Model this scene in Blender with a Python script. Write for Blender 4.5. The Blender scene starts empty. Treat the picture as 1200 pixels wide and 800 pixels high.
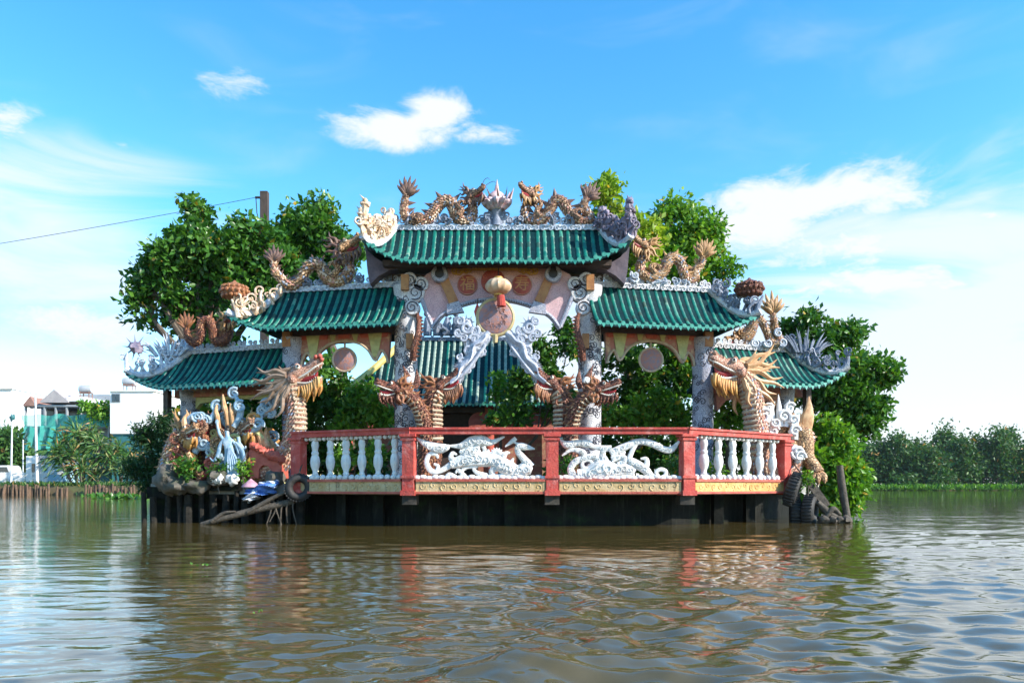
import bpy, bmesh, math, random
import numpy as np
from mathutils import Vector, Matrix
from mathutils.geometry import tessellate_polygon

sc = bpy.context.scene
COL = sc.collection
R = math.radians
rng = random.Random(7)
nrg = np.random.default_rng(7)

# ------------------------------------------------------------------ camera, sky, sun
CAM_Z = 0.78
F = 900.0            # focal length in photo pixels (photo is 1200 wide)
HX, HY = 600.0, 570.0
cam_d = bpy.data.cameras.new("camera")
cam = bpy.data.objects.new("camera", cam_d)
COL.objects.link(cam)
cam.location = (0, 0, CAM_Z)
cam.rotation_euler = (R(90), 0, 0)
cam_d.sensor_width = 36.0
cam_d.lens = 36.0 * F / 1200.0
cam_d.shift_y = (HY - 400.0) / 1200.0
cam_d.clip_start = 0.1
cam_d.clip_end = 5000
sc.camera = cam

SUN_AZ, SUN_EL = 23.0, 31.0        # azimuth from +X towards the camera
sdir = Vector((math.cos(R(SUN_EL)) * math.cos(R(SUN_AZ)), -math.cos(R(SUN_EL)) * math.sin(R(SUN_AZ)), math.sin(R(SUN_EL))))
sl = bpy.data.lights.new("sun", "SUN")
sl.energy = 5.0
sl.angle = R(0.5)
sl.color = (1.0, 0.93, 0.82)
sun = bpy.data.objects.new("sun", sl)
COL.objects.link(sun)
sun.rotation_euler = sdir.to_track_quat('Z', 'Y').to_euler()

sc.view_settings.view_transform = 'Standard'
sc.view_settings.look = 'None'
sc.view_settings.exposure = 0.88
sc.view_settings.gamma = 1.0
sc.view_settings.use_curve_mapping = False
try:
    sc.cycles.max_bounces = 6
    sc.cycles.transparent_max_bounces = 6
    sc.cycles.caustics_reflective = False
    sc.cycles.caustics_refractive = False
    sc.cycles.use_denoising = True
    sc.cycles.sample_clamp_indirect = 4.0
except Exception:
    pass


class NT:
    def __init__(self, tree):
        self.t = tree

    def n(self, typ, **kw):
        nd = self.t.nodes.new(typ)
        for k, v in kw.items():
            setattr(nd, k, v)
        return nd

    def l(self, a, b):
        self.t.links.new(a, b)

    def math(self, op, a, b=None, c=None, clamp=False):
        nd = self.n("ShaderNodeMath", operation=op)
        nd.use_clamp = clamp
        for i, v in enumerate((a, b, c)):
            if v is None:
                continue
            if isinstance(v, (int, float)):
                nd.inputs[i].default_value = v
            else:
                self.l(v, nd.inputs[i])
        return nd.outputs[0]

    def mix(self, fac, a, b, blend='MIX'):
        nd = self.n("ShaderNodeMix", data_type='RGBA', blend_type=blend)
        for s, v in ((nd.inputs[0], fac), (nd.inputs[6], a), (nd.inputs[7], b)):
            if isinstance(v, (int, float)):
                s.default_value = v
            elif isinstance(v, tuple):
                s.default_value = v if len(v) == 4 else (*v, 1)
            else:
                self.l(v, s)
        return nd.outputs[2]

    def ss(self, x, lo, hi):
        nd = self.n("ShaderNodeMapRange", interpolation_type='SMOOTHSTEP')
        nd.inputs[1].default_value = lo
        nd.inputs[2].default_value = hi
        self.l(x, nd.inputs[0])
        return nd.outputs[0]


world = bpy.data.worlds.new("World")
sc.world = world
world.use_nodes = True
wt = world.node_tree
wt.nodes.clear()
W_ = NT(wt)
sky = W_.n("ShaderNodeTexSky", sky_type='NISHITA')
sky.sun_disc = False
sky.sun_elevation = R(SUN_EL)
sky.sun_rotation = math.atan2(sdir.x, sdir.y)
sky.air_density = 1.0
sky.dust_density = 0.1
sky.ozone_density = 2.0
tc = W_.n("ShaderNodeTexCoord")
sep = W_.n("ShaderNodeSeparateXYZ")
W_.l(tc.outputs["Generated"], sep.inputs[0])
sx, sy, sz = sep.outputs
az = W_.math('ARCTAN2', sx, sy)
el = W_.math('ARCSINE', sz)


def az_el(px, py):
    v = Vector((px - HX, F, HY - py)).normalized()
    return math.atan2(v.x, v.y), math.asin(v.z)


comb = W_.n("ShaderNodeCombineXYZ")
W_.l(W_.math('MULTIPLY', az, 1.0), comb.inputs[0])
W_.l(W_.math('MULTIPLY', el, 2.1), comb.inputs[1])
nz = W_.n("ShaderNodeTexNoise", noise_dimensions='3D')
nz.inputs['Scale'].default_value = 11.0
nz.inputs['Detail'].default_value = 8.0
nz.inputs['Roughness'].default_value = 0.66
nz.inputs['Distortion'].default_value = 0.35
W_.l(comb.outputs[0], nz.inputs['Vector'])
nz2 = W_.n("ShaderNodeTexNoise", noise_dimensions='3D')
nz2.inputs['Scale'].default_value = 3.4
nz2.inputs['Detail'].default_value = 7.0
nz2.inputs['Roughness'].default_value = 0.55
nz2.inputs['Distortion'].default_value = 0.8
comb2 = W_.n("ShaderNodeCombineXYZ")
W_.l(W_.math('ADD', az, W_.math('MULTIPLY', el, -0.35)), comb2.inputs[0])
W_.l(W_.math('MULTIPLY', el, 3.4), comb2.inputs[1])
comb2.inputs[2].default_value = 3.3
W_.l(comb2.outputs[0], nz2.inputs['Vector'])


def blob(px, py, wx, wy, flat=None):
    a, e = az_el(px, py)
    dx = W_.math('DIVIDE', W_.math('SUBTRACT', az, a), wx / F)
    dy = W_.math('DIVIDE', W_.math('SUBTRACT', el, e), wy / F)
    d = W_.math('SQRT', W_.math('ADD', W_.math('MULTIPLY', dx, dx), W_.math('MULTIPLY', dy, dy)))
    return W_.math('SUBTRACT', 1.0, d, clamp=True)


def vmax(lst):
    o = lst[0]
    for q in lst[1:]:
        o = W_.math('MAXIMUM', o, q)
    return o


# puffy clouds, each at its own bearing and height
def wb(k, *q):
    return W_.math('MULTIPLY', blob(*q), k)


puffs = vmax([wb(1.0, 452, 152, 100, 30), wb(1.0, 515, 132, 66, 34), wb(0.85, 570, 158, 60, 15), wb(1.0, 950, 232, 180, 46), wb(0.95, 880, 268, 120, 50),
              wb(0.85, 1035, 232, 80, 34), wb(0.9, 985, 288, 150, 34), wb(0.75, 1165, 253, 58, 20), wb(0.55, 265, 97, 85, 24), wb(0.8, 115, 385, 110, 44),
              wb(0.45, 140, 174, 40, 16), wb(0.6, 5, 140, 60, 26), wb(0.75, 1020, 335, 170, 34)])
pd = W_.math('ADD', W_.math('MULTIPLY', puffs, 1.2), W_.math('MULTIPLY', W_.math('SUBTRACT', nz.outputs[0], 0.5), 2.4))
pd = W_.math('MULTIPLY', W_.ss(pd, 0.18, 0.92), W_.ss(puffs, 0.0, 0.35))
# thin veils low in the sky
veils = vmax([W_.math('MULTIPLY', blob(1090, 450, 470, 270), 1.12), W_.math('MULTIPLY', blob(60, 262, 280, 115), 0.85),
              W_.math('MULTIPLY', blob(40, 420, 340, 140), 0.36), W_.math('MULTIPLY', blob(700, 400, 260, 150), 0.8)])
vd = W_.math('ADD', W_.math('MULTIPLY', veils, 1.15), W_.math('MULTIPLY', W_.math('SUBTRACT', nz2.outputs[0], 0.5), 2.0))
vd = W_.math('MULTIPLY', W_.math('MULTIPLY', W_.ss(vd, 0.12, 0.85), W_.ss(veils, 0.0, 0.3)), 0.88)
wisps = W_.math('MULTIPLY', W_.math('MULTIPLY', W_.ss(nz2.outputs[0], 0.5, 0.85), 0.22), W_.ss(sz, 0.0, 0.1))
cl = W_.math('MAXIMUM', W_.math('MAXIMUM', pd, vd), wisps)
cl = W_.math('MULTIPLY', cl, W_.ss(sz, -0.02, 0.01))
hs = W_.n("ShaderNodeHueSaturation")
hs.inputs['Hue'].default_value = 0.492
hs.inputs['Saturation'].default_value = 1.35
hs.inputs['Value'].default_value = 1.5
W_.l(sky.outputs[0], hs.inputs['Color'])
cloud_col = (4.1, 4.35, 4.7, 1)
skyc = W_.mix(cl, hs.outputs[0], cloud_col)
bg = W_.n("ShaderNodeBackground")
bg.inputs['Strength'].default_value = 0.13
W_.l(skyc, bg.inputs[0])
wo = W_.n("ShaderNodeOutputWorld")
W_.l(bg.outputs[0], wo.inputs[0])


# ------------------------------------------------------------------ materials
def mat(name, c1, c2=None, scale=6.0, rough=0.7, bump=0.0, bscale=30.0, spec=0.4, coat=0.0, cells=None, cellcol=None,
        detail=5.0, c3=None, c3scale=1.3, c3amt=(0.5, 0.75), transl=None, streak=None):
    """procedural paint / plaster / mosaic: two mottled colours, optional stain colour, optional cell (scale or mosaic) pattern"""
    m = bpy.data.materials.new(name)
    m.use_nodes = True
    t = NT(m.node_tree)
    bs = m.node_tree.nodes["Principled BSDF"]
    co = t.n("ShaderNodeTexCoord").outputs["Object"]
    n1 = t.n("ShaderNodeTexNoise")
    n1.inputs['Scale'].default_value = scale
    n1.inputs['Detail'].default_value = detail
    n1.inputs['Roughness'].default_value = 0.65
    t.l(co, n1.inputs['Vector'])
    c2 = c2 or tuple(x * 0.65 for x in c1)
    col = t.mix(t.ss(n1.outputs[0], 0.32, 0.68), c1, c2)
    if c3:
        n3 = t.n("ShaderNodeTexNoise")
        n3.inputs['Scale'].default_value = c3scale
        n3.inputs['Detail'].default_value = 6
        n3.inputs['Roughness'].default_value = 0.7
        t.l(co, n3.inputs['Vector'])
        col = t.mix(t.ss(n3.outputs[0], *c3amt), col, c3)
    if streak:
        ms = t.n("ShaderNodeMapping")
        ms.inputs['Scale'].default_value = (9.0, 9.0, 0.9)
        t.l(co, ms.inputs[0])
        n4 = t.n("ShaderNodeTexNoise")
        n4.inputs['Scale'].default_value = 1.6
        n4.inputs['Detail'].default_value = 5
        n4.inputs['Roughness'].default_value = 0.65
        t.l(ms.outputs[0], n4.inputs['Vector'])
        col = t.mix(t.math('MULTIPLY', t.ss(n4.outputs[0], 0.52, 0.74), streak[1]), col, streak[0])
    h = None
    if cells:
        vo = t.n("ShaderNodeTexVoronoi", feature='DISTANCE_TO_EDGE')
        vo.inputs['Scale'].default_value = cells
        t.l(co, vo.inputs['Vector'])
        e = t.ss(vo.outputs[0], 0.0, 0.14)
        vc = t.n("ShaderNodeTexVoronoi")
        vc.inputs['Scale'].default_value = cells
        t.l(co, vc.inputs['Vector'])
        sepc = t.n("ShaderNodeSeparateColor")
        t.l(vc.outputs['Color'], sepc.inputs[0])
        col = t.mix(t.math('MULTIPLY', sepc.outputs[0], 0.45), col, cellcol[1])
        col = t.mix(e, cellcol[0], col)
        h = e
    t.l(col, bs.inputs['Base Color'])
    rr = t.n("ShaderNodeMapRange")
    rr.inputs[3].default_value = max(0.02, rough - 0.12)
    rr.inputs[4].default_value = min(1, rough + 0.15)
    t.l(n1.outputs[0], rr.inputs[0])
    t.l(rr.outputs[0], bs.inputs['Roughness'])
    bs.inputs['Specular IOR Level'].default_value = spec
    bs.inputs['Coat Weight'].default_value = coat
    bs.inputs['Coat Roughness'].default_value = 0.1
    if bump:
        nb = t.n("ShaderNodeTexNoise")
        nb.inputs['Scale'].default_value = bscale
        nb.inputs['Detail'].default_value = 6
        t.l(co, nb.inputs['Vector'])
        hh = nb.outputs[0]
        if h is not None:
            hh = t.math('ADD', t.math('MULTIPLY', h, 0.8), t.math('MULTIPLY', hh, 0.5))
        b = t.n("ShaderNodeBump")
        b.inputs['Strength'].default_value = bump
        b.inputs['Distance'].default_value = 0.02
        t.l(hh, b.inputs['Height'])
        t.l(b.outputs[0], bs.inputs['Normal'])
    return m


def leaf_mat(name, cols, transl=0.35, rough=0.42):
    m = bpy.data.materials.new(name)
    m.use_nodes = True
    t = NT(m.node_tree)
    bs = m.node_tree.nodes["Principled BSDF"]
    at = t.n("ShaderNodeAttribute", attribute_name="tint")
    rp = t.n("ShaderNodeValToRGB")
    els = rp.color_ramp.elements
    els[0].position, els[0].color = 0.0, (*cols[0], 1)
    els[1].position, els[1].color = 0.93, (*cols[-1], 1)
    ye = els.new(0.99)
    ye.color = (min(0.5, cols[-1][0] * 2.0 + 0.08), cols[-1][1] * 0.95, cols[-1][2], 1)
    for i, c in enumerate(cols[1:-1]):
        e = els.new(0.93 * (i + 1) / (len(cols) - 1))
        e.color = (*c, 1)
    t.l(at.outputs['Fac'], rp.inputs[0])
    t.l(rp.outputs[0], bs.inputs['Base Color'])
    bs.inputs['Roughness'].default_value = rough
    bs.inputs['Specular IOR Level'].default_value = 0.35
    tr = t.n("ShaderNodeBsdfTranslucent")
    t.l(t.mix(1.0, rp.outputs[0], (1.25, 1.3, 0.5, 1), 'MULTIPLY'), tr.inputs[0])
    mx = t.n("ShaderNodeMixShader")
    mx.inputs[0].default_value = transl
    t.l(bs.outputs[0], mx.inputs[1])
    t.l(tr.outputs[0], mx.inputs[2])
    t.l(mx.outputs[0], m.node_tree.nodes["Material Output"].inputs[0])
    return m


M = {}
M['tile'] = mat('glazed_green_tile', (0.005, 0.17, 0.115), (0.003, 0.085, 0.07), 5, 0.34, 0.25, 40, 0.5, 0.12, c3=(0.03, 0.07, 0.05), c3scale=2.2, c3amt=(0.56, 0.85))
M['tile_pale'] = mat('highlit_pale_tile', (0.34, 0.40, 0.33), (0.14, 0.24, 0.19), 7, 0.4, 0.3, 40)  # highlights on the temple ribs put into a pale colour
M['tile_faded'] = mat('faded_green_tile', (0.05, 0.25, 0.175), (0.02, 0.15, 0.115), 7, 0.4, 0.3, 40, c3=(0.25, 0.30, 0.24), c3scale=5)
M['tile_mossy'] = mat('grimy_green_tile', (0.006, 0.075, 0.06), (0.02, 0.05, 0.03), 7, 0.5, 0.4, 40)
M['tile_pan'] = mat('shaded_tile_channel', (0.002, 0.030, 0.034), (0.0015, 0.016, 0.022), 8, 0.6, 0.3, 30, 0.15)  # near-black: shade between the tile ribs put into the colour
M['tile_edge'] = mat('glazed_tile_edge', (0.08, 0.33, 0.24), (0.02, 0.17, 0.13), 9, 0.25, 0.2, 30, coat=0.3)
M['mosaic'] = mat('white_china_mosaic', (0.80, 0.78, 0.76), (0.58, 0.58, 0.61), 9, 0.35, 0.5, 60, cells=30, cellcol=((0.30, 0.31, 0.36), (0.62, 0.56, 0.58)), c3=(0.52, 0.36, 0.32), c3scale=13, c3amt=(0.6, 0.72))
M['mosaic_grey'] = mat('grey_blue_mosaic', (0.54, 0.55, 0.62), (0.38, 0.40, 0.50), 9, 0.4, 0.5, 60, cells=32, cellcol=((0.14, 0.15, 0.19), (0.34, 0.36, 0.50)), c3=(0.50, 0.38, 0.34), c3scale=12, c3amt=(0.6, 0.74))
M['silver'] = mat('silver_blue_mosaic', (0.50, 0.53, 0.60), (0.28, 0.31, 0.40), 14, 0.35, 0.5, 60, c3=(0.62, 0.60, 0.62), c3scale=10)
M['scroll'] = mat('dark_scroll_line', (0.05, 0.055, 0.08), (0.09, 0.08, 0.09), 20, 0.5)
M['crest'] = mat('pale_blue_crest', (0.60, 0.63, 0.68), (0.38, 0.43, 0.52), 16, 0.5, 0.5, 50, c3=(0.13, 0.16, 0.24), c3scale=9, c3amt=(0.5, 0.72))
M['coral'] = mat('white_orange_coral', (0.70, 0.62, 0.52), (0.50, 0.30, 0.16), 7, 0.5, 0.5, 40, c3=(0.30, 0.13, 0.07), c3scale=8, c3amt=(0.55, 0.8))
M['purple'] = mat('purple_grey_mosaic', (0.24, 0.19, 0.24), (0.12, 0.11, 0.17), 10, 0.5, 0.5, 40, c3=(0.40, 0.20, 0.16), c3scale=7, c3amt=(0.6, 0.8))
M['slate'] = mat('slate_blue_mosaic', (0.22, 0.25, 0.32), (0.11, 0.14, 0.20), 10, 0.5, 0.5, 40, c3=(0.42, 0.44, 0.48), c3scale=9, c3amt=(0.6, 0.8))
M['gold'] = mat('ochre_scales', (0.54, 0.34, 0.17), (0.40, 0.20, 0.10), 5, 0.5, 0.8, 40, cells=16, cellcol=((0.10, 0.045, 0.025), (0.52, 0.32, 0.16)))
M['goldfine'] = mat('ochre_fin', (0.46, 0.27, 0.11), (0.28, 0.14, 0.06), 12, 0.5, 0.4, 40)
M['spine'] = mat('brown_spines', (0.20, 0.11, 0.07), (0.10, 0.06, 0.06), 12, 0.5, 0.3, 40)
M['brown'] = mat('red_brown_scales', (0.25, 0.085, 0.05), (0.15, 0.05, 0.035), 8, 0.45, 0.8, 40, cells=18, cellcol=((0.04, 0.015, 0.012), (0.28, 0.12, 0.06)))
M['scale_pale'] = mat('cream_scale_chip', (0.66, 0.52, 0.40), (0.56, 0.38, 0.24), 12, 0.4)
M['scale_pink'] = mat('rose_scale_chip', (0.58, 0.30, 0.24), (0.46, 0.20, 0.15), 12, 0.4)
M['scale_blue'] = mat('grey_blue_scale_chip', (0.34, 0.38, 0.46), (0.22, 0.25, 0.34), 12, 0.4)
M['brownfin'] = mat('orange_brown_fin', (0.34, 0.15, 0.06), (0.20, 0.07, 0.04), 12, 0.5, 0.4, 40)
M['copper'] = mat('bronze_brown_scales', (0.42, 0.24, 0.14), (0.26, 0.13, 0.09), 6, 0.45, 0.8, 40, cells=16, cellcol=((0.06, 0.03, 0.025), (0.40, 0.24, 0.12)))
M['pinkhead'] = mat('pinkish_scales', (0.56, 0.30, 0.21), (0.42, 0.19, 0.10), 7, 0.45, 0.6, 40, cells=20, cellcol=((0.18, 0.07, 0.05), (0.62, 0.42, 0.34)), c3=(0.50, 0.33, 0.12), c3scale=3)
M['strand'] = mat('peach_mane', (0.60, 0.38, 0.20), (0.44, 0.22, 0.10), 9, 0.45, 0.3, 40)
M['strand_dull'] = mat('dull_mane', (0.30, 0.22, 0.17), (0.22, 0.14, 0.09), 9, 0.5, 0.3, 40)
M['beard'] = mat('amber_beard', (0.55, 0.30, 0.08), (0.42, 0.18, 0.05), 12, 0.45, 0.3, 40)
M['ivory'] = mat('ivory', (0.72, 0.68, 0.60), (0.58, 0.52, 0.44), 10, 0.4)
M['black'] = mat('black_paint', (0.012, 0.012, 0.014), (0.025, 0.022, 0.02), 10, 0.4)
M['tongue'] = mat('red_tongue', (0.30, 0.03, 0.03), (0.20, 0.02, 0.03), 10, 0.35)
M['belly'] = mat('pale_belly_plates', (0.52, 0.42, 0.30), (0.36, 0.27, 0.18), 10, 0.5, 0.3, 40)
M['bellydark'] = mat('dark_belly', (0.09, 0.06, 0.07), (0.05, 0.035, 0.04), 10, 0.5)
M['red'] = mat('faded_red_paint', (0.52, 0.085, 0.062), (0.40, 0.050, 0.042), 4, 0.6, 0.5, 25, 0.3, c3=(0.56, 0.20, 0.17), c3scale=4.5, c3amt=(0.48, 0.72), streak=((0.17, 0.06, 0.05), 0.7))
M['salmon'] = mat('salmon_red_plaster', (0.48, 0.12, 0.08), (0.36, 0.07, 0.05), 5, 0.6, 0.4, 25)
M['white'] = mat('white_plaster', (0.76, 0.75, 0.73), (0.62, 0.61, 0.60), 5, 0.6, 0.5, 30, c3=(0.36, 0.33, 0.28), c3scale=6, c3amt=(0.54, 0.8), streak=((0.22, 0.20, 0.16), 0.65))
M['cream'] = mat('cream_band', (0.55, 0.42, 0.24), (0.44, 0.30, 0.13), 4, 0.7, 0.6, 20, c3=(0.22, 0.15, 0.08), c3scale=6, c3amt=(0.56, 0.76), streak=((0.14, 0.10, 0.06), 0.8))
M['cream_sunlit'] = mat('sunlit_cream_band', (0.60, 0.40, 0.16), (0.50, 0.27, 0.08), 4, 0.7, 0.6, 20, c3=(0.24, 0.14, 0.06), c3scale=6, c3amt=(0.56, 0.76), streak=((0.20, 0.11, 0.05), 0.8))  # cream band with the sun's warmth put into its colour
M['pink'] = mat('pale_pink_board', (0.76, 0.50, 0.52), (0.64, 0.38, 0.41), 6, 0.6, 0.35, 50, cells=46, cellcol=((0.32, 0.20, 0.22), (0.56, 0.42, 0.42)))
M['orange'] = mat('orange_brown_wood', (0.40, 0.19, 0.06), (0.28, 0.11, 0.04), 9, 0.5, 0.3, 40)
M['giltred'] = mat('red_medallion', (0.36, 0.07, 0.05), (0.25, 0.05, 0.04), 14, 0.5)
M['gilt'] = mat('gilt', (0.55, 0.34, 0.08), (0.42, 0.22, 0.05), 12, 0.35, 0.2, 40)
M['giltpale'] = mat('pale_gilt', (0.52, 0.42, 0.22), (0.36, 0.28, 0.14), 12, 0.35, 0.2, 40)
M['pearlflame'] = mat('pale_flame_mosaic', (0.54, 0.33, 0.33), (0.42, 0.40, 0.46), 9, 0.45, 0.4, 40)
M['pearl'] = mat('red_white_pearl', (0.75, 0.70, 0.70), (0.55, 0.20, 0.18), 3.2, 0.35, 0.2, 40)
M['orangegilt'] = mat('orange_gilt', (0.50, 0.24, 0.07), (0.40, 0.17, 0.05), 12, 0.4)
M['lantern'] = mat('cream_copper_lantern', (0.60, 0.47, 0.33), (0.46, 0.27, 0.15), 4, 0.35, 0.2, 30)
M['disc'] = mat('copper_blue_disc', (0.40, 0.17, 0.12), (0.22, 0.18, 0.22), 14, 0.45, 0.5, 60, detail=3)
M['olive'] = mat('olive_panel', (0.46, 0.46, 0.20), (0.34, 0.34, 0.14), 7, 0.6, 0.3, 30)
M['maroon'] = mat('maroon_board', (0.40, 0.15, 0.11), (0.28, 0.10, 0.08), 6, 0.6, 0.3, 30, c3=(0.50, 0.34, 0.20), c3scale=6, c3amt=(0.46, 0.66))
M['darkwood'] = mat('dark_wood', (0.07, 0.045, 0.035), (0.04, 0.028, 0.022), 9, 0.6, 0.4, 30)
M['shade_purple'] = mat('purple_grey_plaster', (0.15, 0.12, 0.15), (0.09, 0.075, 0.10), 6, 0.7, 0.3, 20)
M['concrete'] = mat('shaded_algae_concrete', (0.011, 0.011, 0.009), (0.006, 0.007, 0.006), 3, 0.8, 0.6, 12, 0.12, c3=(0.014, 0.030, 0.009), c3scale=2.5, streak=((0.04, 0.042, 0.034), 0.7))  # shade under the deck put into the near-black base, plus green algae
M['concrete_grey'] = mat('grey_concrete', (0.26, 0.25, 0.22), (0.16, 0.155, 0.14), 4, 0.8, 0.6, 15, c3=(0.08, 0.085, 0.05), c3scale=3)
M['concrete_brown'] = mat('dark_brown_concrete', (0.06, 0.05, 0.038), (0.025, 0.022, 0.018), 5, 0.8, 0.6, 15)  # dark brown-grey concrete of the post brackets
M['pile'] = mat('black_pile_wood', (0.028, 0.025, 0.020), (0.012, 0.012, 0.011), 8, 0.8, 0.8, 20, 0.15)
M['log'] = mat('weathered_log', (0.105, 0.085, 0.065), (0.05, 0.042, 0.034), 10, 0.8, 0.9, 25)
M['tyre'] = mat('black_rubber', (0.018, 0.018, 0.019), (0.034, 0.032, 0.03), 10, 0.65, 0.4, 40)
M['wavewhite'] = mat('blue_white_wave', (0.46, 0.53, 0.58), (0.18, 0.33, 0.45), 6, 0.45, 0.4, 30, c3=(0.10, 0.30, 0.42), c3scale=9, c3amt=(0.55, 0.78))
M['robe'] = mat('blue_white_robe', (0.38, 0.48, 0.57), (0.16, 0.29, 0.42), 9, 0.5, 0.4, 30, c3=(0.08, 0.18, 0.32), c3scale=11, c3amt=(0.58, 0.8))
M['rock'] = mat('island_rock', (0.13, 0.115, 0.095), (0.065, 0.06, 0.05), 4, 0.85, 0.9, 10, c3=(0.05, 0.07, 0.03), c3scale=3)
M['darkrock'] = mat('painted_brown_rockwork', (0.17, 0.085, 0.05), (0.08, 0.05, 0.04), 6, 0.7, 0.9, 20, c3=(0.30, 0.26, 0.22), c3scale=5, c3amt=(0.6, 0.85))
M['soil'] = mat('island_soil', (0.10, 0.075, 0.045), (0.06, 0.05, 0.03), 2, 0.9, 0.8, 8, c3=(0.05, 0.08, 0.025), c3scale=1)
M['bank'] = mat('grassy_bank', (0.12, 0.14, 0.045), (0.14, 0.10, 0.06), 0.6, 0.9, 0.8, 3)
M['bluebag'] = mat('blue_plastic', (0.12, 0.26, 0.62), (0.06, 0.15, 0.45), 9, 0.35, 0.6, 20)
M['whitebag'] = mat('white_plastic', (0.70, 0.72, 0.76), (0.55, 0.60, 0.70), 9, 0.35, 0.6, 20)
M['pinkcloth'] = mat('faded_pink_cloth', (0.50, 0.28, 0.34), (0.36, 0.18, 0.24), 9, 0.7)
M['bark'] = mat('bark', (0.13, 0.10, 0.075), (0.075, 0.058, 0.045), 8, 0.85, 0.9, 15)
M['pole'] = mat('utility_pole_concrete', (0.07, 0.05, 0.042), (0.04, 0.032, 0.03), 3, 0.8, 0.3, 10)
M['wire'] = mat('cable', (0.035, 0.035, 0.04), None, 5, 0.5)
M['housewhite'] = mat('white_house_paint', (0.80, 0.80, 0.79), (0.72, 0.72, 0.71), 0.5, 0.7, 0.1, 3, c3=(0.55, 0.54, 0.50), c3scale=0.35, c3amt=(0.6, 0.9))
M['housegrey'] = mat('grey_house_plaster', (0.34, 0.36, 0.38), (0.24, 0.27, 0.30), 0.6, 0.8, 0.1, 3)
M['teal'] = mat('teal_cladding', (0.035, 0.16, 0.17), (0.025, 0.11, 0.13), 0.5, 0.6, 0.1, 3)
M['brickroof'] = mat('terracotta_roof', (0.32, 0.18, 0.14), (0.24, 0.13, 0.11), 1, 0.8)
M['greyroof'] = mat('grey_tile_roof', (0.42, 0.38, 0.38), (0.32, 0.29, 0.30), 1, 0.8)
M['glass'] = mat('dark_window_glass', (0.04, 0.06, 0.08), (0.02, 0.03, 0.04), 1, 0.1, 0, 1, 0.6)
M['steel'] = mat('stainless_tank', (0.45, 0.46, 0.48), (0.32, 0.33, 0.36), 2, 0.35)
M['lightblue'] = mat('light_blue_paint', (0.40, 0.62, 0.74), (0.32, 0.52, 0.66), 1, 0.6)
M['lamppost'] = mat('pale_grey_post', (0.62, 0.64, 0.66), (0.50, 0.52, 0.55), 2, 0.5)
M['stake'] = mat('timber_stake', (0.17, 0.105, 0.065), (0.09, 0.06, 0.042), 4, 0.85, 0.5, 8)
M['yellow'] = mat('yellow_plaster', (0.60, 0.50, 0.16), (0.48, 0.38, 0.12), 5, 0.6)

# teal construction netting: a real open mesh fabric, part of the light passes
nm = bpy.data.materials.new('teal_netting')
nm.use_nodes = True
_t = NT(nm.node_tree)
_b = nm.node_tree.nodes["Principled BSDF"]
_co = _t.n("ShaderNodeTexCoord").outputs["Object"]
_n = _t.n("ShaderNodeTexNoise")
_n.inputs['Scale'].default_value = 0.7
_n.inputs['Detail'].default_value = 6
_t.l(_co, _n.inputs['Vector'])
_t.l(_t.mix(_n.outputs[0], (0.02, 0.36, 0.30, 1), (0.08, 0.50, 0.44, 1)), _b.inputs['Base Color'])
_b.inputs['Roughness'].default_value = 0.8
_b.inputs['Alpha'].default_value = 0.62
M['netting'] = nm

L_dark = leaf_mat('leaf_deep_green', [(0.016, 0.060, 0.010), (0.036, 0.120, 0.016), (0.075, 0.195, 0.026), (0.14, 0.27, 0.04)], 0.30, 0.33)
L_bright = leaf_mat('leaf_bright_green', [(0.035, 0.12, 0.012), (0.075, 0.21, 0.018), (0.15, 0.31, 0.03), (0.24, 0.36, 0.05)], 0.40, 0.4)
L_yellow = leaf_mat('leaf_sunny_yellow', [(0.06, 0.15, 0.015), (0.15, 0.27, 0.02), (0.28, 0.38, 0.04), (0.36, 0.38, 0.07)], 0.45, 0.4)  # sunny look of the leaves put into this yellow-green
L_fine = leaf_mat('leaf_dark_fine', [(0.008, 0.035, 0.010), (0.016, 0.06, 0.014), (0.03, 0.09, 0.02)], 0.25, 0.5)
L_far = leaf_mat('leaf_far_bank', [(0.014, 0.05, 0.016), (0.030, 0.095, 0.022), (0.065, 0.15, 0.028), (0.11, 0.18, 0.04)], 0.25, 0.5)
L_palm = leaf_mat('leaf_palm', [(0.022, 0.07, 0.018), (0.05, 0.14, 0.03), (0.10, 0.21, 0.05), (0.24, 0.25, 0.10)], 0.3, 0.4)


# ------------------------------------------------------------------ helpers
def tag(o, label=None, cat=None, group=None, kind=None):
    if label: o['label'] = label
    if cat: o['category'] = cat
    if group: o['group'] = group
    if kind: o['kind'] = kind
    return o


def thing(name, label, cat, loc, group=None):
    o = bpy.data.objects.new(name, None)
    o.empty_display_size = 0.2
    COL.objects.link(o)
    o.location = loc
    return tag(o, label, cat, group)


def root_loc(o):
    v = Vector((0, 0, 0))
    while o is not None:
        v += Vector(o.location)
        o = o.parent
    return v


def P(px, py, Y):
    return Vector(((px - HX) / F * Y, Y, CAM_Z + (HY - py) / F * Y))


def spline(pts, k=6):
    p = np.array(pts, float)
    n = len(p)
    if n < 3:
        return [tuple(p[0] + (p[-1] - p[0]) * i / k) for i in range(k + 1)]
    out = []
    for i in range(n - 1):
        p0 = p[i - 1] if i > 0 else 2 * p[0] - p[1]
        p1, p2 = p[i], p[i + 1]
        p3 = p[i + 2] if i + 2 < n else 2 * p[-1] - p[-2]
        for j in range(k):
            t = j / k
            out.append(0.5 * ((2 * p1) + (-p0 + p2) * t + (2 * p0 - 5 * p1 + 4 * p2 - p3) * t * t + (-p0 + 3 * p1 - 3 * p2 + p3) * t ** 3))
    out.append(p[-1])
    return [tuple(q) for q in out]


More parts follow.
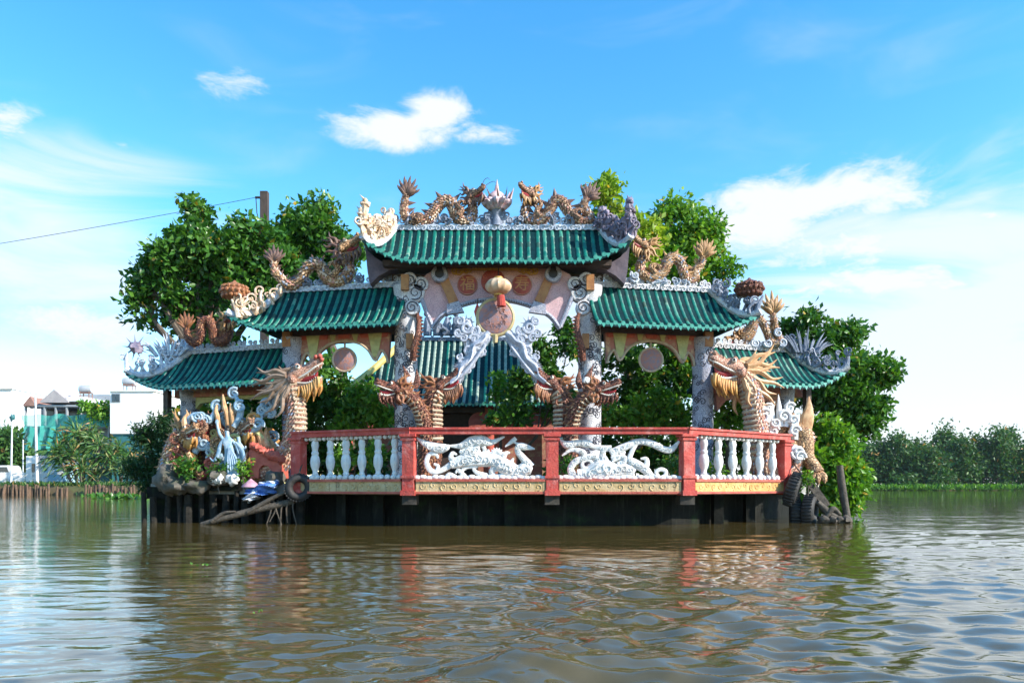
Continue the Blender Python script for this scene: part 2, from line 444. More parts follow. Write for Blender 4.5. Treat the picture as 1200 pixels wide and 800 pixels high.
class MB:
    def __init__(self):
        self.v, self.f, self.m, self.cur = [], [], [], 0

    def add(self, vs, fs):
        b = len(self.v)
        self.v.extend([tuple(q) for q in vs])
        self.f.extend([tuple(b + i for i in q) for q in fs])
        self.m.extend([self.cur] * len(fs))

    def box(self, c, s, rz=0.0, rx=0.0, ry=0.0):
        c = Vector(c)
        mt = Matrix.Rotation(rz, 3, 'Z') @ Matrix.Rotation(ry, 3, 'Y') @ Matrix.Rotation(rx, 3, 'X')
        vs = [c + mt @ Vector((x * s[0] / 2, y * s[1] / 2, z * s[2] / 2)) for x in (-1, 1) for y in (-1, 1) for z in (-1, 1)]
        self.add(vs, [(0, 1, 3, 2), (4, 6, 7, 5), (0, 4, 5, 1), (2, 3, 7, 6), (0, 2, 6, 4), (1, 5, 7, 3)])

    def tube(self, pts, rad, n=8, ysq=1.0, zsq=1.0, cap=True):
        """pts: 3D points, rad: number or list"""
        pts = [Vector(p[:3]) for p in pts]
        if not hasattr(rad, '__len__'):
            rad = [rad] * len(pts)
        N = len(pts)
        tang = []
        for i in range(N):
            t = pts[min(i + 1, N - 1)] - pts[max(i - 1, 0)]
            tang.append(t.normalized() if t.length > 1e-9 else Vector((0, 0, 1)))
        ref = Vector((0, 1, 0))
        if abs(tang[0].dot(ref)) > 0.9:
            ref = Vector((1, 0, 0))
        a = (ref - tang[0] * ref.dot(tang[0])).normalized()
        vs, fs = [], []
        for i in range(N):
            t = tang[i]
            a = a - t * a.dot(t)
            a = a.normalized() if a.length > 1e-6 else t.orthogonal().normalized()
            b = t.cross(a)
            for k in range(n):
                an = 2 * math.pi * k / n
                o = (a * math.cos(an) + b * math.sin(an)) * rad[i]
                o.y *= ysq
                o.z *= zsq
                vs.append(pts[i] + o)
        for i in range(N - 1):
            for k in range(n):
                k2 = (k + 1) % n
                fs.append((i * n + k, i * n + k2, (i + 1) * n + k2, (i + 1) * n + k))
        if cap:
            fs.append(tuple(range(n - 1, -1, -1)))
            fs.append(tuple((N - 1) * n + k for k in range(n)))
        self.add(vs, fs)

    def stroke(self, pts, k=6, n=8, ysq=1.0, cap=True):
        """pts (x,y,z,r): smooth tapered tube"""
        s = spline(pts, k)
        self.tube([q[:3] for q in s], [max(0.001, q[3]) for q in s], n, ysq, cap=cap)

    def lathe(self, c, prof, n=16, axis='Z'):
        """prof: (r, h) rings"""
        c = Vector(c)
        vs, fs = [], []
        for r, h in prof:
            for k in range(n):
                an = 2 * math.pi * k / n
                if axis == 'Z':
                    vs.append(c + Vector((r * math.cos(an), r * math.sin(an), h)))
                elif axis == 'Y':
                    vs.append(c + Vector((r * math.cos(an), h, r * math.sin(an))))
                else:
                    vs.append(c + Vector((h, r * math.cos(an), r * math.sin(an))))
        N = len(prof)
        for i in range(N - 1):
            for k in range(n):
                k2 = (k + 1) % n
                fs.append((i * n + k, i * n + k2, (i + 1) * n + k2, (i + 1) * n + k))
        fs.append(tuple(range(n - 1, -1, -1)))
        fs.append(tuple((N - 1) * n + k for k in range(n)))
        self.add(vs, fs)

    def ball(self, c, r, n=12, m=8):
        if not hasattr(r, '__len__'):
            r = (r, r, r)
        c = Vector(c)
        vs = [c + Vector((0, 0, r[2]))]
        for i in range(1, m):
            th = math.pi * i / m
            for k in range(n):
                an = 2 * math.pi * k / n
                vs.append(c + Vector((r[0] * math.sin(th) * math.cos(an), r[1] * math.sin(th) * math.sin(an), r[2] * math.cos(th))))
        vs.append(c - Vector((0, 0, r[2])))
        fs = [(0, 1 + k, 1 + (k + 1) % n) for k in range(n)]
        for i in range(m - 2):
            for k in range(n):
                k2 = (k + 1) % n
                fs.append((1 + i * n + k, 1 + (i + 1) * n + k, 1 + (i + 1) * n + k2, 1 + i * n + k2))
        last = len(vs) - 1
        b = 1 + (m - 2) * n
        fs += [(last, b + (k + 1) % n, b + k) for k in range(n)]
        self.add(vs, fs)

    def rockball(self, c, r, seed=0, amt=0.25, n=14, m=9):
        b = len(self.v)
        self.ball((0, 0, 0), r, n, m)
        rr = random.Random(seed)
        ph = [(rr.uniform(2, 5) , Vector((rr.gauss(0, 1), rr.gauss(0, 1), rr.gauss(0, 1))).normalized(), rr.uniform(0, 6)) for _ in range(6)]
        for i in range(b, len(self.v)):
            v = Vector(self.v[i])
            u = v.normalized()
            s = 1 + amt * sum(math.sin(f * u.dot(d) * 2 + p) for f, d, p in ph) / 3
            self.v[i] = tuple(Vector(c) + v * s)

    def prism(self, poly, y0, y1, place=None):
        """poly: list of (x,z); extruded along Y between y0 and y1; place: optional fn(x,y,z)->world"""
        n = len(poly)
        vs = [(x, y0, z) for x, z in poly] + [(x, y1, z) for x, z in poly]
        tris = tessellate_polygon([[Vector((x, z, 0)) for x, z in poly]])
        fs = [tuple(t) for t in tris] + [tuple(n + i for i in reversed(t)) for t in tris]
        for i in range(n):
            j = (i + 1) % n
            fs.append((i, j, n + j, n + i))
        if place:
            vs = [place(*q) for q in vs]
        self.add(vs, fs)

    def blade(self, base, d, nrm, h, w, th):
        """spike: base centre, d = along-base direction, nrm = up direction"""
        base, d, nrm = Vector(base), Vector(d).normalized(), Vector(nrm).normalized()
        s = d.cross(nrm).normalized()
        tip = base + nrm * h - d * h * 0.25
        vs = [base + d * w, base + s * th, base - d * w, base - s * th, tip]
        self.add(vs, [(0, 1, 4), (1, 2, 4), (2, 3, 4), (3, 0, 4), (3, 2, 1, 0)])

    def scroll(self, c, ax, ay, Rr, turns=1.4, r=0.02, start=0.0, n=5, k=18, flat=1.0):
        """spiral tube in the plane ax, ay"""
        c, ax, ay = Vector(c), Vector(ax), Vector(ay)
        pts, rad = [], []
        for i in range(k + 1):
            t = i / k
            an = start + t * turns * 2 * math.pi
            rr = Rr * (1 - 0.85 * t)
            pts.append(c + ax * rr * math.cos(an) + ay * rr * math.sin(an))
            rad.append(r * (1.0 - 0.45 * t))
        self.tube(pts, rad, n, flat)

    def build(self, name, mats, parent=None, sharp=38, loc=None):
        me = bpy.data.meshes.new(name)
        off = root_loc(parent) if parent is not None else Vector(loc or (0, 0, 0))
        me.from_pydata([(v[0] - off.x, v[1] - off.y, v[2] - off.z) for v in self.v], [], self.f)
        if not isinstance(mats, (list, tuple)):
            mats = [mats]
        for m in mats:
            me.materials.append(m)
        if len(mats) > 1:
            me.polygons.foreach_set('material_index', self.m)
        bm = bmesh.new()
        bm.from_mesh(me)
        bmesh.ops.recalc_face_normals(bm, faces=bm.faces)
        bm.to_mesh(me)
        bm.free()
        if sharp:
            me.polygons.foreach_set('use_smooth', [True] * len(me.polygons))
            me.set_sharp_from_angle(angle=R(sharp))
        o = bpy.data.objects.new(name, me)
        COL.objects.link(o)
        if parent is not None:
            o.parent = parent
        elif loc:
            o.location = loc
        return o


def copy_obj(o, parent=None, dloc=(0, 0, 0)):
    c = o.copy()
    COL.objects.link(c)
    c.parent = parent if parent is not None else o.parent
    c.location = Vector(o.location) + Vector(dloc)
    for ch in list(o.children):
        copy_obj(ch, c)
    return c


# ------------------------------------------------------------------ water
def build_water():
    rows = 520
    cols = 620
    y_near, y_far = 1.2, 70.0
    inv = np.linspace(1 / y_near ** 0.9, 1 / y_far ** 0.9, rows)
    Ys = (1 / inv) ** (1 / 0.9)
    us = np.linspace(-1.05, 1.05, cols)
    Yg, Ug = np.meshgrid(Ys, us, indexing='ij')
    Xg = Ug * (Yg + 1.2)
    Z = np.zeros_like(Xg)
    r = np.random.default_rng(3)
    # swell and ripples
    for lam, amp, cnt, spread in ((2.6, 0.0020, 5, 0.35), (1.3, 0.0014, 7, 0.4), (0.62, 0.0016, 10, 0.42), (0.33, 0.0017, 14, 0.45), (0.19, 0.0014, 18, 0.5), (0.11, 0.0008, 18, 0.6)):
        for _ in range(cnt):
            l = lam * r.uniform(0.75, 1.35)
            th = math.pi / 2 + r.normal(0, spread)
            kx, ky = 2 * math.pi / l * math.cos(th), 2 * math.pi / l * math.sin(th)
            ph = r.uniform(0, 6.28)
            wob = 0.6 * np.sin(Xg * r.uniform(0.15, 0.6) + Yg * r.uniform(0.1, 0.5) + ph)
            fade = np.clip(l * 14 / (Yg + 0.01), 0, 1) if lam < 1 else 1.0
            Z += amp * np.sin(kx * Xg + ky * Yg + ph + wob) * fade
    # patches of calmer and rougher water: calmer on the left, chop on the right
    patch = 0.75 + 0.35 * np.sin(Xg * 0.55 + 1.0 + 0.4 * np.sin(Yg * 0.6)) * np.sin(Yg * 0.42 + 0.5) + 0.25 * np.tanh(Xg / 3)
    Z *= np.clip(patch, 0.35, 1.4)
    q_ = Xg / np.maximum(Yg, 1)
    Z *= 1 - 0.60 / (1 + np.exp((q_ + 0.40) * 16)) - 0.35 / (1 + np.exp(-(q_ - 0.36) * 14))
    chop = np.zeros_like(Z)
    for _ in range(26):
        l = r.uniform(0.16, 0.5)
        th = r.uniform(0.3, 2.8)
        chop += l * 0.0046 * np.sin(2 * math.pi / l * (math.cos(th) * Xg + math.sin(th) * Yg) + r.uniform(0, 6.28) + 0.8 * np.sin(Xg * r.uniform(.4, 1.2) + Yg * r.uniform(.3, .9)))
    Z += chop * (0.5 + 0.5 * np.tanh((Xg / np.maximum(Yg, 1) - 0.28) * 7)) * np.clip(9 / Yg, 0.25, 1)
    # boat wake: curved crests running from the middle ground to the near right
    d = np.sqrt((Xg + 0.9) ** 2 + (Yg - 3.4) ** 2 * 0.5)
    env = np.exp(-((Xg - 0.35) / 1.0) ** 2) * np.exp(-((Yg - 6.2) / 2.4) ** 2)
    Z += env * (0.011 * np.sin(d * 2 * math.pi / 0.46 + 0.6 * np.sin(Xg * 2.3)) + 0.006 * np.sin(d * 2 * math.pi / 0.21 + np.sin(Xg * 4.1 + Yg)))
    d2 = np.sqrt((Xg - 2.6) ** 2 + (Yg - 2.2) ** 2 * 0.4)
    env2 = np.exp(-((Xg - 0.9) / 0.8) ** 2) * np.exp(-((Yg - 4.6) / 1.4) ** 2)
    Z += env2 * 0.009 * np.sin(d2 * 2 * math.pi / 0.33)
    # a smooth swell close to the boat
    sw = np.exp(-((Xg - 0.02 - 0.25 * (Yg - 3.2)) / 0.32) ** 2) * np.exp(-((Yg - 3.3) / 0.22) ** 2)
    Z += 0.06 * sw
    Z = Z + 9.0 * Z * np.abs(Z)   # crests a little sharper than sines
    edge = np.minimum(1.0, np.minimum((1.05 - np.abs(Ug)) / 0.03, np.minimum((y_far - Yg) / 5.0, (Yg - y_near) / 0.1)))
    Z = Z * np.clip(edge, 0, 1)
    n = rows * cols
    v = np.stack([Xg.ravel(), Yg.ravel(), Z.ravel()], 1)
    idx = np.arange(n).reshape(rows, cols)
    q = np.stack([idx[:-1, :-1].ravel(), idx[:-1, 1:].ravel(), idx[1:, 1:].ravel(), idx[1:, :-1].ravel()], 1)
    # the flat river round the near patch, out to the horizon
    outl = [(-1.05 * (y_near + 1.2), y_near), (1.05 * (y_near + 1.2), y_near), (1.05 * (y_far + 1.2), y_far), (-1.05 * (y_far + 1.2), y_far)]
    big = [(-3000, -60), (3000, -60), (3000, 3500), (-3000, 3500)]
    extra = np.array([(x, y, 0.0) for x, y in outl + big])
    v = np.concatenate([v, extra])
    e = n
    q = np.concatenate([q, np.array([(e + 4, e + 5, e + 1, e + 0), (e + 5, e + 6, e + 2, e + 1), (e + 6, e + 7, e + 3, e + 2), (e + 7, e + 4, e + 0, e + 3)])])
    me = bpy.data.meshes.new("river_water")
    me.vertices.add(len(v))
    me.vertices.foreach_set('co', v.ravel())
    me.loops.add(q.size)
    me.loops.foreach_set('vertex_index', q.ravel())
    me.polygons.add(len(q))
    me.polygons.foreach_set('loop_start', np.arange(0, q.size, 4))
    me.polygons.foreach_set('loop_total', np.full(len(q), 4))
    me.polygons.foreach_set('use_smooth', np.ones(len(q), bool))
    me.update(calc_edges=True)
    m = bpy.data.materials.new('river_water')
    m.use_nodes = True
    t = NT(m.node_tree)
    bs = m.node_tree.nodes["Principled BSDF"]
    co = t.n("ShaderNodeTexCoord").outputs["Object"]
    ns = t.n("ShaderNodeTexNoise")
    ns.inputs['Scale'].default_value = 0.35
    ns.inputs['Detail'].default_value = 4
    t.l(co, ns.inputs['Vector'])
    t.l(t.mix(ns.outputs[0], (0.092, 0.066, 0.019, 1), (0.066, 0.052, 0.016, 1)), bs.inputs['Base Color'])
    bs.inputs['Roughness'].default_value = 0.03
    bs.inputs['IOR'].default_value = 1.85
    bs.inputs['Specular IOR Level'].default_value = 0.5
    mp = t.n("ShaderNodeMapping")
    mp.inputs['Scale'].default_value = (0.55, 1.0, 1.0)
    t.l(co, mp.inputs[0])
    b1 = t.n("ShaderNodeTexNoise")
    b1.inputs['Scale'].default_value = 8.0
    b1.inputs['Detail'].default_value = 6
    b1.inputs['Roughness'].default_value = 0.5
    b1.inputs['Distortion'].default_value = 0.4
    t.l(mp.outputs[0], b1.inputs['Vector'])
    b2 = t.n("ShaderNodeTexNoise")
    b2.inputs['Scale'].default_value = 0.9
    b2.inputs['Detail'].default_value = 3
    t.l(mp.outputs[0], b2.inputs['Vector'])
    h = t.math('ADD', t.math('MULTIPLY', b1.outputs[0], 0.0075), t.math('MULTIPLY', b2.outputs[0], 0.03))
    bp = t.n("ShaderNodeBump")
    bp.inputs['Strength'].default_value = 0.55
    bp.inputs['Distance'].default_value = 1.0
    t.l(h, bp.inputs['Height'])
    t.l(bp.outputs[0], bs.inputs['Normal'])
    me.materials.append(m)
    o = bpy.data.objects.new("river_water", me)
    COL.objects.link(o)
    tag(o, "brown rippled river water with a boat wake in front", "water", kind="structure")


build_water()

# ------------------------------------------------------------------ banks
def ground_poly(name, pts, z, mtl, label, cat, depth=2.0):
    b = MB()
    n = len(pts)
    b.add([(x, y, z) for x, y in pts] + [(x, y, z - depth) for x, y in pts],
          [tuple(range(n))] + [(i, (i + 1) % n, n + (i + 1) % n, n + i) for i in range(n)])
    o = b.build(name, mtl, sharp=0)
    tag(o, label, cat, kind='structure')
    return o


ground_poly("river_bank", [(-120, 71), (-60, 70.4), (-33, 70.5), (-28, 76), (-24, 110), (-24, 420), (-700, 420), (-700, 71)], 0.85, M['bank'],
            "low grassy river bank below the houses", "river bank")
ground_poly("far_bank", [(45, 150), (70, 158), (150, 156), (900, 170), (900, 900), (20, 900), (25, 220)], 0.35, M['bank'],
            "low green river bank under the far wood", "river bank", 1.0)

# ------------------------------------------------------------------ platform (concrete base of the islet)
DECK = 0.85
front = [P(350, 0, 16.15), P(480, 0, 15.0), P(647, 0, 14.97), P(805, 0, 15.0), P(918, 0, 16.9)]
FR = [(p.x, p.y) for p in front]
plat = thing("concrete_platform", "dark concrete platform on the river carrying the gate", "platform", (0, 18, 0))
b = MB()
deckp = [(-8.0, 17.0)] + [(x, y + 0.12) for x, y in FR[:1]] + [(x, y + 0.1) for x, y in FR[1:4]] + [(FR[4][0] - 0.08, FR[4][1])] + [(6.3, 18.2), (8.3, 21.5), (8.6, 33), (-9.5, 33), (-9.2, 20)]
n = len(deckp)
b.add([(x, y, DECK) for x, y in deckp] + [(x, y, 0.62) for x, y in deckp],
      [tuple(range(n)), tuple(range(2 * n - 1, n - 1, -1))] + [(i, (i + 1) % n, n + (i + 1) % n, n + i) for i in range(n)])
b.build("deck", M['concrete_grey'], plat, 0)
# recessed base wall
b = MB()
rec = [(-7.95, 17.1), (-4.6, 17.15), (-4.1, 16.75), (-1.9, 15.62), (0.75, 15.58), (3.25, 15.62), (5.3, 17.35), (6.2, 18.6), (8.2, 21.7), (8.5, 32.9), (-9.4, 32.9), (-9.1, 20.1)]
n = len(rec)
b.add([(x, y, 0.63) for x, y in rec] + [(x, y, -0.8) for x, y in rec], [(i, (i + 1) % n, n + (i + 1) % n, n + i) for i in range(n)])
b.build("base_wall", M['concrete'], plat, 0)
# soil over the back of the islet
b = MB()
sp = [(-7.7, 17.6), (-5, 17.3), (-4, 19), (4, 19), (6.0, 18.4), (8.1, 21.7), (8.4, 32.8), (-9.3, 32.8), (-9.0, 20.2)]
n = len(sp)
b.add([(x, y, DECK + 0.09) for x, y in sp] + [(x, y, DECK - 0.05) for x, y in sp], [tuple(range(n))] + [(i, (i + 1) % n, n + (i + 1) % n, n + i) for i in range(n)])
b.build("soil_bed", M['soil'], plat, 0)
# brackets under the posts and dark piers further in
for (x, y) in FR[1:4]:
    b = MB()
    b.box((x, y + 0.14, 0.53), (0.28, 0.4, 0.2))
    b.build("bracket", M['concrete_brown'], plat, 0)
for i in range(3):
    for s in (0.36, 0.7):
        (x0, y0), (x1, y1) = FR[i + (0 if i < 2 else 1)], FR[i + 1 + (0 if i < 2 else 1)]
        x, y = x0 + (x1 - x0) * s, y0 + (y1 - y0) * s + 0.42
        b = MB()
        b.box((x, y + 0.12, 0.1), (0.2, 0.26, 1.1))
        b.build("pier", M['concrete'], plat, 0)
# edge bands (cream; sunlight put into the warmer colour at the right)
for i in range(4):
    (x0, y0), (x1, y1) = FR[i], FR[i + 1]
    L = math.hypot(x1 - x0, y1 - y0)
    an = math.atan2(y1 - y0, x1 - x0)
    b = MB()
    c = Vector(((x0 + x1) / 2, (y0 + y1) / 2, 0))
    b.box((c.x, c.y, 0.795), (L - 0.27, 0.2, 0.24), an)
    b.cur = 1
    b.box((c.x + 0.02 * math.sin(an), c.y - 0.02 * math.cos(an), 0.905), (L - 0.27, 0.22, 0.05), an)
    b.box((c.x + 0.02 * math.sin(an), c.y - 0.02 * math.cos(an), 0.662), (L - 0.27, 0.22, 0.045), an)
    b.cur = 0
    # relief vine on the band
    k = int(L / 0.22)
    nx, ny = math.sin(an), -math.cos(an)
    for j in range(k):
        s = (j + 0.5) / k
        px_, py_ = x0 + (x1 - x0) * (0.06 + 0.88 * s), y0 + (y1 - y0) * (0.06 + 0.88 * s)
        b.scroll((px_ + nx * 0.1, py_ + ny * 0.1, 0.79 + 0.02 * math.sin(j * 2.1)), (math.cos(an), math.sin(an), 0), (0, 0, 1 if j % 2 else -1), 0.07, 1.1, 0.014, j, 4, 10)
    b.build("edge_band", [M['cream_sunlit'] if i == 3 else M['cream'], M['salmon']], plat, 30)
# the dark piles along the rough end of the platform
for k in range(15):
    px_ = 170 + k * 13.2 + rng.uniform(-3, 3)
    b = MB()
    Y = 16.68 - 0.012 * k + rng.uniform(-0.04, 0.04)
    p = P(px_, 0, Y)
    top = 0.62 + rng.uniform(-0.06, 0.10)
    r0 = rng.uniform(0.055, 0.10)
    b.tube([(p.x, Y, -0.5), (p.x + rng.uniform(-.02, .02), Y, 0.2), (p.x + rng.uniform(-.03, .03), Y, top)], [r0, r0 * 1.03, r0 * 0.95], 8)
    b.build("pile", M['pile'], plat)
b = MB()
b.box((P(262, 0, 16.8).x, 16.86, 0.65), (3.3, 0.32, 0.26), R(-1.5))
b.box((P(262, 0, 16.6).x, 16.66, 0.79), (0.85, 0.32, 0.2), R(-1))
b.build("capping_beam", M['concrete'], plat, 0)

# ------------------------------------------------------------------ balustrade
bal = thing("balustrade", "red and white balustrade along the front edge of the platform", "balustrade", (FR[2][0], FR[2][1], DECK))
RT = 1.90


def post(x, y, an, w=0.235, name='post'):
    b = MB()
    b.box((x, y, (0.63 + 1.80) / 2), (w, w, 1.80 - 0.63), an)
    b.box((x, y, 0.66), (w + 0.06, w + 0.06, 0.1), an)
    b.box((x, y, 0.97), (w + 0.05, w + 0.05, 0.05), an)
    b.box((x, y, 1.70), (w + 0.05, w + 0.05, 0.04), an)
    b.box((x, y, 1.775), (w + 0.09, w + 0.09, 0.05), an)
    return b.build(name, M['red'], bal, 0)


angs = [R(-20), R(-10), 0, R(12), R(36)]
for (x, y), an in zip(FR, angs):
    post(x, y, an)
for i in range(4):
    (x0, y0), (x1, y1) = FR[i], FR[i + 1]
    L = math.hypot(x1 - x0, y1 - y0)
    an = math.atan2(y1 - y0, x1 - x0)
    b = MB()
    cx, cy = (x0 + x1) / 2, (y0 + y1) / 2
    ext = 0.16 if i in (0, 3) else 0.0
    b.box((cx, cy, 1.845), (L + ext, 0.27, 0.09), an)
    b.box((cx, cy, 1.907), (L + ext + 0.03, 0.33, 0.04), an)
    b.build("top_rail", M['red'], bal, 0)

BPROF = [(0.085, 0.0), (0.085, 0.05), (0.06, 0.07), (0.075, 0.10), (0.055, 0.13), (0.062, 0.17), (0.10, 0.25), (0.112, 0.33), (0.10, 0.41), (0.072, 0.47),
         (0.085, 0.495), (0.085, 0.52), (0.066, 0.54), (0.072, 0.60), (0.09, 0.66), (0.075, 0.72), (0.06, 0.745), (0.085, 0.765), (0.085, 0.80)]
b0 = MB()
b0.lathe((bal.location.x, bal.location.y, 0.93), [(r * 0.86, h * 1.075) for r, h in BPROF], 14)
proto = None
for i, cnt in ((0, 6), (3, 6)):
    (x0, y0), (x1, y1) = FR[i], FR[i + 1]
    for k in range(cnt):
        s = 0.115 + (k + 0.3) / cnt * 0.86
        x, y = x0 + (x1 - x0) * s, y0 + (y1 - y0) * s
        if proto is None:
            proto = b0.build("baluster", M['white'], bal)
            o = proto
        else:
            o = copy_obj(proto, bal)
        o.location = (x - bal.location.x, y - bal.location.y, 0)
        o.rotation_euler = (0, 0, rng.uniform(0, 3))
        o.scale = (rng.uniform(0.93, 1.07), rng.uniform(0.93, 1.07), 1)
    for zz, rr, nn in ((0.965, 0.062, 17), (1.765, 0.045, 21)):
        b = MB()
        for k in range(nn):
            s = 0.08 + k / (nn - 1) * 0.84
            b.ball((x0 + (x1 - x0) * s, y0 + (y1 - y0) * s - 0.05, zz), rr, 8, 6)
        b.build("bead_moulding", M['white'], bal)


def carved(i, strokes, conv, name, lotus=None):
    (x0, y0), (x1, y1) = FR[i], FR[i + 1]

    def toP(x, y):
        px_, py_ = conv(x, y)
        return P(px_, py_, 14.98)
    b = MB()
    for st in strokes:
        pts = []
        for q in st:
            p = toP(q[0], q[1])
            pts.append((p.x, p.y, p.z, (max(4, q[2]) * 0.58 + 2) * conv(1, 0, True) * 14.98 / F))
        b.stroke(pts, 6, 8, 0.5)
    if lotus:
        cx_, cy_, rr = lotus
        for k in range(7):
            a = R(20 + k * 23.3)
            p0, p1 = toP(cx_, cy_ + 10), toP(cx_ + math.cos(a) * rr, cy_ + 10 - math.sin(a) * rr)
            m_ = (p0 + p1) / 2
            b.stroke([(*p0, .008), (*m_, .04), (*p1, .006)], 3, 6, 0.6)
    rl = random.Random(i)
    for st in strokes:
        if max(q[2] for q in st) < 44:
            continue
        sp3 = spline(st, 5)
        for q in sp3[1:-1:2]:
            p = toP(q[0], q[1])
            hw = q[2] * 0.5 * conv(1, 0, True) * 14.98 / F
            if hw > 0.035:
                b.scroll((p.x + rl.uniform(-.3, .3) * hw, 14.98 - hw * 0.62, p.z + rl.uniform(-.3, .3) * hw), (rl.choice((-1, 1)), 0, 0), (0, 0, 1), hw * 0.62, 1.3, 0.011, rl.uniform(0, 6), 5, 14)
    L = x1 - x0
    for k in range(22):
        b.ball((x0 + 0.15 + (L - 0.3) * k / 21, 14.96, 0.955 + 0.012 * math.sin(k * 2.3)), (0.085, 0.06, 0.05), 8, 6)
    return b.build(name, M['white'], bal)


def cv1(x, y, s=False):
    return 1 / 7.06 if s else (480 + x / 7.06, 505 + y / 7.06)


def cv2(x, y, s=False):
    return 1 / 7.5 if s else (650 + x / 7.5, 505 + y / 7.5)


ph = carved(1, [
    [(65, 62, 10), (140, 110, 50), (230, 142, 72), (300, 135, 50), (330, 118, 14)],
    [(325, 122, 10), (420, 122, 40), (520, 85, 75), (600, 78, 75), (680, 92, 40), (785, 45, 8)],
    [(540, 70, 50), (500, 140, 45), (440, 172, 40), (415, 160, 20)],
    [(560, 100, 50), (550, 170, 50), (580, 220, 60)],
    [(610, 125, 30), (620, 160, 22), (600, 190, 14)],
    [(340, 275, 60), (450, 245, 95), (560, 232, 105), (700, 245, 95), (790, 295, 110), (880, 335, 75), (960, 315, 100), (1010, 330, 50)],
    [(235, 225, 12), (215, 190, 24), (160, 195, 28), (140, 265, 34), (180, 330, 36), (250, 330, 32), (340, 278, 42)],
    [(200, 270, 12), (235, 290, 22), (225, 330, 26)],
    [(392, 195, 10), (355, 182, 24), (342, 225, 36), (390, 255, 50)],
    [(1000, 300, 70), (940, 225, 48), (895, 165, 40), (910, 125, 48), (960, 132, 44), (1035, 147, 6)],
    [(880, 58, 28), (840, 90, 26), (790, 128, 6)],
    [(862, 92, 8), (920, 115, 24)],
    [(832, 178, 10), (795, 185, 28), (772, 240, 44), (820, 290, 60)],
    [(860, 222, 8), (842, 262, 32), (880, 305, 44), (930, 310, 40)],
    [(450, 375, 40), (430, 335, 24), (470, 300, 24), (540, 290, 30)],
    [(640, 372, 40), (560, 345, 28), (530, 310, 22), (560, 285, 24)],
    [(380, 380, 30), (330, 360, 30), (300, 380, 20)],
    [(690, 375, 40), (680, 330, 40), (720, 300, 50)],
    [(610, 375, 26), (700, 372, 26), (800, 368, 26)],
    [(500, 130, 40), (470, 200, 66), (430, 265, 60)], [(600, 170, 20), (640, 210, 44), (720, 235, 60)], [(650, 150, 8), (645, 175, 24), (600, 205, 30)],
    [(760, 200, 12), (750, 240, 40), (800, 300, 60)], [(420, 340, 26), (400, 320, 22), (380, 345, 12)], [(560, 140, 60), (520, 210, 90), (600, 230, 90)],
], cv1, "carved_panel", (720, 185, 62))
ph2 = carved(2, [
    [(160, 390, 60), (140, 330, 46), (180, 270, 46), (270, 232, 44), (350, 225, 40), (390, 270, 50)],
    [(200, 385, 80), (300, 378, 110), (420, 335, 160), (520, 345, 110), (640, 335, 80), (700, 365, 60)],
    [(300, 340, 46), (250, 320, 30), (245, 275, 22), (290, 255, 18), (330, 275, 22), (325, 310, 20)],
    [(490, 200, 60), (600, 145, 56), (740, 92, 46), (860, 112, 50), (940, 152, 46), (1020, 165, 46), (1095, 88, 14)],
    [(655, 240, 34), (690, 155, 32), (735, 100, 18)],
    [(45, 75, 10), (110, 122, 58), (200, 105, 50), (290, 112, 60), (340, 135, 30), (430, 152, 44), (500, 150, 44)],
    [(65, 215, 10), (150, 165, 28), (250, 190, 44), (240, 245, 22)],
    [(640, 245, 44), (720, 290, 62), (800, 342, 60), (860, 392, 32), (930, 412, 34), (972, 388, 30), (974, 350, 28), (930, 336, 28), (890, 360, 24), (915, 388, 14)],
    [(755, 242, 12), (805, 245, 30), (808, 300, 40), (780, 330, 40)],
    [(500, 250, 50), (590, 225, 40), (620, 260, 40), (560, 300, 50)],
    [(520, 395, 24), (590, 405, 26), (630, 375, 30), (600, 340, 24)],
    [(730, 415, 30), (690, 400, 24), (680, 350, 36)],
    [(430, 160, 40), (420, 210, 44), (440, 260, 60)],
    [(580, 210, 30), (610, 190, 20), (605, 165, 8)],
], cv2, "carved_panel")


# ------------------------------------------------------------------ roofs
def hermite(t):
    return t * t * (3 - 2 * t)


class RoofShape:
    def __init__(s, ox, oy, rot, xL, xR, rL, rR, B, zr, H, up, us):
        s.__dict__.update(locals())
        s.c, s.sn = math.cos(rot), math.sin(rot)

    def w(s, lx, ly, z):
        return Vector((s.ox + s.c * lx - s.sn * ly, s.oy + s.sn * lx + s.c * ly, z))

    def dx(s, lx):
        d = 1.0
        if s.rL > s.xL:
            d = min(d, (lx - s.xL) / (s.rL - s.xL))
        if s.rR < s.xR:
            d = min(d, (s.xR - lx) / (s.xR - s.rR))
        return max(0.0, d)

    def z(s, lx, ly):
        d = min(1.0, s.dx(lx), max(0.0, (s.B - abs(ly)) / s.B))
        t = 1 - d
        z = s.zr - s.H * (1 - (1 - t) ** 1.45)
        u = 0.0
        if s.rR < s.xR and lx > 0:
            u = max(0.0, (lx - (s.xR - s.us)) / s.us)
        if s.rL > s.xL and lx < 0:
            u = max(u, (s.xL + s.us - lx) / s.us)
        return z + s.up * u * u * (t ** 1.5)

    def pt(s, lx, ly, dz=0.0):
        return s.w(lx, ly, s.z(lx, ly) + dz)


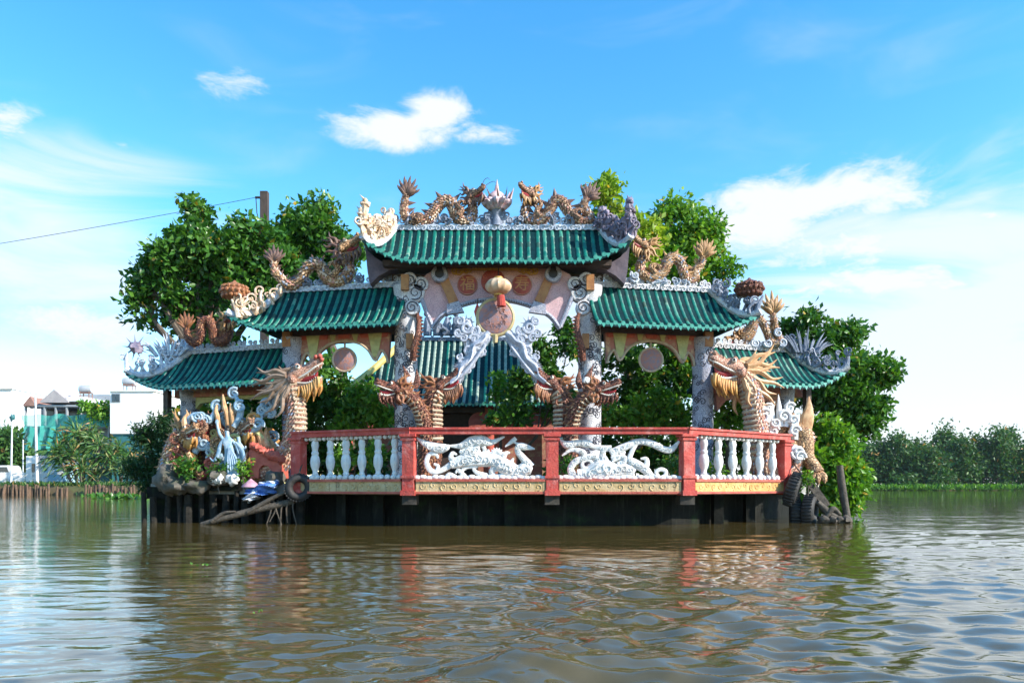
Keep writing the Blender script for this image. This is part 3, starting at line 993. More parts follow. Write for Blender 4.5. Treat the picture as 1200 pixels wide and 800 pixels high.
def add_roof(parent, rs, spacing=0.17, rib_r=0.055, pale=False, back=True, name='roof', crestmat=None):
    b = MB()
    nx_, ny_ = 44, 26
    xs = [rs.xL + (rs.xR - rs.xL) * i / nx_ for i in range(nx_ + 1)]
    ys = [-rs.B + 2 * rs.B * j / ny_ for j in range(ny_ + 1)]
    vs, fs = [], []
    for top in (0, 1):
        for x in xs:
            for y in ys:
                vs.append(rs.pt(x, y, 0 if top == 0 else -0.075))
    o = (nx_ + 1) * (ny_ + 1)
    q = lambda i, j, t: t * o + i * (ny_ + 1) + j
    for i in range(nx_):
        for j in range(ny_):
            fs.append((q(i, j, 0), q(i + 1, j, 0), q(i + 1, j + 1, 0), q(i, j + 1, 0)))
            fs.append((q(i, j, 1), q(i, j + 1, 1), q(i + 1, j + 1, 1), q(i + 1, j, 1)))
    for i in range(nx_):
        fs.append((q(i, 0, 0), q(i, 0, 1), q(i + 1, 0, 1), q(i + 1, 0, 0)))
        fs.append((q(i, ny_, 0), q(i + 1, ny_, 0), q(i + 1, ny_, 1), q(i, ny_, 1)))
    for j in range(ny_):
        fs.append((q(0, j, 0), q(0, j + 1, 0), q(0, j + 1, 1), q(0, j, 1)))
        fs.append((q(nx_, j, 0), q(nx_, j, 1), q(nx_, j + 1, 1), q(nx_, j + 1, 0)))
    b.add(vs, fs)
    ru = random.Random(int(abs(rs.ox * 100)))

    def rib(fn, sideax, t0, t1, tile=0.17, mi=1):
        """fn(s) -> world point on the surface"""
        L = (fn(1.0) - fn(0.0)).length * 1.1
        k = max(2, int(L / tile))
        vs_, fs_ = [], []
        N = 7
        rings = 0
        jit = ru.uniform(-0.018, 0.018)
        for a in range(k):
            for e, rr in ((0.0, rib_r * 0.86), (0.96, rib_r * 1.06)):
                s = min(1.0, (a + e) / k)
                p = fn(s)
                for m_ in range(N):
                    an = math.pi * m_ / (N - 1)
                    vs_.append(p + sideax * (math.cos(an) * rr + jit) + Vector((0, 0, math.sin(an) * rr * 1.15 - 0.01)))
                rings += 1
        for r_ in range(rings - 1):
            for m_ in range(N - 1):
                fs_.append((r_ * N + m_, r_ * N + m_ + 1, (r_ + 1) * N + m_ + 1, (r_ + 1) * N + m_))
        fs_.append(tuple(range(N)))
        fs_.append(tuple((rings - 1) * N + m_ for m_ in range(N - 1, -1, -1)))
        b.cur = mi if not pale or ru.random() < 0.12 else 3
        m0 = len(b.m)
        b.add(vs_, fs_)
        for a in range(k):
            u_ = ru.random()
            if u_ < 0.16 and not pale:
                mm_ = 4 if u_ < 0.10 else 5
                for fi in range((2 * a) * (N - 1), min((2 * a + 2) * (N - 1), (rings - 1) * (N - 1))):
                    b.m[m0 + fi] = mm_
        # round cap at the eave
        pe = fn(1.0)
        d = (fn(1.0) - fn(0.97))
        d.z = 0
        d.normalize()
        b.cur = 2
        cap = [pe + d * 0.006 + sideax * (math.cos(2 * math.pi * m_ / 10) * rib_r * 1.08) + Vector((0, 0, math.sin(2 * math.pi * m_ / 10) * rib_r * 1.08 + 0.005)) for m_ in range(10)]
        cap2 = [c_ - d * 0.05 for c_ in cap]
        b.add(cap + cap2, [tuple(range(10))] + [(m_, (m_ + 1) % 10, 10 + (m_ + 1) % 10, 10 + m_) for m_ in range(10)])
        b.cur = 0

    xax = Vector((rs.c, rs.sn, 0))
    yax = Vector((-rs.sn, rs.c, 0))
    cnt = int((rs.xR - rs.xL - 0.1) / spacing)
    for i in range(cnt + 1):
        lx = rs.xL + 0.05 + (rs.xR - rs.xL - 0.1) * i / cnt
        d = rs.dx(lx)
        st = rs.B * (1 - d) if d < 1 else 0.05
        for sg in ((-1, 1) if back else (-1,)):
            if rs.B - st > 0.12:
                rib(lambda s, sg=sg: rs.pt(lx, sg * (st + (rs.B - st) * s)), xax, 0, 1)
        # drip tile between ribs along the front eave
        if i < cnt:
            lm = lx + spacing / 2
            p = rs.pt(min(lm, rs.xR), -rs.B, -0.02)
            b.cur = 2
            b.add([p + xax * -0.06 + Vector((0, 0, .02)), p + xax * 0.06 + Vector((0, 0, .02)), p + Vector((0, 0, -0.085)) - yax * 0.012, p - yax * -0.02 + Vector((0, 0, 0.0))],
                  [(0, 1, 2), (0, 2, 3), (1, 3, 2), (0, 3, 1)])
            b.cur = 0
    for (re, xe, ok) in ((rs.rR, rs.xR, rs.rR < rs.xR), (rs.rL, rs.xL, rs.rL > rs.xL)):
        if not ok:
            continue
        c2 = int((2 * rs.B - 0.1) / spacing)
        for i in range(c2 + 1):
            ly = -rs.B + 0.05 + (2 * rs.B - 0.1) * i / c2
            tt = abs(ly) / rs.B
            x0 = re + (xe - re) * tt
            if abs(xe - x0) > 0.12:
                rib(lambda s: rs.pt(x0 + (xe - x0) * s, ly), yax, 0, 1)
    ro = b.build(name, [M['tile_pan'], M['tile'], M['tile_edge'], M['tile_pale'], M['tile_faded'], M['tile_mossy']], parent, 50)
    return ro


def add_crest(roof_o, rs, height=0.16, mtl=None, y=0.0, hips=True):
    """mosaic ridge beam with a row of scrolls, and mosaic hips"""
    mtl = mtl or M['crest']
    b = MB()
    xax = Vector((rs.c, rs.sn, 0))
    rL, rR = rs.rL, rs.rR
    L = rR - rL
    cx = (rL + rR) / 2
    p = rs.w(cx, y, rs.zr + 0.02)
    b.box(p, (L + 0.06, 0.13, 0.12), rs.rot)
    k = int(L / 0.155)
    for i in range(k + 1):
        lx = rL + L * i / k
        c = rs.w(lx, y, rs.zr + 0.02)
        sg = 1 if i % 2 else -1
        b.scroll(c + Vector((0, 0, 0.075 + height * 0.42 + 0.015 * math.sin(i * 3.1))), xax * sg, (0, 0, 1), height * 0.52, 1.5, 0.024, -1.2, 5, 16)
        fr = rs.w(lx, y - 0.075, rs.zr - 0.01)
        b.scroll(fr, xax * sg, (0, 0, 1), 0.07, 1.3, 0.018, 0.6, 5, 12)
    if hips:
        for (re, xe, ok) in ((rR, rs.xR, rR < rs.xR), (rL, rs.xL, rL > rs.xL)):
            if ok:
                for sg in (-1, 1):
                    pts = [rs.pt(re + (xe - re) * t, sg * rs.B * t, 0.06) for t in [i / 10 for i in range(11)]]
                    b.tube(pts, [0.085] * 11, 8)
    return b.build("ridge_crest", mtl, roof_o)


def coral(b, base_pts, height, cnt, r, rr, out=Vector((0, 0, 0)), ydepth=0.25):
    """branching curls standing on a line"""
    for i in range(cnt):
        t = rr.random()
        s = t * (len(base_pts) - 1)
        j = min(int(s), len(base_pts) - 2)
        p = base_pts[j].lerp(base_pts[j + 1], s - j) + Vector((0, rr.uniform(-ydepth, ydepth), 0))
        h = height * rr.uniform(0.35, 1.0)
        lean = Vector((rr.gauss(0, 0.35), rr.gauss(0, 0.25), 1.0)).normalized()
        q = p + lean * h + out * h
        m_ = p.lerp(q, 0.5) + Vector((rr.gauss(0, .06), rr.gauss(0, .05), 0))
        b.stroke([(*p, r * 1.3), (*m_, r), (*q, r * 0.75)], 4, 6)
        sg = rr.choice((-1, 1))
        b.scroll(q + Vector((sg * r, 0, 0)), Vector((sg, rr.uniform(-.5, .5), 0)), Vector((0, 0, 1)), r * rr.uniform(2.0, 3.4), 1.3, r * 0.8, rr.uniform(0, 6), 5, 14)
        if rr.random() < 0.5:
            q2 = m_ + Vector((rr.uniform(-1, 1) * h * 0.5, rr.uniform(-.3, .3) * h, h * 0.3))
            b.stroke([(*m_, r * 0.8), (*q2, r * 0.3)], 3, 5)


def scroll_on_cyl(b, cx, cy, rad, z0, z1, cnt, seed):
    rr = random.Random(seed)
    for i in range(cnt):
        th0 = rr.uniform(0, 2 * math.pi)
        zc = z0 + (z1 - z0) * (i + rr.random()) / cnt
        Rr = rr.uniform(0.05, 0.10)
        sg = rr.choice((-1, 1))
        st = rr.uniform(0, 6.28)
        pts = []
        for k in range(15):
            t = k / 14
            an = st + sg * t * 1.35 * 2 * math.pi
            q = Rr * (1 - 0.82 * t)
            th = th0 + q * math.cos(an) / rad
            pts.append((cx + math.cos(th) * (rad + 0.002), cy + math.sin(th) * (rad + 0.002), min(z1, max(z0, zc + q * math.sin(an)))))
        b.tube(pts, 0.010, 4)


def column(parent, x, y, z0, z1, r=0.25, seed=1, cnt=110, name='column', mtl=None):
    b = MB()
    b.lathe((x, y, 0), [(r * 1.25, z0), (r * 1.25, z0 + 0.12), (r * 1.05, z0 + 0.2), (r, z0 + 0.3), (r, z1 - 0.25), (r * 1.05, z1 - 0.2), (r * 1.15, z1)], 24)
    b.cur = 1
    scroll_on_cyl(b, x, y, r, z0 + 0.3, z1 - 0.25, cnt, seed)
    return b.build(name, [mtl or M['mosaic'], M['scroll']], parent)


# ------------------------------------------------------------------ central gate
GX, GY = (583.0 - 600) / F * 17.2, 17.2
gate = thing("central_gate", "tall middle gate with green tiled roof, pink arch board and mosaic columns", "gate", (GX, GY, DECK))
rs0 = RoofShape(GX, GY, 0, -2.86, 2.86, -2.28, 2.28, 0.86, 6.55, 0.95, 0.46, 1.15)
ro = add_roof(gate, rs0, 0.172, 0.048)
add_crest(ro, rs0, 0.2)
GCX = [P(476, 0, GY).x, P(691, 0, GY).x]
for i, x in enumerate(GCX):
    column(gate, x, GY, DECK, 5.25, 0.255, 11 + i, 300)
# beam under the roof
b = MB()
b.box((GX, GY + 0.16, 5.42), (4.75, 0.2, 0.26))
b.box((GX, GY, 5.66), (5.0, 0.9, 0.12))
b.build("roof_beam", M['darkwood'], gate, 0)
for s, x in ((-1, GCX[0]), (1, GCX[1])):
    for cc, ss in (((x - s * 0.02, GY - 0.30, 5.26), (0.17, 0.16, 0.34)), ((x - s * 0.12, GY - 0.28, 3.98), (0.15, 0.14, 0.32))):
        b = MB()
        b.box(cc, ss)
        b.build("orange_block", M['orange'], gate, 0)
    # mosaic scroll bracket on the inner face
    b = MB()
    for (px_, py_, rr_) in ((488, 345, 11), (484, 362, 9), (494, 335, 9), (481, 330, 9)):
        X = (px_ - 583.5) * (-s) + 583.5
        p = P(X, py_, 17.1)
        b.lathe((p.x, 17.02, p.z), [(rr_ * 0.9 / 52.6, -0.1), (rr_ / 52.6, -0.08), (rr_ / 52.6, 0.08), (rr_ * 0.9 / 52.6, 0.1)], 16, 'Y')
        b.cur = 1
        b.scroll((p.x, 16.91, p.z), (1, 0, 0), (0, 0, 1), rr_ * 0.8 / 52.6, 1.6, 0.014, px_, 4, 18)
        b.cur = 0
    b.build("scroll_bracket", [M['mosaic'], M['scroll']], gate)
    # outer bracket carrying the roof corner
    b = MB()
    poly = [(427, 287), (430, 318), (433, 332), (443, 322), (456, 315), (472, 312), (472, 306), (450, 307), (438, 300)]
    pp = []
    for (px_, py_) in poly:
        X = px_ if s < 0 else 2 * 583.3 - px_ - 1
        q = P(X, py_, 16.9)
        pp.append((q.x, q.z))
    b.prism(pp, 16.98, 17.32)
    b.build("corner_bracket", M['shade_purple'], gate, 0)

# pink arch board
def pxpoly(pts, Y):
    return [(P(x, y, Y).x, P(x, y, Y).z) for x, y in pts]


AY = 17.0
arch_low = [(656, 384), (646, 371), (634, 363), (620, 357), (601, 352), (580, 350), (559, 352), (540, 357), (527, 363), (516, 371), (507, 384)]
board = [(515, 313), (652, 313), (667, 321), (677, 333), (670, 347), (663, 366)] + arch_low + [(500, 366), (493, 347), (487, 335), (500, 321)]
b = MB()
b.prism(pxpoly(board, AY), AY, AY + 0.14)
ab = b.build("arch_board", M['pink'], gate, 0)
b = MB()
pts = spline([(*P(x, y + 1, AY - 0.03),) for x, y in arch_low], 4)
b.tube(pts, [0.055] * len(pts), 8)
for s in (-1, 1):
    q = [(486, 336), (493, 348), (500, 366), (507, 383)]
    q = q if s < 0 else [(1163.5 - x, y) for x, y in q]
    pts = spline([(*P(x, y, AY - 0.03),) for x, y in q], 4)
    b.tube(pts, [0.05] * len(pts), 8)
b.cur = 1
for i in range(70):
    t = i / 69
    k = t * (len(arch_low) - 1)
    j = min(int(k), len(arch_low) - 2)
    x = arch_low[j][0] + (arch_low[j + 1][0] - arch_low[j][0]) * (k - j)
    y = arch_low[j][1] + (arch_low[j + 1][1] - arch_low[j][1]) * (k - j)
    b.box(P(x, y + 1, AY - 0.083), (0.028, 0.02, 0.028), 0, 0, i * 0.7)
b.build("mosaic_border", [M['mosaic_grey'], M['scroll']], ab)
for s in (-1, 1):
    mx = (lambda x: x) if s < 0 else (lambda x: 1163.5 - x)
    b = MB()
    b.prism(pxpoly([(mx(x), y) for x, y in [(512, 322), (523, 320), (537, 352), (527, 357)]], AY - 0.05), AY - 0.09, AY - 0.005)
    br = b.build("bracket", M['orange'], gate, 0)
    b = MB()
    p = P(mx(515.5), 322, AY - 0.06)
    b.lathe((p.x, AY - 0.14, p.z), [(0.17, -0.03), (0.19, 0), (0.19, 0.1), (0.17, 0.13)], 16, 'Y')
    b.cur = 1
    b.box((p.x + s * 0.0, AY - 0.17, p.z + 0.12), (0.12, 0.03, 0.26))  # darkness of the hollow put in as a black bar and disc
    b.lathe((p.x, AY - 0.176, p.z + 0.0), [(0.10, -0.01), (0.10, 0.03)], 14, 'Y')
    b.build("bracket_capital", [M['mosaic_grey'], M['black']], br)
    b = MB()
    b.prism(pxpoly([(mx(x), y) for x, y in [(524, 357), (538, 353), (544, 366), (524, 369)]], AY - 0.05), AY - 0.11, AY + 0.02)
    b.build("bracket_foot", M['mosaic_grey'], br)


def glyph(parent, ch, center, size, mtl, name='character'):
    cu = bpy.data.curves.new('t', 'FONT')
    cu.body = ch
    cu.size = size
    cu.align_x, cu.align_y = 'CENTER', 'CENTER'
    cu.extrude = 0.012
    to = bpy.data.objects.new('t', cu)
    COL.objects.link(to)
    dg = bpy.context.evaluated_depsgraph_get()
    me = bpy.data.meshes.new_from_object(to.evaluated_get(dg))
    bpy.data.objects.remove(to)
    me.transform(Matrix.Rotation(R(90), 4, 'X'))
    me.transform(Matrix.Translation(Vector(center) - root_loc(parent)))
    me.materials.clear()
    me.materials.append(mtl)
    o = bpy.data.objects.new(name, me)
    COL.objects.link(o)
    o.parent = parent
    return o


for x, ch in ((548, '\u798f'), (611.5, '\u5bff')):
    p = P(x, 334, AY)
    b = MB()
    rr = 12 / 52.9
    b.lathe((p.x, AY - 0.02, p.z), [(rr, 0.03), (rr, -0.01), (rr * 0.93, -0.022)], 24, 'Y')
    b.cur = 1
    ring = [(p.x + rr * 0.95 * math.cos(a * math.pi / 14), AY - 0.035, p.z + rr * 0.95 * math.sin(a * math.pi / 14)) for a in range(29)]
    b.tube(ring, 0.014, 5, cap=False)
    mo = b.build("medallion", [M['giltred'], M['maroon']], ab)
    glyph(gate, ch, (p.x, AY - 0.05, p.z), rr * 1.5, M['orangegilt'])
b = MB()
p = P(578, 330, AY)
b.lathe((p.x, AY - 0.015, p.z), [(0.27, 0.03), (0.27, -0.01), (0.25, -0.02)], 24, 'Y')
b.cur = 1
for a in range(12):
    an = a * math.pi / 6
    b.scroll((p.x + 0.2 * math.cos(an), AY - 0.04, p.z + 0.2 * math.sin(an)), (1, 0, 0), (0, 0, 1), 0.05, 1.2, 0.012, an, 4, 10)
b.build("medallion", [M['giltred'], M['salmon']], ab)
# gilt ornament strip along the top
b = MB()
for sgn in (-1, 1):
    for k in range(5):
        p = P(580 + sgn * (30 + k * 4.2), 317 + k % 2, AY - 0.02)
        b.scroll((p.x, AY - 0.03, p.z), (sgn, 0, 0), (0, 0, 1), 0.085 if k > 2 else 0.06, 1.5, 0.022, k, 5, 14)
p0, p1 = P(553, 315, AY), P(607, 315, AY)
b.box(((p0.x + p1.x) / 2, AY - 0.02, p0.z), (p1.x - p0.x, 0.05, 0.09))
for k in range(16):
    b.ball((p0.x + (p1.x - p0.x) * (k + .5) / 16, AY - 0.05, p0.z), 0.03, 6, 5)
b.build("gilt_strip", M['gilt'], ab)

# corner ornaments of the middle roof
rr_ = random.Random(5)
for sgn, mk in ((-1, 'coral'), (1, 'purple')):  # sunlit pale left end and shaded dark right end, put into the colours
    b = MB()
    base = [rs0.pt(sgn * x, -y, 0.05) for x, y in ((2.3, 0.05), (2.5, 0.3), (2.7, 0.6), (2.84, 0.82))]
    base2 = [rs0.pt(sgn * x, y, 0.05) for x, y in ((2.3, 0.05), (2.5, 0.3), (2.7, 0.6), (2.84, 0.8))]
    coral(b, base, 0.55, 34, 0.034, rr_, Vector((sgn * 0.12, 0, 0)), 0.1)
    coral(b, base2, 0.5, 14, 0.036, rr_, Vector((sgn * 0.12, 0, 0)), 0.1)
    for k in range(34):
        q = base[0].lerp(base[-1], rr_.uniform(0.0, 0.9)) + Vector((0, rr_.uniform(-.05, .05), rr_.uniform(0.02, 0.42)))
        b.rockball(q, rr_.uniform(0.05, 0.10), k, 0.35, 9, 7)
    # tall outer stem
    tp = rs0.pt(sgn * 2.84, -0.78, 0.05)
    st = [(*tp, 0.09), (*(tp + Vector((sgn * 0.02, 0, 0.30))), 0.06), (*(tp + Vector((0.0, 0.02, 0.52))), 0.07), (*(tp + Vector((-sgn * 0.02, 0.02, 0.68))), 0.085), (*(tp + Vector((0, 0.02, 0.80))), 0.03)]
    b.stroke(st, 4, 8)
    for k in range(16):
        q = tp + Vector((rr_.uniform(-.09, .09), 0, rr_.uniform(0.2, 0.85)))
        b.blade(q, (1, 0, 0), (rr_.uniform(-.9, .9), rr_.uniform(-.4, .4), 1), 0.14, 0.04, 0.03)
        b.rockball(q, rr_.uniform(.04, .07), k, 0.35, 8, 6)
    b.build("corner_ornament", M[mk], ro)


# ------------------------------------------------------------------ side gates and outer pavilions
def wing(s):
    """s = -1 the shaded one, +1 the sunlit one"""
    tilt = R(11) * s
    ix, iy = GX + s * 2.20, 17.25
    lbl = "side gate in shade left of the tall middle gate, with green roof and fretted board" if s < 0 else "sunlit side gate right of the tall middle gate, with green roof and fretted board"
    w = thing("side_gate", lbl, "gate", (ix + s * 2.4, iy + 0.45, DECK), None)
    d = Vector((s * math.cos(R(11)), math.sin(R(11)), 0))
    if s > 0:
        rs = RoofShape(ix, iy, tilt, -0.22, 3.55, -0.22, 2.72, 0.86, 5.30, 1.02, 0.34, 1.2)
    else:
        rs = RoofShape(ix, iy, tilt, -3.75, 0.22, -2.82, 0.22, 0.86, 5.30, 1.02, 0.34, 1.2)
    r_o = add_roof(w, rs, 0.172, 0.045)
    add_crest(r_o, rs, 0.13, M['mosaic'] if s > 0 else M['crest'])
    # column near the outer end
    cx, cy = ix + d.x * 2.58, iy + d.y * 2.58
    column(w, cx, cy, DECK, 4.2, 0.235, 30 + s, 110, mtl=M['mosaic_grey'])
    # fretted board under the eave, following the gate's line
    def pl(x, y, z):
        return Vector((ix + d.x * x + (-d.y * s) * 0 + math.sin(R(11)) * s * 0 + y * (-math.sin(tilt)), iy + d.y * x + y * math.cos(tilt), z))
    xx = [0.25, 0.30, 0.42, 0.55, 0.72, 0.95, 1.3, 1.65, 1.88, 2.05, 2.18, 2.30, 2.35]
    zz = [3.55, 3.72, 3.84, 3.62, 3.86, 4.02, 4.08, 4.02, 3.86, 3.62, 3.84, 3.72, 3.55]
    poly = [(0.2, 4.32), (2.4, 4.32)] + list(zip(xx[::-1], zz[::-1]))
    b = MB()
    b.prism(poly, -0.06, 0.06, pl)
    fb = b.build("fretted_board", M['maroon'], w, 0)
    inl = [[(xa - 0.08, 4.26), (xb + 0.08, 4.26), (xb - 0.02, 3.74), ((xa + xb) / 2, 3.68), (xa + 0.02, 3.74)] for (xa, xb) in ((0.46, 0.64), (1.96, 2.14))]
    inl += [[(0.95, 4.28), (1.12, 4.28), (1.06, 4.09), (0.99, 4.08)], [(1.48, 4.28), (1.65, 4.28), (1.61, 4.08), (1.54, 4.09)]]
    for pg in inl:
        b = MB()
        b.prism(pg, -0.085, -0.058, pl)
        b.build("olive_inlay", M['olive'], fb, 0)
    b = MB()
    ar = [pl(x, -0.07, z) for x, z in zip(xx, zz)]
    b.tube(spline([tuple(q) for q in ar], 4), 0.032, 6)
    b.build("board_edging", M['belly'], fb)
    for x0_, x1_ in ((0.22, 0.44), (0.66, 0.93), (1.14, 1.46), (1.67, 1.94), (2.16, 2.38)):
        b = MB()
        b.prism([(x0_, 4.28), (x1_, 4.28), (x1_ - 0.04, 4.14), (x0_ + 0.04, 4.14)], -0.082, -0.058, pl)
        b.build("red_inlay", M['salmon'], fb, 0)
    # hanging disc
    c = pl(1.3, -0.02, 3.66)
    b = MB()
    b.lathe(c, [(0.24, 0.05), (0.275, 0.03), (0.275, -0.03), (0.24, -0.05)], 28, 'Y')
    b.cur = 1
    b.tube([(c.x + 0.265 * math.cos(k * math.pi / 16), c.y - 0.04, c.z + 0.265 * math.sin(k * math.pi / 16)) for k in range(33)], 0.025, 6, cap=False)
    b.tube([c + Vector((0, 0, 0.25)), c + Vector((0, 0, 0.48))], 0.025, 6)
    b.build("hanging_disc", [M['disc'], M['belly']], w)
    b = MB()
    q = pl(1.3, 0, 4.30)
    b.box(q + Vector((0, 0, 0.0)), (2.6, 0.3, 0.14), math.atan2(d.y, d.x))
    b.build("roof_beam", M['darkwood'], w, 0)
    b = MB()
    q = pl(2.62, -0.2, 4.14)
    b.box(q, (0.2, 0.12, 0.34), tilt)
    b.build("orange_block", M['orange'], w, 0)
    # corner ornament with a brown shell on top
    rr = random.Random(40 + s)
    b = MB()
    base = [rs.pt(s * x, -y, 0.05) for x, y in ((2.75, 0.05), (3.0, 0.3), (3.25, 0.55), (3.48, 0.78))]
    coral(b, base, 0.42, 22, 0.036, rr, Vector((s * 0.1, 0, 0)), 0.1)
    base2 = [rs.pt(s * x, y, 0.05) for x, y in ((2.75, 0.05), (3.0, 0.3), (3.25, 0.55))]
    coral(b, base2, 0.35, 8, 0.036, rr, Vector((s * 0.1, 0, 0)), 0.1)
    tp = rs.pt(s * 3.48, -0.80, 0.05)
    b.stroke([(*tp, 0.07), (*(tp + Vector((s * 0.05, 0, 0.2))), 0.055), (*(tp + Vector((s * 0.16, 0, 0.42))), 0.02)], 4, 7)
    b.build("corner_ornament", M['coral'] if s < 0 else M['slate'], r_o)
    b = MB()
    c = P(275, 341, 17.35) if s < 0 else P(878, 338, 17.35)
    b.lathe((c.x, c.y, c.z - 0.16), [(0.10, -0.06), (0.20, 0.0), (0.29, 0.08), (0.30, 0.16), (0.25, 0.25), (0.14, 0.32), (0.05, 0.36), (0.02, 0.40)], 20)
    for k in range(16):
        an = k * math.pi / 8
        for h, r1 in ((0.04, 0.25), (0.14, 0.30), (0.23, 0.26)):
            b.ball((c.x + r1 * math.cos(an + h), c.y + r1 * math.sin(an + h), c.z - 0.16 + h), 0.05, 6, 5)
    b.stroke([(c.x, c.y, c.z - 0.5, 0.06), (c.x, c.y, c.z - 0.15, 0.09)], 3, 8)
    b.build("shell_finial", M['brownfin'] if s < 0 else M['brown'], r_o)
    return rs, Vector((cx, cy, 0)), w


rsL, colL, wingL = wing(-1)
rsR, colR, wingR = wing(1)


def ridge_scrolls(rs, roof_parent, n, seed, mk, x0, x1, h=0.3):
    rr = random.Random(seed)
    for k in range(n):
        lx = x0 + (x1 - x0) * (k + rr.random()) / n
        b = MB()
        p = rs.w(lx, rr.uniform(-.08, .08), rs.zr + 0.08)
        coral(b, [p, p + Vector((0.05, 0, 0))], h * rr.uniform(0.6, 1.2), 3, 0.026, rr, Vector((0, 0, 0)), 0.05)
        b.build("ridge_scroll", M[mk], roof_parent)


ridge_scrolls(rs0, ro, 16, 4, 'slate', -2.1, 2.1, 0.24)
for rs_, w_, sd in ((rsL, wingL, -1), (rsR, wingR, 1)):
    r_o = [c for c in w_.children if c.name.startswith('roof') and 'beam' not in c.name][0]
    ridge_scrolls(rs_, r_o, 11, 8 + sd, 'crest' if sd > 0 else 'slate', min(0.1 * sd, 2.7 * sd), max(0.1 * sd, 2.7 * sd), 0.26)


def pavilion(s, col):
    a = R(19)
    tilt = a * s
    d = Vector((s * math.cos(a), math.sin(a), 0))
    ix, iy = col.x + s * (0.12 if s > 0 else 0.0), col.y + 0.12
    L = 3.32 if s > 0 else 4.15
    lbl = "low end pavilion in deep shade behind the great dragon with dull mane" if s < 0 else "low sunlit end pavilion with green roof behind the bright pinkish dragon head"
    w = thing("end_pavilion", lbl, "pavilion", (ix + d.x * 1.5, iy + d.y * 1.5, DECK))
    if s > 0:
        rs = RoofShape(ix, iy, tilt, 0.0, L, 0.0, L - 1.1, 0.86, 4.06, 0.95, 0.46, 1.25)
    else:
        rs = RoofShape(ix, iy, tilt, -L, 0.0, -L + 1.2, 0.0, 0.86, 4.06, 0.95, 0.42, 1.3)
    r_o = add_roof(w, rs, 0.172, 0.044)
    add_crest(r_o, rs, 0.11, M['mosaic'] if s > 0 else M['crest'])
    for k, dist in enumerate((L - 1.15,)):
        column(w, ix + d.x * dist, iy + d.y * dist, DECK, 3.1, 0.22, 60 + k + s, 80, mtl=M['mosaic_grey'])
    b = MB()
    q = Vector((ix, iy, 3.05)) + d * (L * 0.42)
    b.box(q, (L * 0.78, 0.25, 0.2), math.atan2(d.y, d.x))
    b.build("roof_beam", M['maroon'], w, 0)
    # slim corner post
    b = MB()
    pq = Vector((ix, iy, 0)) + d * (L - 0.62)
    b.box((pq.x, pq.y - 0.3, (DECK + 3.12) / 2), (0.14, 0.14, 3.12 - DECK), tilt)
    b.build("corner_post", M['darkwood'], w, 0)
    def pl(x, y, z):
        return Vector((ix + d.x * x + y * (-math.sin(tilt)), iy + d.y * x + y * math.cos(tilt), z))
    b = MB()
    b.prism([(0.2, 2.96), (L - 1.2, 2.96), (L - 1.25, 2.55), (L - 1.5, 2.80), ((L - 1.0) / 2, 2.88), (0.5, 2.80), (0.25, 2.55)], -0.06, 0.06, pl)
    b.build("fretted_board", M['olive'] if s < 0 else M['maroon'], w, 0)
    rr = random.Random(80 + s)
    b = MB()
    x0 = L - 1.15
    base = [rs.pt(s * (x0 + (L - x0) * t), -0.86 * t, 0.05) for t in (0.0, 0.3, 0.6, 0.97)]
    coral(b, base, 0.42, 26, 0.032, rr, Vector((s * 0.1, 0, 0)), 0.1)
    base2 = [rs.pt(s * (x0 + (L - x0) * t), 0.86 * t, 0.05) for t in (0.0, 0.3, 0.6)]
    coral(b, base2, 0.40, 10, 0.032, rr, Vector((s * 0.1, 0, 0)), 0.1)
    # plume of spiky feathers above the hip
    pc = base[1] + Vector((s * 0.1, 0, 0.25))
    for k in range(18):
        an = R(25 + k * 7.5)
        ln = rr.uniform(0.35, 0.65)
        q = pc + Vector((s * (0.35 * math.cos(an) - 0.05), rr.uniform(-.12, .12), 0.0)) * 1.0
        e = q + Vector((s * math.cos(an) * ln * 0.8, rr.uniform(-.1, .1), math.sin(an) * ln))
        b.stroke([(*q, 0.035), (*(q.lerp(e, 0.5) + Vector((0, 0, 0.05))), 0.03), (*e, 0.004)], 3, 5)
    tp = base[-1]
    b.stroke([(*tp, 0.06), (*(tp + Vector((s * 0.03, 0, 0.25))), 0.045), (*(tp + Vector((s * 0.0, 0, 0.45))), 0.012)], 4, 7)
    b.build("corner_ornament", M['crest'] if s < 0 else M['slate'], r_o)
    if s < 0:
        b = MB()
        c = P(159, 407, 18.5)
        b.rockball(c, (0.17, 0.13, 0.15), 3, 0.3)
        for k in range(9):
            an = k * 0.7
            b.blade(c, (math.sin(an), 0, -math.cos(an)), (math.cos(an), 0, math.sin(an)), 0.34, 0.04, 0.03)
        b.build("star_finial", M['purple'], r_o)
    return rs, w


rsOL, pavL = pavilion(-1, colL)
rsOR, pavR = pavilion(1, colR)


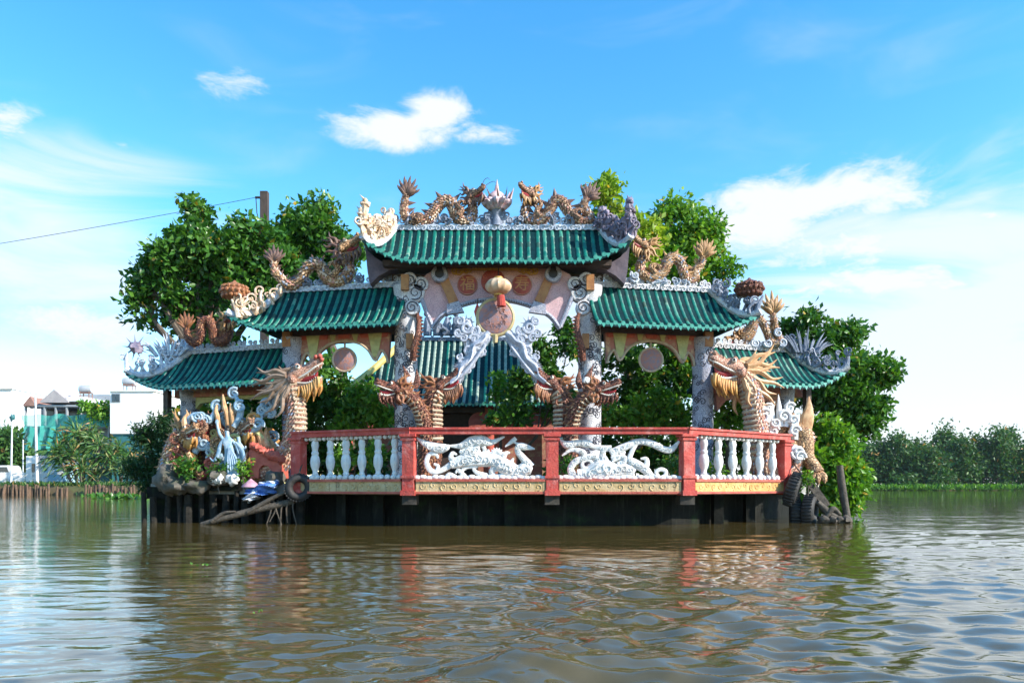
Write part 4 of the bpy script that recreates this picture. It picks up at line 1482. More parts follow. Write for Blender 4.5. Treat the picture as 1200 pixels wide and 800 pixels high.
# ------------------------------------------------------------------ dragons
def dragon(root, pts, fdir, L, body, fin, mane, spine=0.10, tail=True, updir=None, mane_n=8, mane_len=0.75, beard_n=6, beardmat=None,
           belly=None, whisk=False, teeth=False, side=1, spine_from=0.0, spine_to=1.0, nseg=12, jawmat=None, horn_up=1.0, eye=True, hornmat=None, manespread=(80, -75)):
    """pts: world (x,y,z,r) from tail to the nape; fdir: world direction the head looks; L: head length"""
    f = Vector(fdir).normalized()
    u = Vector(updir) if updir else Vector((0, 0, 1))
    u = (u - f * u.dot(f)).normalized()
    w = f.cross(u).normalized()
    if L < 0.7:
        pts = [(q[0], q[1], q[2], q[3] * 0.88) for q in pts]
        spine *= 1.25
    sp_ = spline(pts, 7)
    base = Vector(sp_[-1][:3])

    def H(x, y, z):
        return base + (f * x + w * y + u * z) * L
    hd = [(0.14, 0.06, 0.215), (0.28, 0.10, 0.215), (0.40, 0.10, 0.18), (0.52, 0.08, 0.135), (0.66, 0.09, 0.115), (0.80, 0.13, 0.125), (0.90, 0.15, 0.10), (0.95, 0.15, 0.04)]
    b = MB()
    allp = [q[:3] for q in sp_] + [tuple(H(x, 0, z)) for x, z, r in hd]
    allr = [q[3] for q in sp_] + [r * L for x, z, r in hd]
    b.tube(allp, allr, nseg)
    # brows, nostrils, cheeks melt into the head surface
    for sg in (-1, 1):
        b.ball(H(0.36, sg * 0.13, 0.24), 0.075 * L, 8, 6)
        b.ball(H(0.86, sg * 0.075, 0.235), 0.062 * L, 8, 6)
        b.ball(H(0.16, sg * 0.17, 0.0), 0.12 * L, 8, 6)
    for k in range(4):
        b.ball(H(0.48 + k * 0.09, 0, 0.205 + 0.012 * k), 0.05 * L, 7, 5)
    rq = random.Random(int(abs(base.x * 777)))
    acc_, stp = 0.0, max(0.05, 0.075 * min(1.0, L / 0.6))
    for i in range(2, len(sp_) - 1):
        p0, p1 = Vector(sp_[i][:3]), Vector(sp_[i + 1][:3])
        seg = (p1 - p0).length
        t_ = (p1 - p0).normalized()
        a_ = t_.orthogonal().normalized()
        c_ = t_.cross(a_)
        while acc_ < seg:
            r_ = sp_[i][3] + (sp_[i + 1][3] - sp_[i][3]) * acc_ / seg
            nn_ = max(6, int(2 * math.pi * r_ / (stp * 0.95)))
            o_ = rq.random() * 6.28
            for q_ in range(nn_):
                an_ = o_ + 2 * math.pi * q_ / nn_
                dv_ = a_ * math.cos(an_) + c_ * math.sin(an_)
                b.cur = rq.choice((0, 0, 1, 1, 2, 3)) if rq.random() < 0.8 else 0
                b.blade(p0 + t_ * acc_ + dv_ * r_ * 0.94, t_.cross(dv_), dv_ * 0.55 - t_ * 0.9, stp * 1.05, stp * 0.5, stp * 0.22)
            acc_ += stp
        acc_ -= seg
    bo = b.build("body", [body, M['scale_pale'] if body is not M['brown'] else M['brownfin'], M['scale_pink'] if body is not M['brown'] else M['brown'], M['scale_blue'] if body is not M['brown'] else M['gold']], root)
    b = MB()
    b.stroke([(*H(0.08, 0, -0.10), 0.13 * L), (*H(0.28, 0, -0.22), 0.115 * L), (*H(0.50, 0, -0.29), 0.085 * L), (*H(0.66, 0, -0.29), 0.062 * L), (*H(0.76, 0, -0.235), 0.025 * L)], 4, 10)
    jo = b.build("jaw", jawmat or body, root)
    b = MB()
    b.stroke([(*H(0.2, 0, -0.05), 0.10 * L), (*H(0.45, 0, -0.12), 0.075 * L), (*H(0.64, 0, -0.13), 0.05 * L), (*H(0.74, 0, -0.06), 0.012 * L)], 4, 8)
    b.build("tongue", M['tongue'], jo)
    if teeth:
        b = MB()
        for sg in (-1, 1):
            for k in range(8):
                x = 0.42 + k * 0.062
                b.blade(H(x, sg * (0.095 - 0.004 * k), 0.0 + 0.012 * k), f, -u, (0.11 if k in (2, 7) else 0.065) * L, 0.024 * L, 0.02 * L)
            for k in range(6):
                x = 0.40 + k * 0.055
                b.blade(H(x, sg * (0.075 - 0.004 * k), -0.225), f, u, (0.09 if k == 5 else 0.055) * L, 0.022 * L, 0.018 * L)
        # pale lips
        for sg in (-1, 1):
            b.stroke([(*H(0.22, sg * 0.155, -0.03), 0.022 * L), (*H(0.5, sg * 0.118, -0.015), 0.024 * L), (*H(0.75, sg * 0.10, 0.03), 0.022 * L), (*H(0.93, sg * 0.03, 0.07), 0.016 * L)], 4, 6)
            b.stroke([(*H(0.2, sg * 0.12, -0.10), 0.022 * L), (*H(0.45, sg * 0.09, -0.22), 0.024 * L), (*H(0.68, sg * 0.055, -0.24), 0.022 * L), (*H(0.77, 0, -0.21), 0.018 * L)], 4, 6)
        b.build("teeth", M['ivory'], root)
    if eye:
        for sg in (-1, 1):
            b = MB()
            b.ball(H(0.40, sg * 0.175, 0.20), 0.058 * L, 10, 7)
            b.cur = 1
            b.ball(H(0.425, sg * 0.212, 0.205), 0.030 * L, 8, 6)
            b.build("eye", [M['ivory'], M['black']], root)
    for sg in (-1, 1):
        b = MB()
        b.stroke([(*H(0.24, sg * 0.10, 0.24), 0.055 * L), (*H(0.08, sg * 0.15, 0.38 * horn_up), 0.05 * L), (*H(-0.15, sg * 0.20, 0.46 * horn_up), 0.036 * L), (*H(-0.36, sg * 0.22, 0.62 * horn_up), 0.01 * L)], 5, 8)
        b.stroke([(*H(0.0, sg * 0.17, 0.42 * horn_up), 0.03 * L), (*H(-0.03, sg * 0.2, 0.56 * horn_up), 0.008 * L)], 3, 6)
        b.build("horn", hornmat or mane, root)
    # mane of flame strands
    b = MB()
    rr = random.Random(int(abs(base.x * 1000)))
    for sg in (-1, 1):
        for k in range(mane_n):
            a = R(manespread[0] + (manespread[1] - manespread[0]) * k / (mane_n - 1))
            ln = mane_len * (0.75 + 0.35 * rr.random()) * (1 - 0.25 * abs(k / (mane_n - 1) - 0.5))
            sx_, sz_ = 0.10 - 0.05 * math.cos(a), 0.05 + 0.2 * math.sin(a)
            dx_, dz_ = -math.cos(a), math.sin(a)
            yy = sg * (0.17 + 0.03 * rr.random())
            wv = 0.05 * (1 if k % 2 else -1)
            b.stroke([(*H(sx_, yy, sz_), 0.065 * L), (*H(sx_ + dx_ * ln * 0.35 - dz_ * wv, yy * 1.25, sz_ + dz_ * ln * 0.35 + dx_ * wv), 0.06 * L),
                      (*H(sx_ + dx_ * ln * 0.7 + dz_ * wv, yy * 1.4, sz_ + dz_ * ln * 0.7 - dx_ * wv), 0.042 * L),
                      (*H(sx_ + dx_ * ln, yy * 1.5, sz_ + dz_ * ln + 0.05), 0.008 * L)], 4, 6)
    b.build("mane", mane, root)
    if beard_n:
        b = MB()
        for sg in (-1, 1):
            for k in range(beard_n):
                x = 0.20 + 0.52 * k / max(1, beard_n - 1)
                ln = 0.16 + 0.17 * rr.random()
                z0 = -0.22 - 0.09 * math.sin(math.pi * min(1, max(0, (x - 0.1) / 0.7)))
                yy = sg * (0.09 - 0.05 * x)
                jx = rr.uniform(-0.05, 0.03)
                b.stroke([(*H(x, yy, z0 + 0.06), 0.046 * L), (*H(x - 0.03 + jx, yy * 1.35, z0 - ln * 0.5), 0.042 * L), (*H(x - 0.13 + jx * 2, yy * 1.2, z0 - ln), 0.006 * L)], 4, 6)
        b.build("beard", beardmat or mane, jo)
    if whisk:
        b = MB()
        for sg in (-1, 1):
            b.stroke([(*H(0.88, sg * 0.1, 0.2), 0.016 * L), (*H(1.1, sg * 0.2, 0.28), 0.013 * L), (*H(1.32, sg * 0.24, 0.24), 0.011 * L), (*H(1.42, sg * 0.25, 0.08), 0.006 * L)], 5, 5)
        b.build("whisker", mane, root)
    # dorsal spines
    N = len(sp_)
    if spine:
        b = MB()
        acc, step, sps = 0.0, spine * 0.95, []
        for i in range(1, N - 1):
            p0, p1 = Vector(sp_[i][:3]), Vector(sp_[i + 1][:3])
            acc += (p1 - p0).length
            if acc >= step and spine_from <= i / N <= spine_to:
                acc = 0.0
                t = (p1 - p0).normalized()
                nrm = Vector((-t.z, 0, t.x)) * side
                if nrm.length < 0.2:
                    continue
                nrm.normalize()
                sps.append((p0 + nrm * sp_[i][3] * 0.85, t, nrm, spine * (0.9 + 0.3 * rr.random()), spine * 0.36, spine * 0.16))
        for q in sps:
            b.blade(*q)
            if len(sps) < 6:
                b.build("spine", fin, root)
                b = MB()
        if len(sps) >= 6:
            b.build("spines", fin, root)
    if belly:
        b = MB()
        acc, step = 0.0, 0.085
        for i in range(int(N * belly[1]), int(N * belly[2])):
            p0, p1 = Vector(sp_[i][:3]), Vector(sp_[min(i + 1, N - 1)][:3])
            acc += (p1 - p0).length
            t = (p1 - p0).normalized()
            nrm = Vector((-t.z, -0.25, t.x)) * 1.0
            nrm = Vector((t.z * side, -0.55, -t.x * side)).normalized()
            if acc >= step:
                acc = 0
                sdv = t.cross(nrm).normalized()
                r = sp_[i][3]
                arc = [p0 + (nrm * math.cos(a_) + sdv * math.sin(a_)) * r * 1.03 for a_ in [R(-55 + 11 * q) for q in range(11)]]
                b.tube(arc, [r * 0.16] * 11, 6)
        if b.v:
            b.build("belly_plates", belly[0], root)
    if tail:
        b = MB()
        p0, p1 = Vector(sp_[0][:3]), Vector(sp_[3][:3])
        t = (p0 - p1).normalized()
        nn = Vector((-t.z, 0, t.x)).normalized()
        ts = tail * 0.86 if isinstance(tail, float) else 0.38
        for row, (kc, sc_, dy) in enumerate(((7, 1.0, 0.0), (6, 0.75, -0.07), (5, 0.6, 0.07))):
            for k in range(kc):
                a = R(-62 + 124 * k / (kc - 1))
                d = (t * math.cos(a) + nn * math.sin(a))
                ln = ts * sc_ * (1 - 0.2 * abs(a)) * (0.9 + 0.2 * rr.random())
                d2 = (t * math.cos(a * 0.6) + nn * math.sin(a * 0.6))
                y_ = Vector((0, dy, 0))
                b.stroke([(*(p0 - t * 0.05), 0.04), (*(p0 + d * ln * 0.45 + y_), 0.048 * ts / 0.42), (*(p0 + d * ln * 0.75 + d2 * ln * 0.1 + y_), 0.03 * ts / 0.42), (*(p0 + d * ln * 0.7 + d2 * ln * 0.35 + y_), 0.004)], 4, 6, 0.6)
        b.build("tail_fin", fin, root)
    return base


def pxpts(lst, Y):
    """(px, py, r_px, dY)"""
    out = []
    for q in lst:
        dy = q[3] if len(q) > 3 else 0.0
        p = P(q[0], q[1], Y + dy)
        out.append((p.x, p.y, p.z, q[2] * (Y + dy) / F))
    return out


def legs(root, specs, Y, mtl, name='leg'):
    for sp in specs:
        b = MB()
        pts = pxpts(sp, Y)
        b.stroke(pts, 5, 8)
        e = Vector(pts[-1][:3])
        for k in range(4):
            a = R(-50 + 33 * k)
            d = Vector((math.sin(a), -0.3, -0.35)).normalized()
            r = pts[-1][3]
            b.stroke([(*e, r * 0.75), (*(e + d * r * 1.8), r * 0.5), (*(e + d * r * 2.6 + Vector((0, 0, -r * 0.7))), r * 0.08)], 3, 6)
        b.build(name, mtl, root)


def puff(b, px_, py_, Y, R_, seed=0):
    """small cloud scroll that fills the gap under a dragon"""
    p = P(px_, py_, Y)
    r_ = R_ * Y / F
    b.scroll(p, (1, 0, 0), (0, 0, 1), r_, 1.6, r_ * 0.34, seed, 6, 18)


# -- the pair on the middle ridge
YR = 17.2
g = thing("roof_dragon", "dark bronze dragon on the middle roof ridge, looking right at the flaming pearl", "dragon statue", tuple(P(505, 262, YR)), "dragons on the middle ridge")
dragon(g, pxpts([(476, 228, 4.2), (473.5, 240, 5.0), (474, 252, 5.6), (483, 261, 6.2), (498, 259, 6.8), (508, 249, 7.2), (516, 238, 7.4), (525, 235, 7.4), (531, 243, 7.4), (535, 255, 7.4), (545, 260, 7.2), (553, 255, 6.6), (554, 243, 5.8), (551, 233, 5.4)], YR),
       (0.80, -0.55, 0.30), 0.48, M['copper'], M['spine'], M['spine'], 0.15, 0.46, mane_n=7, mane_len=0.5, beard_n=5, whisk=True)
b = MB()
for q in ((512, 258, 5, 1), (520, 255, 6, 3), (463, 255, 5, 2), (458, 251, 4, 5)):
    b = MB()
    puff(b, q[0], q[1], YR, q[2], q[3])
    b.build("cloud_scroll", M['slate'], g)
legs(g, [[(537, 252, 4), (541, 246, 3.4), (536, 240, 2.8), (541, 235, 2.2)], [(488, 258, 4), (494, 253, 3.4), (487, 251, 2.6)]], YR - 0.12, M['copper'])
g = thing("roof_dragon", "sunlit golden dragon on the middle roof ridge, looking left at the flaming pearl", "dragon statue", tuple(P(660, 262, YR)), "dragons on the middle ridge")
dragon(g, pxpts([(688, 232, 4.4), (684, 240, 5.4), (687, 249, 6.0), (693, 256, 5.5), (684, 260, 6.0), (672, 256, 6.6), (665, 246, 7.0), (658, 236, 7.2), (650, 236, 7.2), (644, 246, 7.2), (636, 257, 7.2), (626, 260, 7.0), (617, 256, 6.4), (615, 246, 5.6), (619, 237, 5.2), (624, 231, 5.2)], YR),
       (-0.66, -0.70, 0.22), 0.50, M['copper'], M['spine'], M['goldfine'], 0.15, 0.46, mane_n=8, mane_len=0.52, beard_n=5, side=-1, whisk=False)
b = MB()
for q in ((652, 256, 6, 1), (648, 258, 5, 3), (690, 262, 5, 2), (632, 262, 4, 4)):
    b = MB()
    puff(b, q[0], q[1], YR, q[2], q[3])
    b.build("cloud_scroll", M['slate'], g)
legs(g, [[(633, 254, 4), (629, 247, 3.2), (634, 240, 2.6), (631, 235, 2.2)], [(680, 256, 4), (672, 250, 3.4), (678, 245, 2.6)]], YR - 0.12, M['copper'])

# -- flaming pearl
fp = thing("flaming_pearl", "red and white flaming pearl on a scroll stand in the middle of the ridge", "finial", tuple(P(581, 264, YR)))
b = MB()
c = P(582, 236, YR)
b.lathe((c.x, c.y, c.z - 0.19), [(0.05, -0.05), (0.14, 0.0), (0.215, 0.09), (0.235, 0.19), (0.21, 0.29), (0.13, 0.37), (0.05, 0.42)], 20)
b.build("pearl", M['pearl'], fp)
b = MB()
for k in range(11):
    an = R(k * 360 / 11 + 8)
    rx, ry = math.cos(an), math.sin(an)
    ht = rng.uniform(-0.06, 0.0) if ry < -0.35 else rng.uniform(0.30, 0.44)
    base = Vector((c.x + rx * 0.15, c.y + ry * 0.15, c.z - 0.17))
    b.stroke([(*base, 0.05), (*(base + Vector((rx * 0.12, ry * 0.12, 0.14))), 0.07), (*(base + Vector((rx * 0.15, ry * 0.15, 0.10 + ht * 0.5))), 0.045), (*(base + Vector((rx * 0.24, ry * 0.24, ht + 0.16))), 0.005)], 4, 7)
b.stroke([(c.x, c.y + 0.1, c.z + 0.1, 0.09), (c.x, c.y + 0.05, c.z + 0.25, 0.06), (c.x + 0.01, c.y + 0.03, c.z + 0.5, 0.006)], 4, 7)
b.build("flames", M['pearlflame'], fp)
for k in range(9):
    an = R(k * 40)
    b = MB()
    b.blade(c + Vector((math.cos(an) * 0.26, math.sin(an) * 0.26, 0.02)), (-math.sin(an), math.cos(an), 0), (math.cos(an) * 0.5, math.sin(an) * 0.5, 1), 0.24, 0.03, 0.03)
    b.build("flame_tip", M['spine'], fp)
b = MB()
for sg in (-1, 1):
    for (dx_, dz_, r_) in ((0.22, -0.30, 0.09), (0.13, -0.36, 0.10), (0.30, -0.42, 0.08), (0.20, -0.47, 0.11)):
        b.scroll(c + Vector((sg * dx_, 0, dz_)), (sg, 0, 0), (0, 0, 1), r_, 1.6, 0.03, dx_ * 9, 6, 18)
b.stroke([(c.x, c.y, c.z - 0.56, 0.13), (c.x, c.y, c.z - 0.35, 0.09), (c.x, c.y, c.z - 0.2, 0.13)], 4, 10)
b.build("scroll_stand", M['slate'], fp)

# -- dragons on the side roofs
YW = 17.55
g = thing("roof_dragon", "shaded brown dragon on the side roof below the big leafy tree", "dragon statue", tuple(P(360, 335, YW)), "dragons on the side roofs")
dragon(g, pxpts([(321, 306, 3.6, .2), (322, 318, 4.6, .18), (329, 326, 5.2, .15), (338, 334, 5.8, .1), (350, 332, 6.4, .1), (358, 318, 6.8, .05), (366, 309, 7.2), (375, 311, 7.6), (381, 322, 8), (391, 330, 8, -.05), (403, 327, 7.6, -.1), (410, 316, 6.8, -.1), (405, 303, 6.0, -.15), (398, 296, 5.6, -.15)], YW),
       (0.90, -0.2, 0.42), 0.66, M['gold'], M['spine'], M['spine'], 0.10, 0.46, mane_n=7, mane_len=0.5, beard_n=5)
legs(g, [[(388, 325, 5), (396, 315, 4), (391, 307, 3)]], YW - 0.15, M['gold'])
g = thing("roof_dragon", "peach gold dragon with upright tail on the sunlit side roof", "dragon statue", tuple(P(785, 333, YW)), "dragons on the side roofs")
dragon(g, pxpts([(824, 300, 3.8, .3), (821, 310, 4.8, .3), (814, 318, 5.2, .25), (815, 326, 5.4, .2), (806, 328, 5.8, .15), (801, 318, 6.2, .1), (797, 307, 6.4, .1), (789, 302, 6.8, .05), (782, 307, 7.0), (776, 319, 7.2), (766, 325, 7.0, -.05), (755, 323, 6.4, -.1), (749, 313, 5.6, -.1), (754, 303, 5.0, -.1), (758, 293, 4.8, -.1)], YW),
       (-0.8, -0.35, 0.5), 0.52, M['gold'], M['goldfine'], M['goldfine'], 0.11, 0.5, mane_n=8, mane_len=0.62, beard_n=5, side=-1)
legs(g, [[(768, 321, 4.5), (763, 313, 3.6), (769, 310, 2.8)]], YW - 0.15, M['gold'])

# -- dragons on the end pavilions
YE = 18.3
g = thing("roof_dragon", "reddish brown dragon coiled on the low end roof under the tree, mostly in shade", "dragon statue", tuple(P(245, 404, YE)), "dragons on the end roofs")
dragon(g, pxpts([(218, 383, 3.4), (220, 395, 4.4), (228, 402, 5.2), (236, 392, 5.6), (236, 380, 5.8), (244, 375, 6.0), (250, 386, 6.2), (252, 398, 6.4), (262, 400, 6.2), (268, 390, 5.6), (266, 378, 5.0)], YE),
       (0.7, -0.6, 0.35), 0.45, M['brown'], M['brownfin'], M['goldfine'], 0.11, 0.42, mane_n=7, mane_len=0.6, beard_n=4)
g = thing("roof_dragon", "orange gold dragon arching over the low end roof with a raised fan tail", "dragon statue", tuple(P(890, 403, YE)), "dragons on the end roofs")
dragon(g, pxpts([(906, 366, 3.6), (907, 378, 4.6), (909, 390, 5.4), (913, 400, 6.4), (905, 402, 6.0), (900, 392, 5.0), (895, 381, 4.8), (890, 374, 5.0), (884, 377, 6.0), (879, 388, 8.0), (872, 395, 9.5), (866, 397, 8.0)], YE),
       (-0.9, -0.3, -0.2), 0.42, M['gold'], M['goldfine'], M['goldfine'], 0.07, 0.55, mane_n=6, mane_len=0.5, beard_n=3, side=-1)
b = MB()
for q in ((912, 390, 5, 1), (900, 402, 5, 3), (885, 402, 5, 2), (917, 401, 5, 4)):
    b = MB()
    puff(b, q[0], q[1], YE - 0.1, q[2], q[3])
    b.build("cloud_scroll", M['crest'], g)

# ------------------------------------------------------------------ great dragon heads at both ends of the balustrade
YB = 16.55
gl = thing("great_dragon", "great dragon with dull swept mane and red nose behind the shaded balustrade end", "dragon statue", tuple(P(335, 565, YB)), "great guardian dragons")
dragon(gl, pxpts([(262, 552, 8, .5), (285, 556, 11, .4), (310, 552, 12, .3), (332, 538, 12, .2), (343, 518, 11.5, .1), (347, 498, 11), (347, 480, 10.5), (345, 462, 10.5), (341, 449, 12)], YB),
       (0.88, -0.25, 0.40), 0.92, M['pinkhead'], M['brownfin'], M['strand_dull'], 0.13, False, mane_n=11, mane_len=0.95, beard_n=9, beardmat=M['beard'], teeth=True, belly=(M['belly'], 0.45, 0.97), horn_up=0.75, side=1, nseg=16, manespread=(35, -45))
b = MB()
for (px_, py_, r_) in ((370, 418, 2.6), (375, 417, 2.8), (377, 421, 2.6)):
    p = P(px_, py_, YB - 0.28)
    b.ball(p, r_ * YB / F, 10, 8)
b.build("nose", M['salmon'], gl)

YB2 = 17.0
gr = thing("great_dragon", "great sunlit dragon with peach mane streaming right, rising behind the right balusters", "dragon statue", tuple(P(890, 565, YB2)), "great guardian dragons")
dragon(gr, pxpts([(948, 520, 6, .5), (944, 508, 8, .45), (938, 515, 10, .4), (925, 545, 14, .3), (910, 560, 16, .2), (895, 548, 15, .1), (888, 528, 14), (887, 508, 13), (885, 488, 12.5), (882, 466, 12), (877, 450, 12), (870, 440, 13)], YB2),
       (-0.90, -0.30, 0.26), 0.98, M['pinkhead'], M['strand'], M['strand'], 0.12, False, mane_n=11, mane_len=1.0, beard_n=10, beardmat=M['beard'], teeth=True, belly=(M['belly'], 0.5, 0.97), horn_up=0.6, side=-1, nseg=16, manespread=(50, -62))
b = MB()
p0 = P(946, 500, YB2 + 0.4)
b.stroke([(*P(944, 508, YB2 + .4), 0.12), (*P(946, 490, YB2 + .4), 0.15), (*P(948, 478, YB2 + .4), 0.09), (*P(948, 464, YB2 + .4), 0.006)], 5, 8, 0.5)
b.stroke([(*P(938, 506, YB2 + .4), 0.08), (*P(940, 494, YB2 + .4), 0.07), (*P(938, 484, YB2 + .4), 0.006)], 4, 7, 0.5)
b.build("tail_fin", M['strand'], gr)
b = MB()
pts = pxpts([(940, 505, 11, .3), (944, 520, 9.5, .25), (946, 535, 8, .2), (953, 546, 8, .15), (957, 554, 9, .1)], YB2)
b.stroke(pts, 5, 10)
e = Vector(pts[-1][:3])
for k in range(4):
    a = R(-40 + 36 * k)
    d = Vector((math.sin(a), -0.4, -0.5)).normalized()
    b.stroke([(*e, 0.10), (*(e + d * 0.17), 0.075), (*(e + d * 0.22 + Vector((0, 0, -0.1))), 0.015)], 4, 7)
b.build("leg", M['gold'], gr)
# scaly flank pieces standing behind the right end of the balustrade
b = MB()
for (px_, py_, rw, rh, dy) in ((905, 520, 16, 30, .35), (925, 535, 12, 34, .3), (912, 498, 13, 16, .45), (928, 505, 9, 22, .4), (890, 530, 14, 34, .6), (936, 522, 9, 28, .35), (918, 550, 20, 22, .3)):
    p = P(px_, py_, YB2 + dy)
    b.rockball(p, (rw / 53, 0.25, rh / 53), int(px_), 0.12, 16, 12)
b.build("flank", M['gold'], gr)
wv = MB()
for (px_, py_, r_, dy) in ((893, 488, 8, -.05), (889, 500, 7, .0), (905, 505, 6, .1), (917, 488, 7, .2), (924, 478, 6, .25), (930, 505, 6, .1), (933, 530, 8, .0), (928, 492, 6, .15), (899, 478, 5, .1), (936, 535, 6, -.05), (916, 515, 6, .05), (908, 495, 5, .0), (895, 510, 6, 0)):
    p = P(px_, py_, YB2 + dy)
    r0 = r_ * 17 / F
    wv.rockball(p, (r0, r0 * 0.8, r0 * 1.15), int(px_), 0.3, 10, 8)
    wv.scroll(p + Vector((0, -r0 * 0.75, 0)), (1, 0, 0), (0, 0, 1), r0 * 1.1, 1.4, r0 * 0.32, px_, 6, 16)
for (xa, ya, xb, yb) in ((905, 505, 904, 468), (914, 500, 912, 462), (897, 500, 908, 470), (920, 500, 925, 468), (931, 515, 934, 490)):
    p, q = P(xa, ya, YB2 + .2), P(xb, yb, YB2 + .2)
    wv.stroke([(*p, 0.09), (*p.lerp(q, .5), 0.07), (*q, 0.008)], 4, 7)
wv.build("cloud_scroll", M['white'], gr)

# ------------------------------------------------------------------ dragons at the foot of the gate columns
YC = 16.75


def column_pair(s):
    m = (lambda x: x) if s < 0 else (lambda x: 2 * 583.5 - x)
    tone = "left" if s < 0 else "right"
    # dragon that rears beside the column and spouts the water scroll
    lbl = "upright red brown dragon spouting a silver scroll, in front of the dark temple roof" if s < 0 else "upright red brown dragon spouting a silver scroll, in front of dark green bushes"
    g = thing("column_dragon", lbl, "dragon statue", tuple(P(m(503), 565, YC)), "rearing dragons inside the arch")
    dragon(g, pxpts([(m(500), 562, 11, .2), (m(505), 535, 12, .1), (m(507), 510, 11), (m(507), 492, 10.5), (m(507), 475, 10.5), (m(509), 464, 11), (m(513), 457, 11)], YC),
           (-s * 0.84, -0.25, 0.46), 0.70, M['brown'], M['brownfin'], M['brownfin'], 0.0, False, mane_n=9, mane_len=0.55, beard_n=9, beardmat=M['brownfin'], teeth=True, belly=(M['belly'], 0.3, 0.98), side=-s, horn_up=0.8, nseg=14, manespread=(60, -60))
    # the silver scroll from its mouth
    b = MB()
    b.stroke(pxpts([(m(528), 449, 2.4), (m(536), 441, 3.6), (m(541), 430, 4.6), (m(551), 420, 5.0), (m(556), 406, 5.2), (m(565), 399, 4.6), (m(573), 389, 3.0)], YC - 0.1), 6, 10, 0.8)
    b.stroke(pxpts([(m(532), 446, 1.8), (m(544), 437, 2.4), (m(556), 422, 2.2), (m(568), 406, 1.8)], YC - 0.15), 6, 8)
    b.stroke(pxpts([(m(552), 414, 4.4), (m(548), 402, 4.8), (m(551), 390, 5.2), (m(549), 379, 4), (m(544), 375, 2)], YC - 0.02), 6, 9)
    for (px_, py_, r_, st) in ((543, 424, 5, 0), (538, 418, 4, 2), (562, 414, 5, 1), (567, 412, 4, 4), (556, 388, 6, 2), (547, 384, 7, 3), (543, 396, 5, 1), (560, 398, 5, 5), (552, 428, 4, 2), (539, 376, 5, 2), (548, 434, 4, 1), (562, 404, 6, 3), (556, 397, 6, 0), (537, 390, 5, 4), (549, 410, 5, 5), (543, 431, 4, 3)):
        p = P(m(px_), py_, YC - 0.12)
        b.scroll(p, (s, 0, 0), (0, 0, 1), r_ * YC / F, 1.6, r_ * 0.36 * YC / F, st, 7, 18)
    sp2 = spline([(m(528), 449), (m(536), 441), (m(541), 430), (m(551), 420), (m(556), 406), (m(565), 399), (m(573), 389)], 7)
    for k in range(2, len(sp2) - 2):
        p, q = P(*sp2[k], YC - 0.1), P(*sp2[k + 1], YC - 0.1)
        t_ = (q - p).normalized()
        for sd in (-1, 1):
            nv = Vector((-t_.z, 0, t_.x)) * sd
            b.blade(p + nv * 0.07, t_, nv * 0.7 - t_ * 0.7 + Vector((0, -0.2, 0)), 0.12, 0.035, 0.02)
        b.blade(p + Vector((0, -0.08, 0)), t_.cross(Vector((0, 1, 0))), Vector((0, -0.6, 0)) - t_ * 0.9, 0.10, 0.05, 0.02)
    for k in range(9):
        a = k * 0.7
        p = P(m(547), 379, YC - 0.05)
        b.blade(p, (math.sin(a), 0, -math.cos(a)), (math.cos(a), 0, math.sin(a)), 0.2, 0.04, 0.03)
    b.build("water_scroll", M['silver'], g)
    # dragon that leans across the column and looks outwards
    lbl = "red brown dragon with pale snout leaning across the column to look left" if s < 0 else "red brown dragon with pink snout leaning across the column to look right"
    g = thing("column_dragon", lbl, "dragon statue", tuple(P(m(495), 565, YC - 0.1)), "dragons leaning across the columns")
    dragon(g, pxpts([(m(484), 378, 2.5, .15), (m(489), 392, 3.4, .05), (m(488), 408, 3.8, .05), (m(483), 420, 4.2, .1)], YC), (0, -1, -0.2), 0.06, M['brown'], M['brownfin'], M['brownfin'], 0.06, False, mane_n=2, beard_n=0, eye=False, side=s) if False else None
    dragon(g, pxpts([(m(497), 562, 9, .1), (m(499), 530, 9.5, 0), (m(498), 505, 9.5, -.08), (m(494), 485, 9.5, -.2), (m(486), 470, 9, -.3), (m(476), 462, 9, -.35), (m(470), 459, 9.5, -.35)], YC - 0.1),
           (s * 0.93, -0.3, 0.16), 0.62, M['brown'], M['brownfin'], M['brownfin'], 0.10, False, mane_n=8, mane_len=0.45, beard_n=5, beardmat=M['brown'], teeth=True, belly=(M['belly'], 0.25, 0.98), side=-s if False else s, horn_up=0.6, nseg=14, jawmat=M['brown'])
    b = MB()
    pts = spline(pxpts([(m(489), 368, 2.2, .2), (m(491), 380, 3.0, .05), (m(489), 394, 3.6, .0), (m(485), 408, 4.0, .05), (m(484), 422, 4.0, .15)], YC), 6)
    b.tube([q[:3] for q in pts], [q[3] for q in pts], 9)
    for q in pts[2:-2:2]:
        b.blade(Vector(q[:3]) + Vector((-s * q[3] * 0.8, -0.02, 0)), (0, 0, 1), (-s, -0.2, 0.2), 0.09, 0.04, 0.025)
    b.build("coil", M['brown'], g)
    b = MB()
    q = P(m(476), 442, YC - 0.3)
    b.stroke([(*P(m(470), 460, YC - .3), 0.07), (*P(m(477), 448, YC - .3), 0.13), (*P(m(476), 438, YC - .3), 0.06), (*P(m(472), 428, YC - .3), 0.005)], 4, 8, 0.4)
    b.stroke([(*P(m(486), 455, YC - .3), 0.06), (*P(m(489), 446, YC - .3), 0.07), (*P(m(488), 432, YC - .3), 0.006)], 4, 8, 0.4)
    b.build("shoulder_fin", M['brown'], g)
    b = MB()
    p = P(m(479.5), 446, YC - 0.42)
    b.lathe(p, [(0.075, 0.03), (0.085, 0), (0.06, -0.03), (0.02, -0.035)], 16, 'Y')
    b.build("boss", M['white'], g)


column_pair(-1)
column_pair(1)

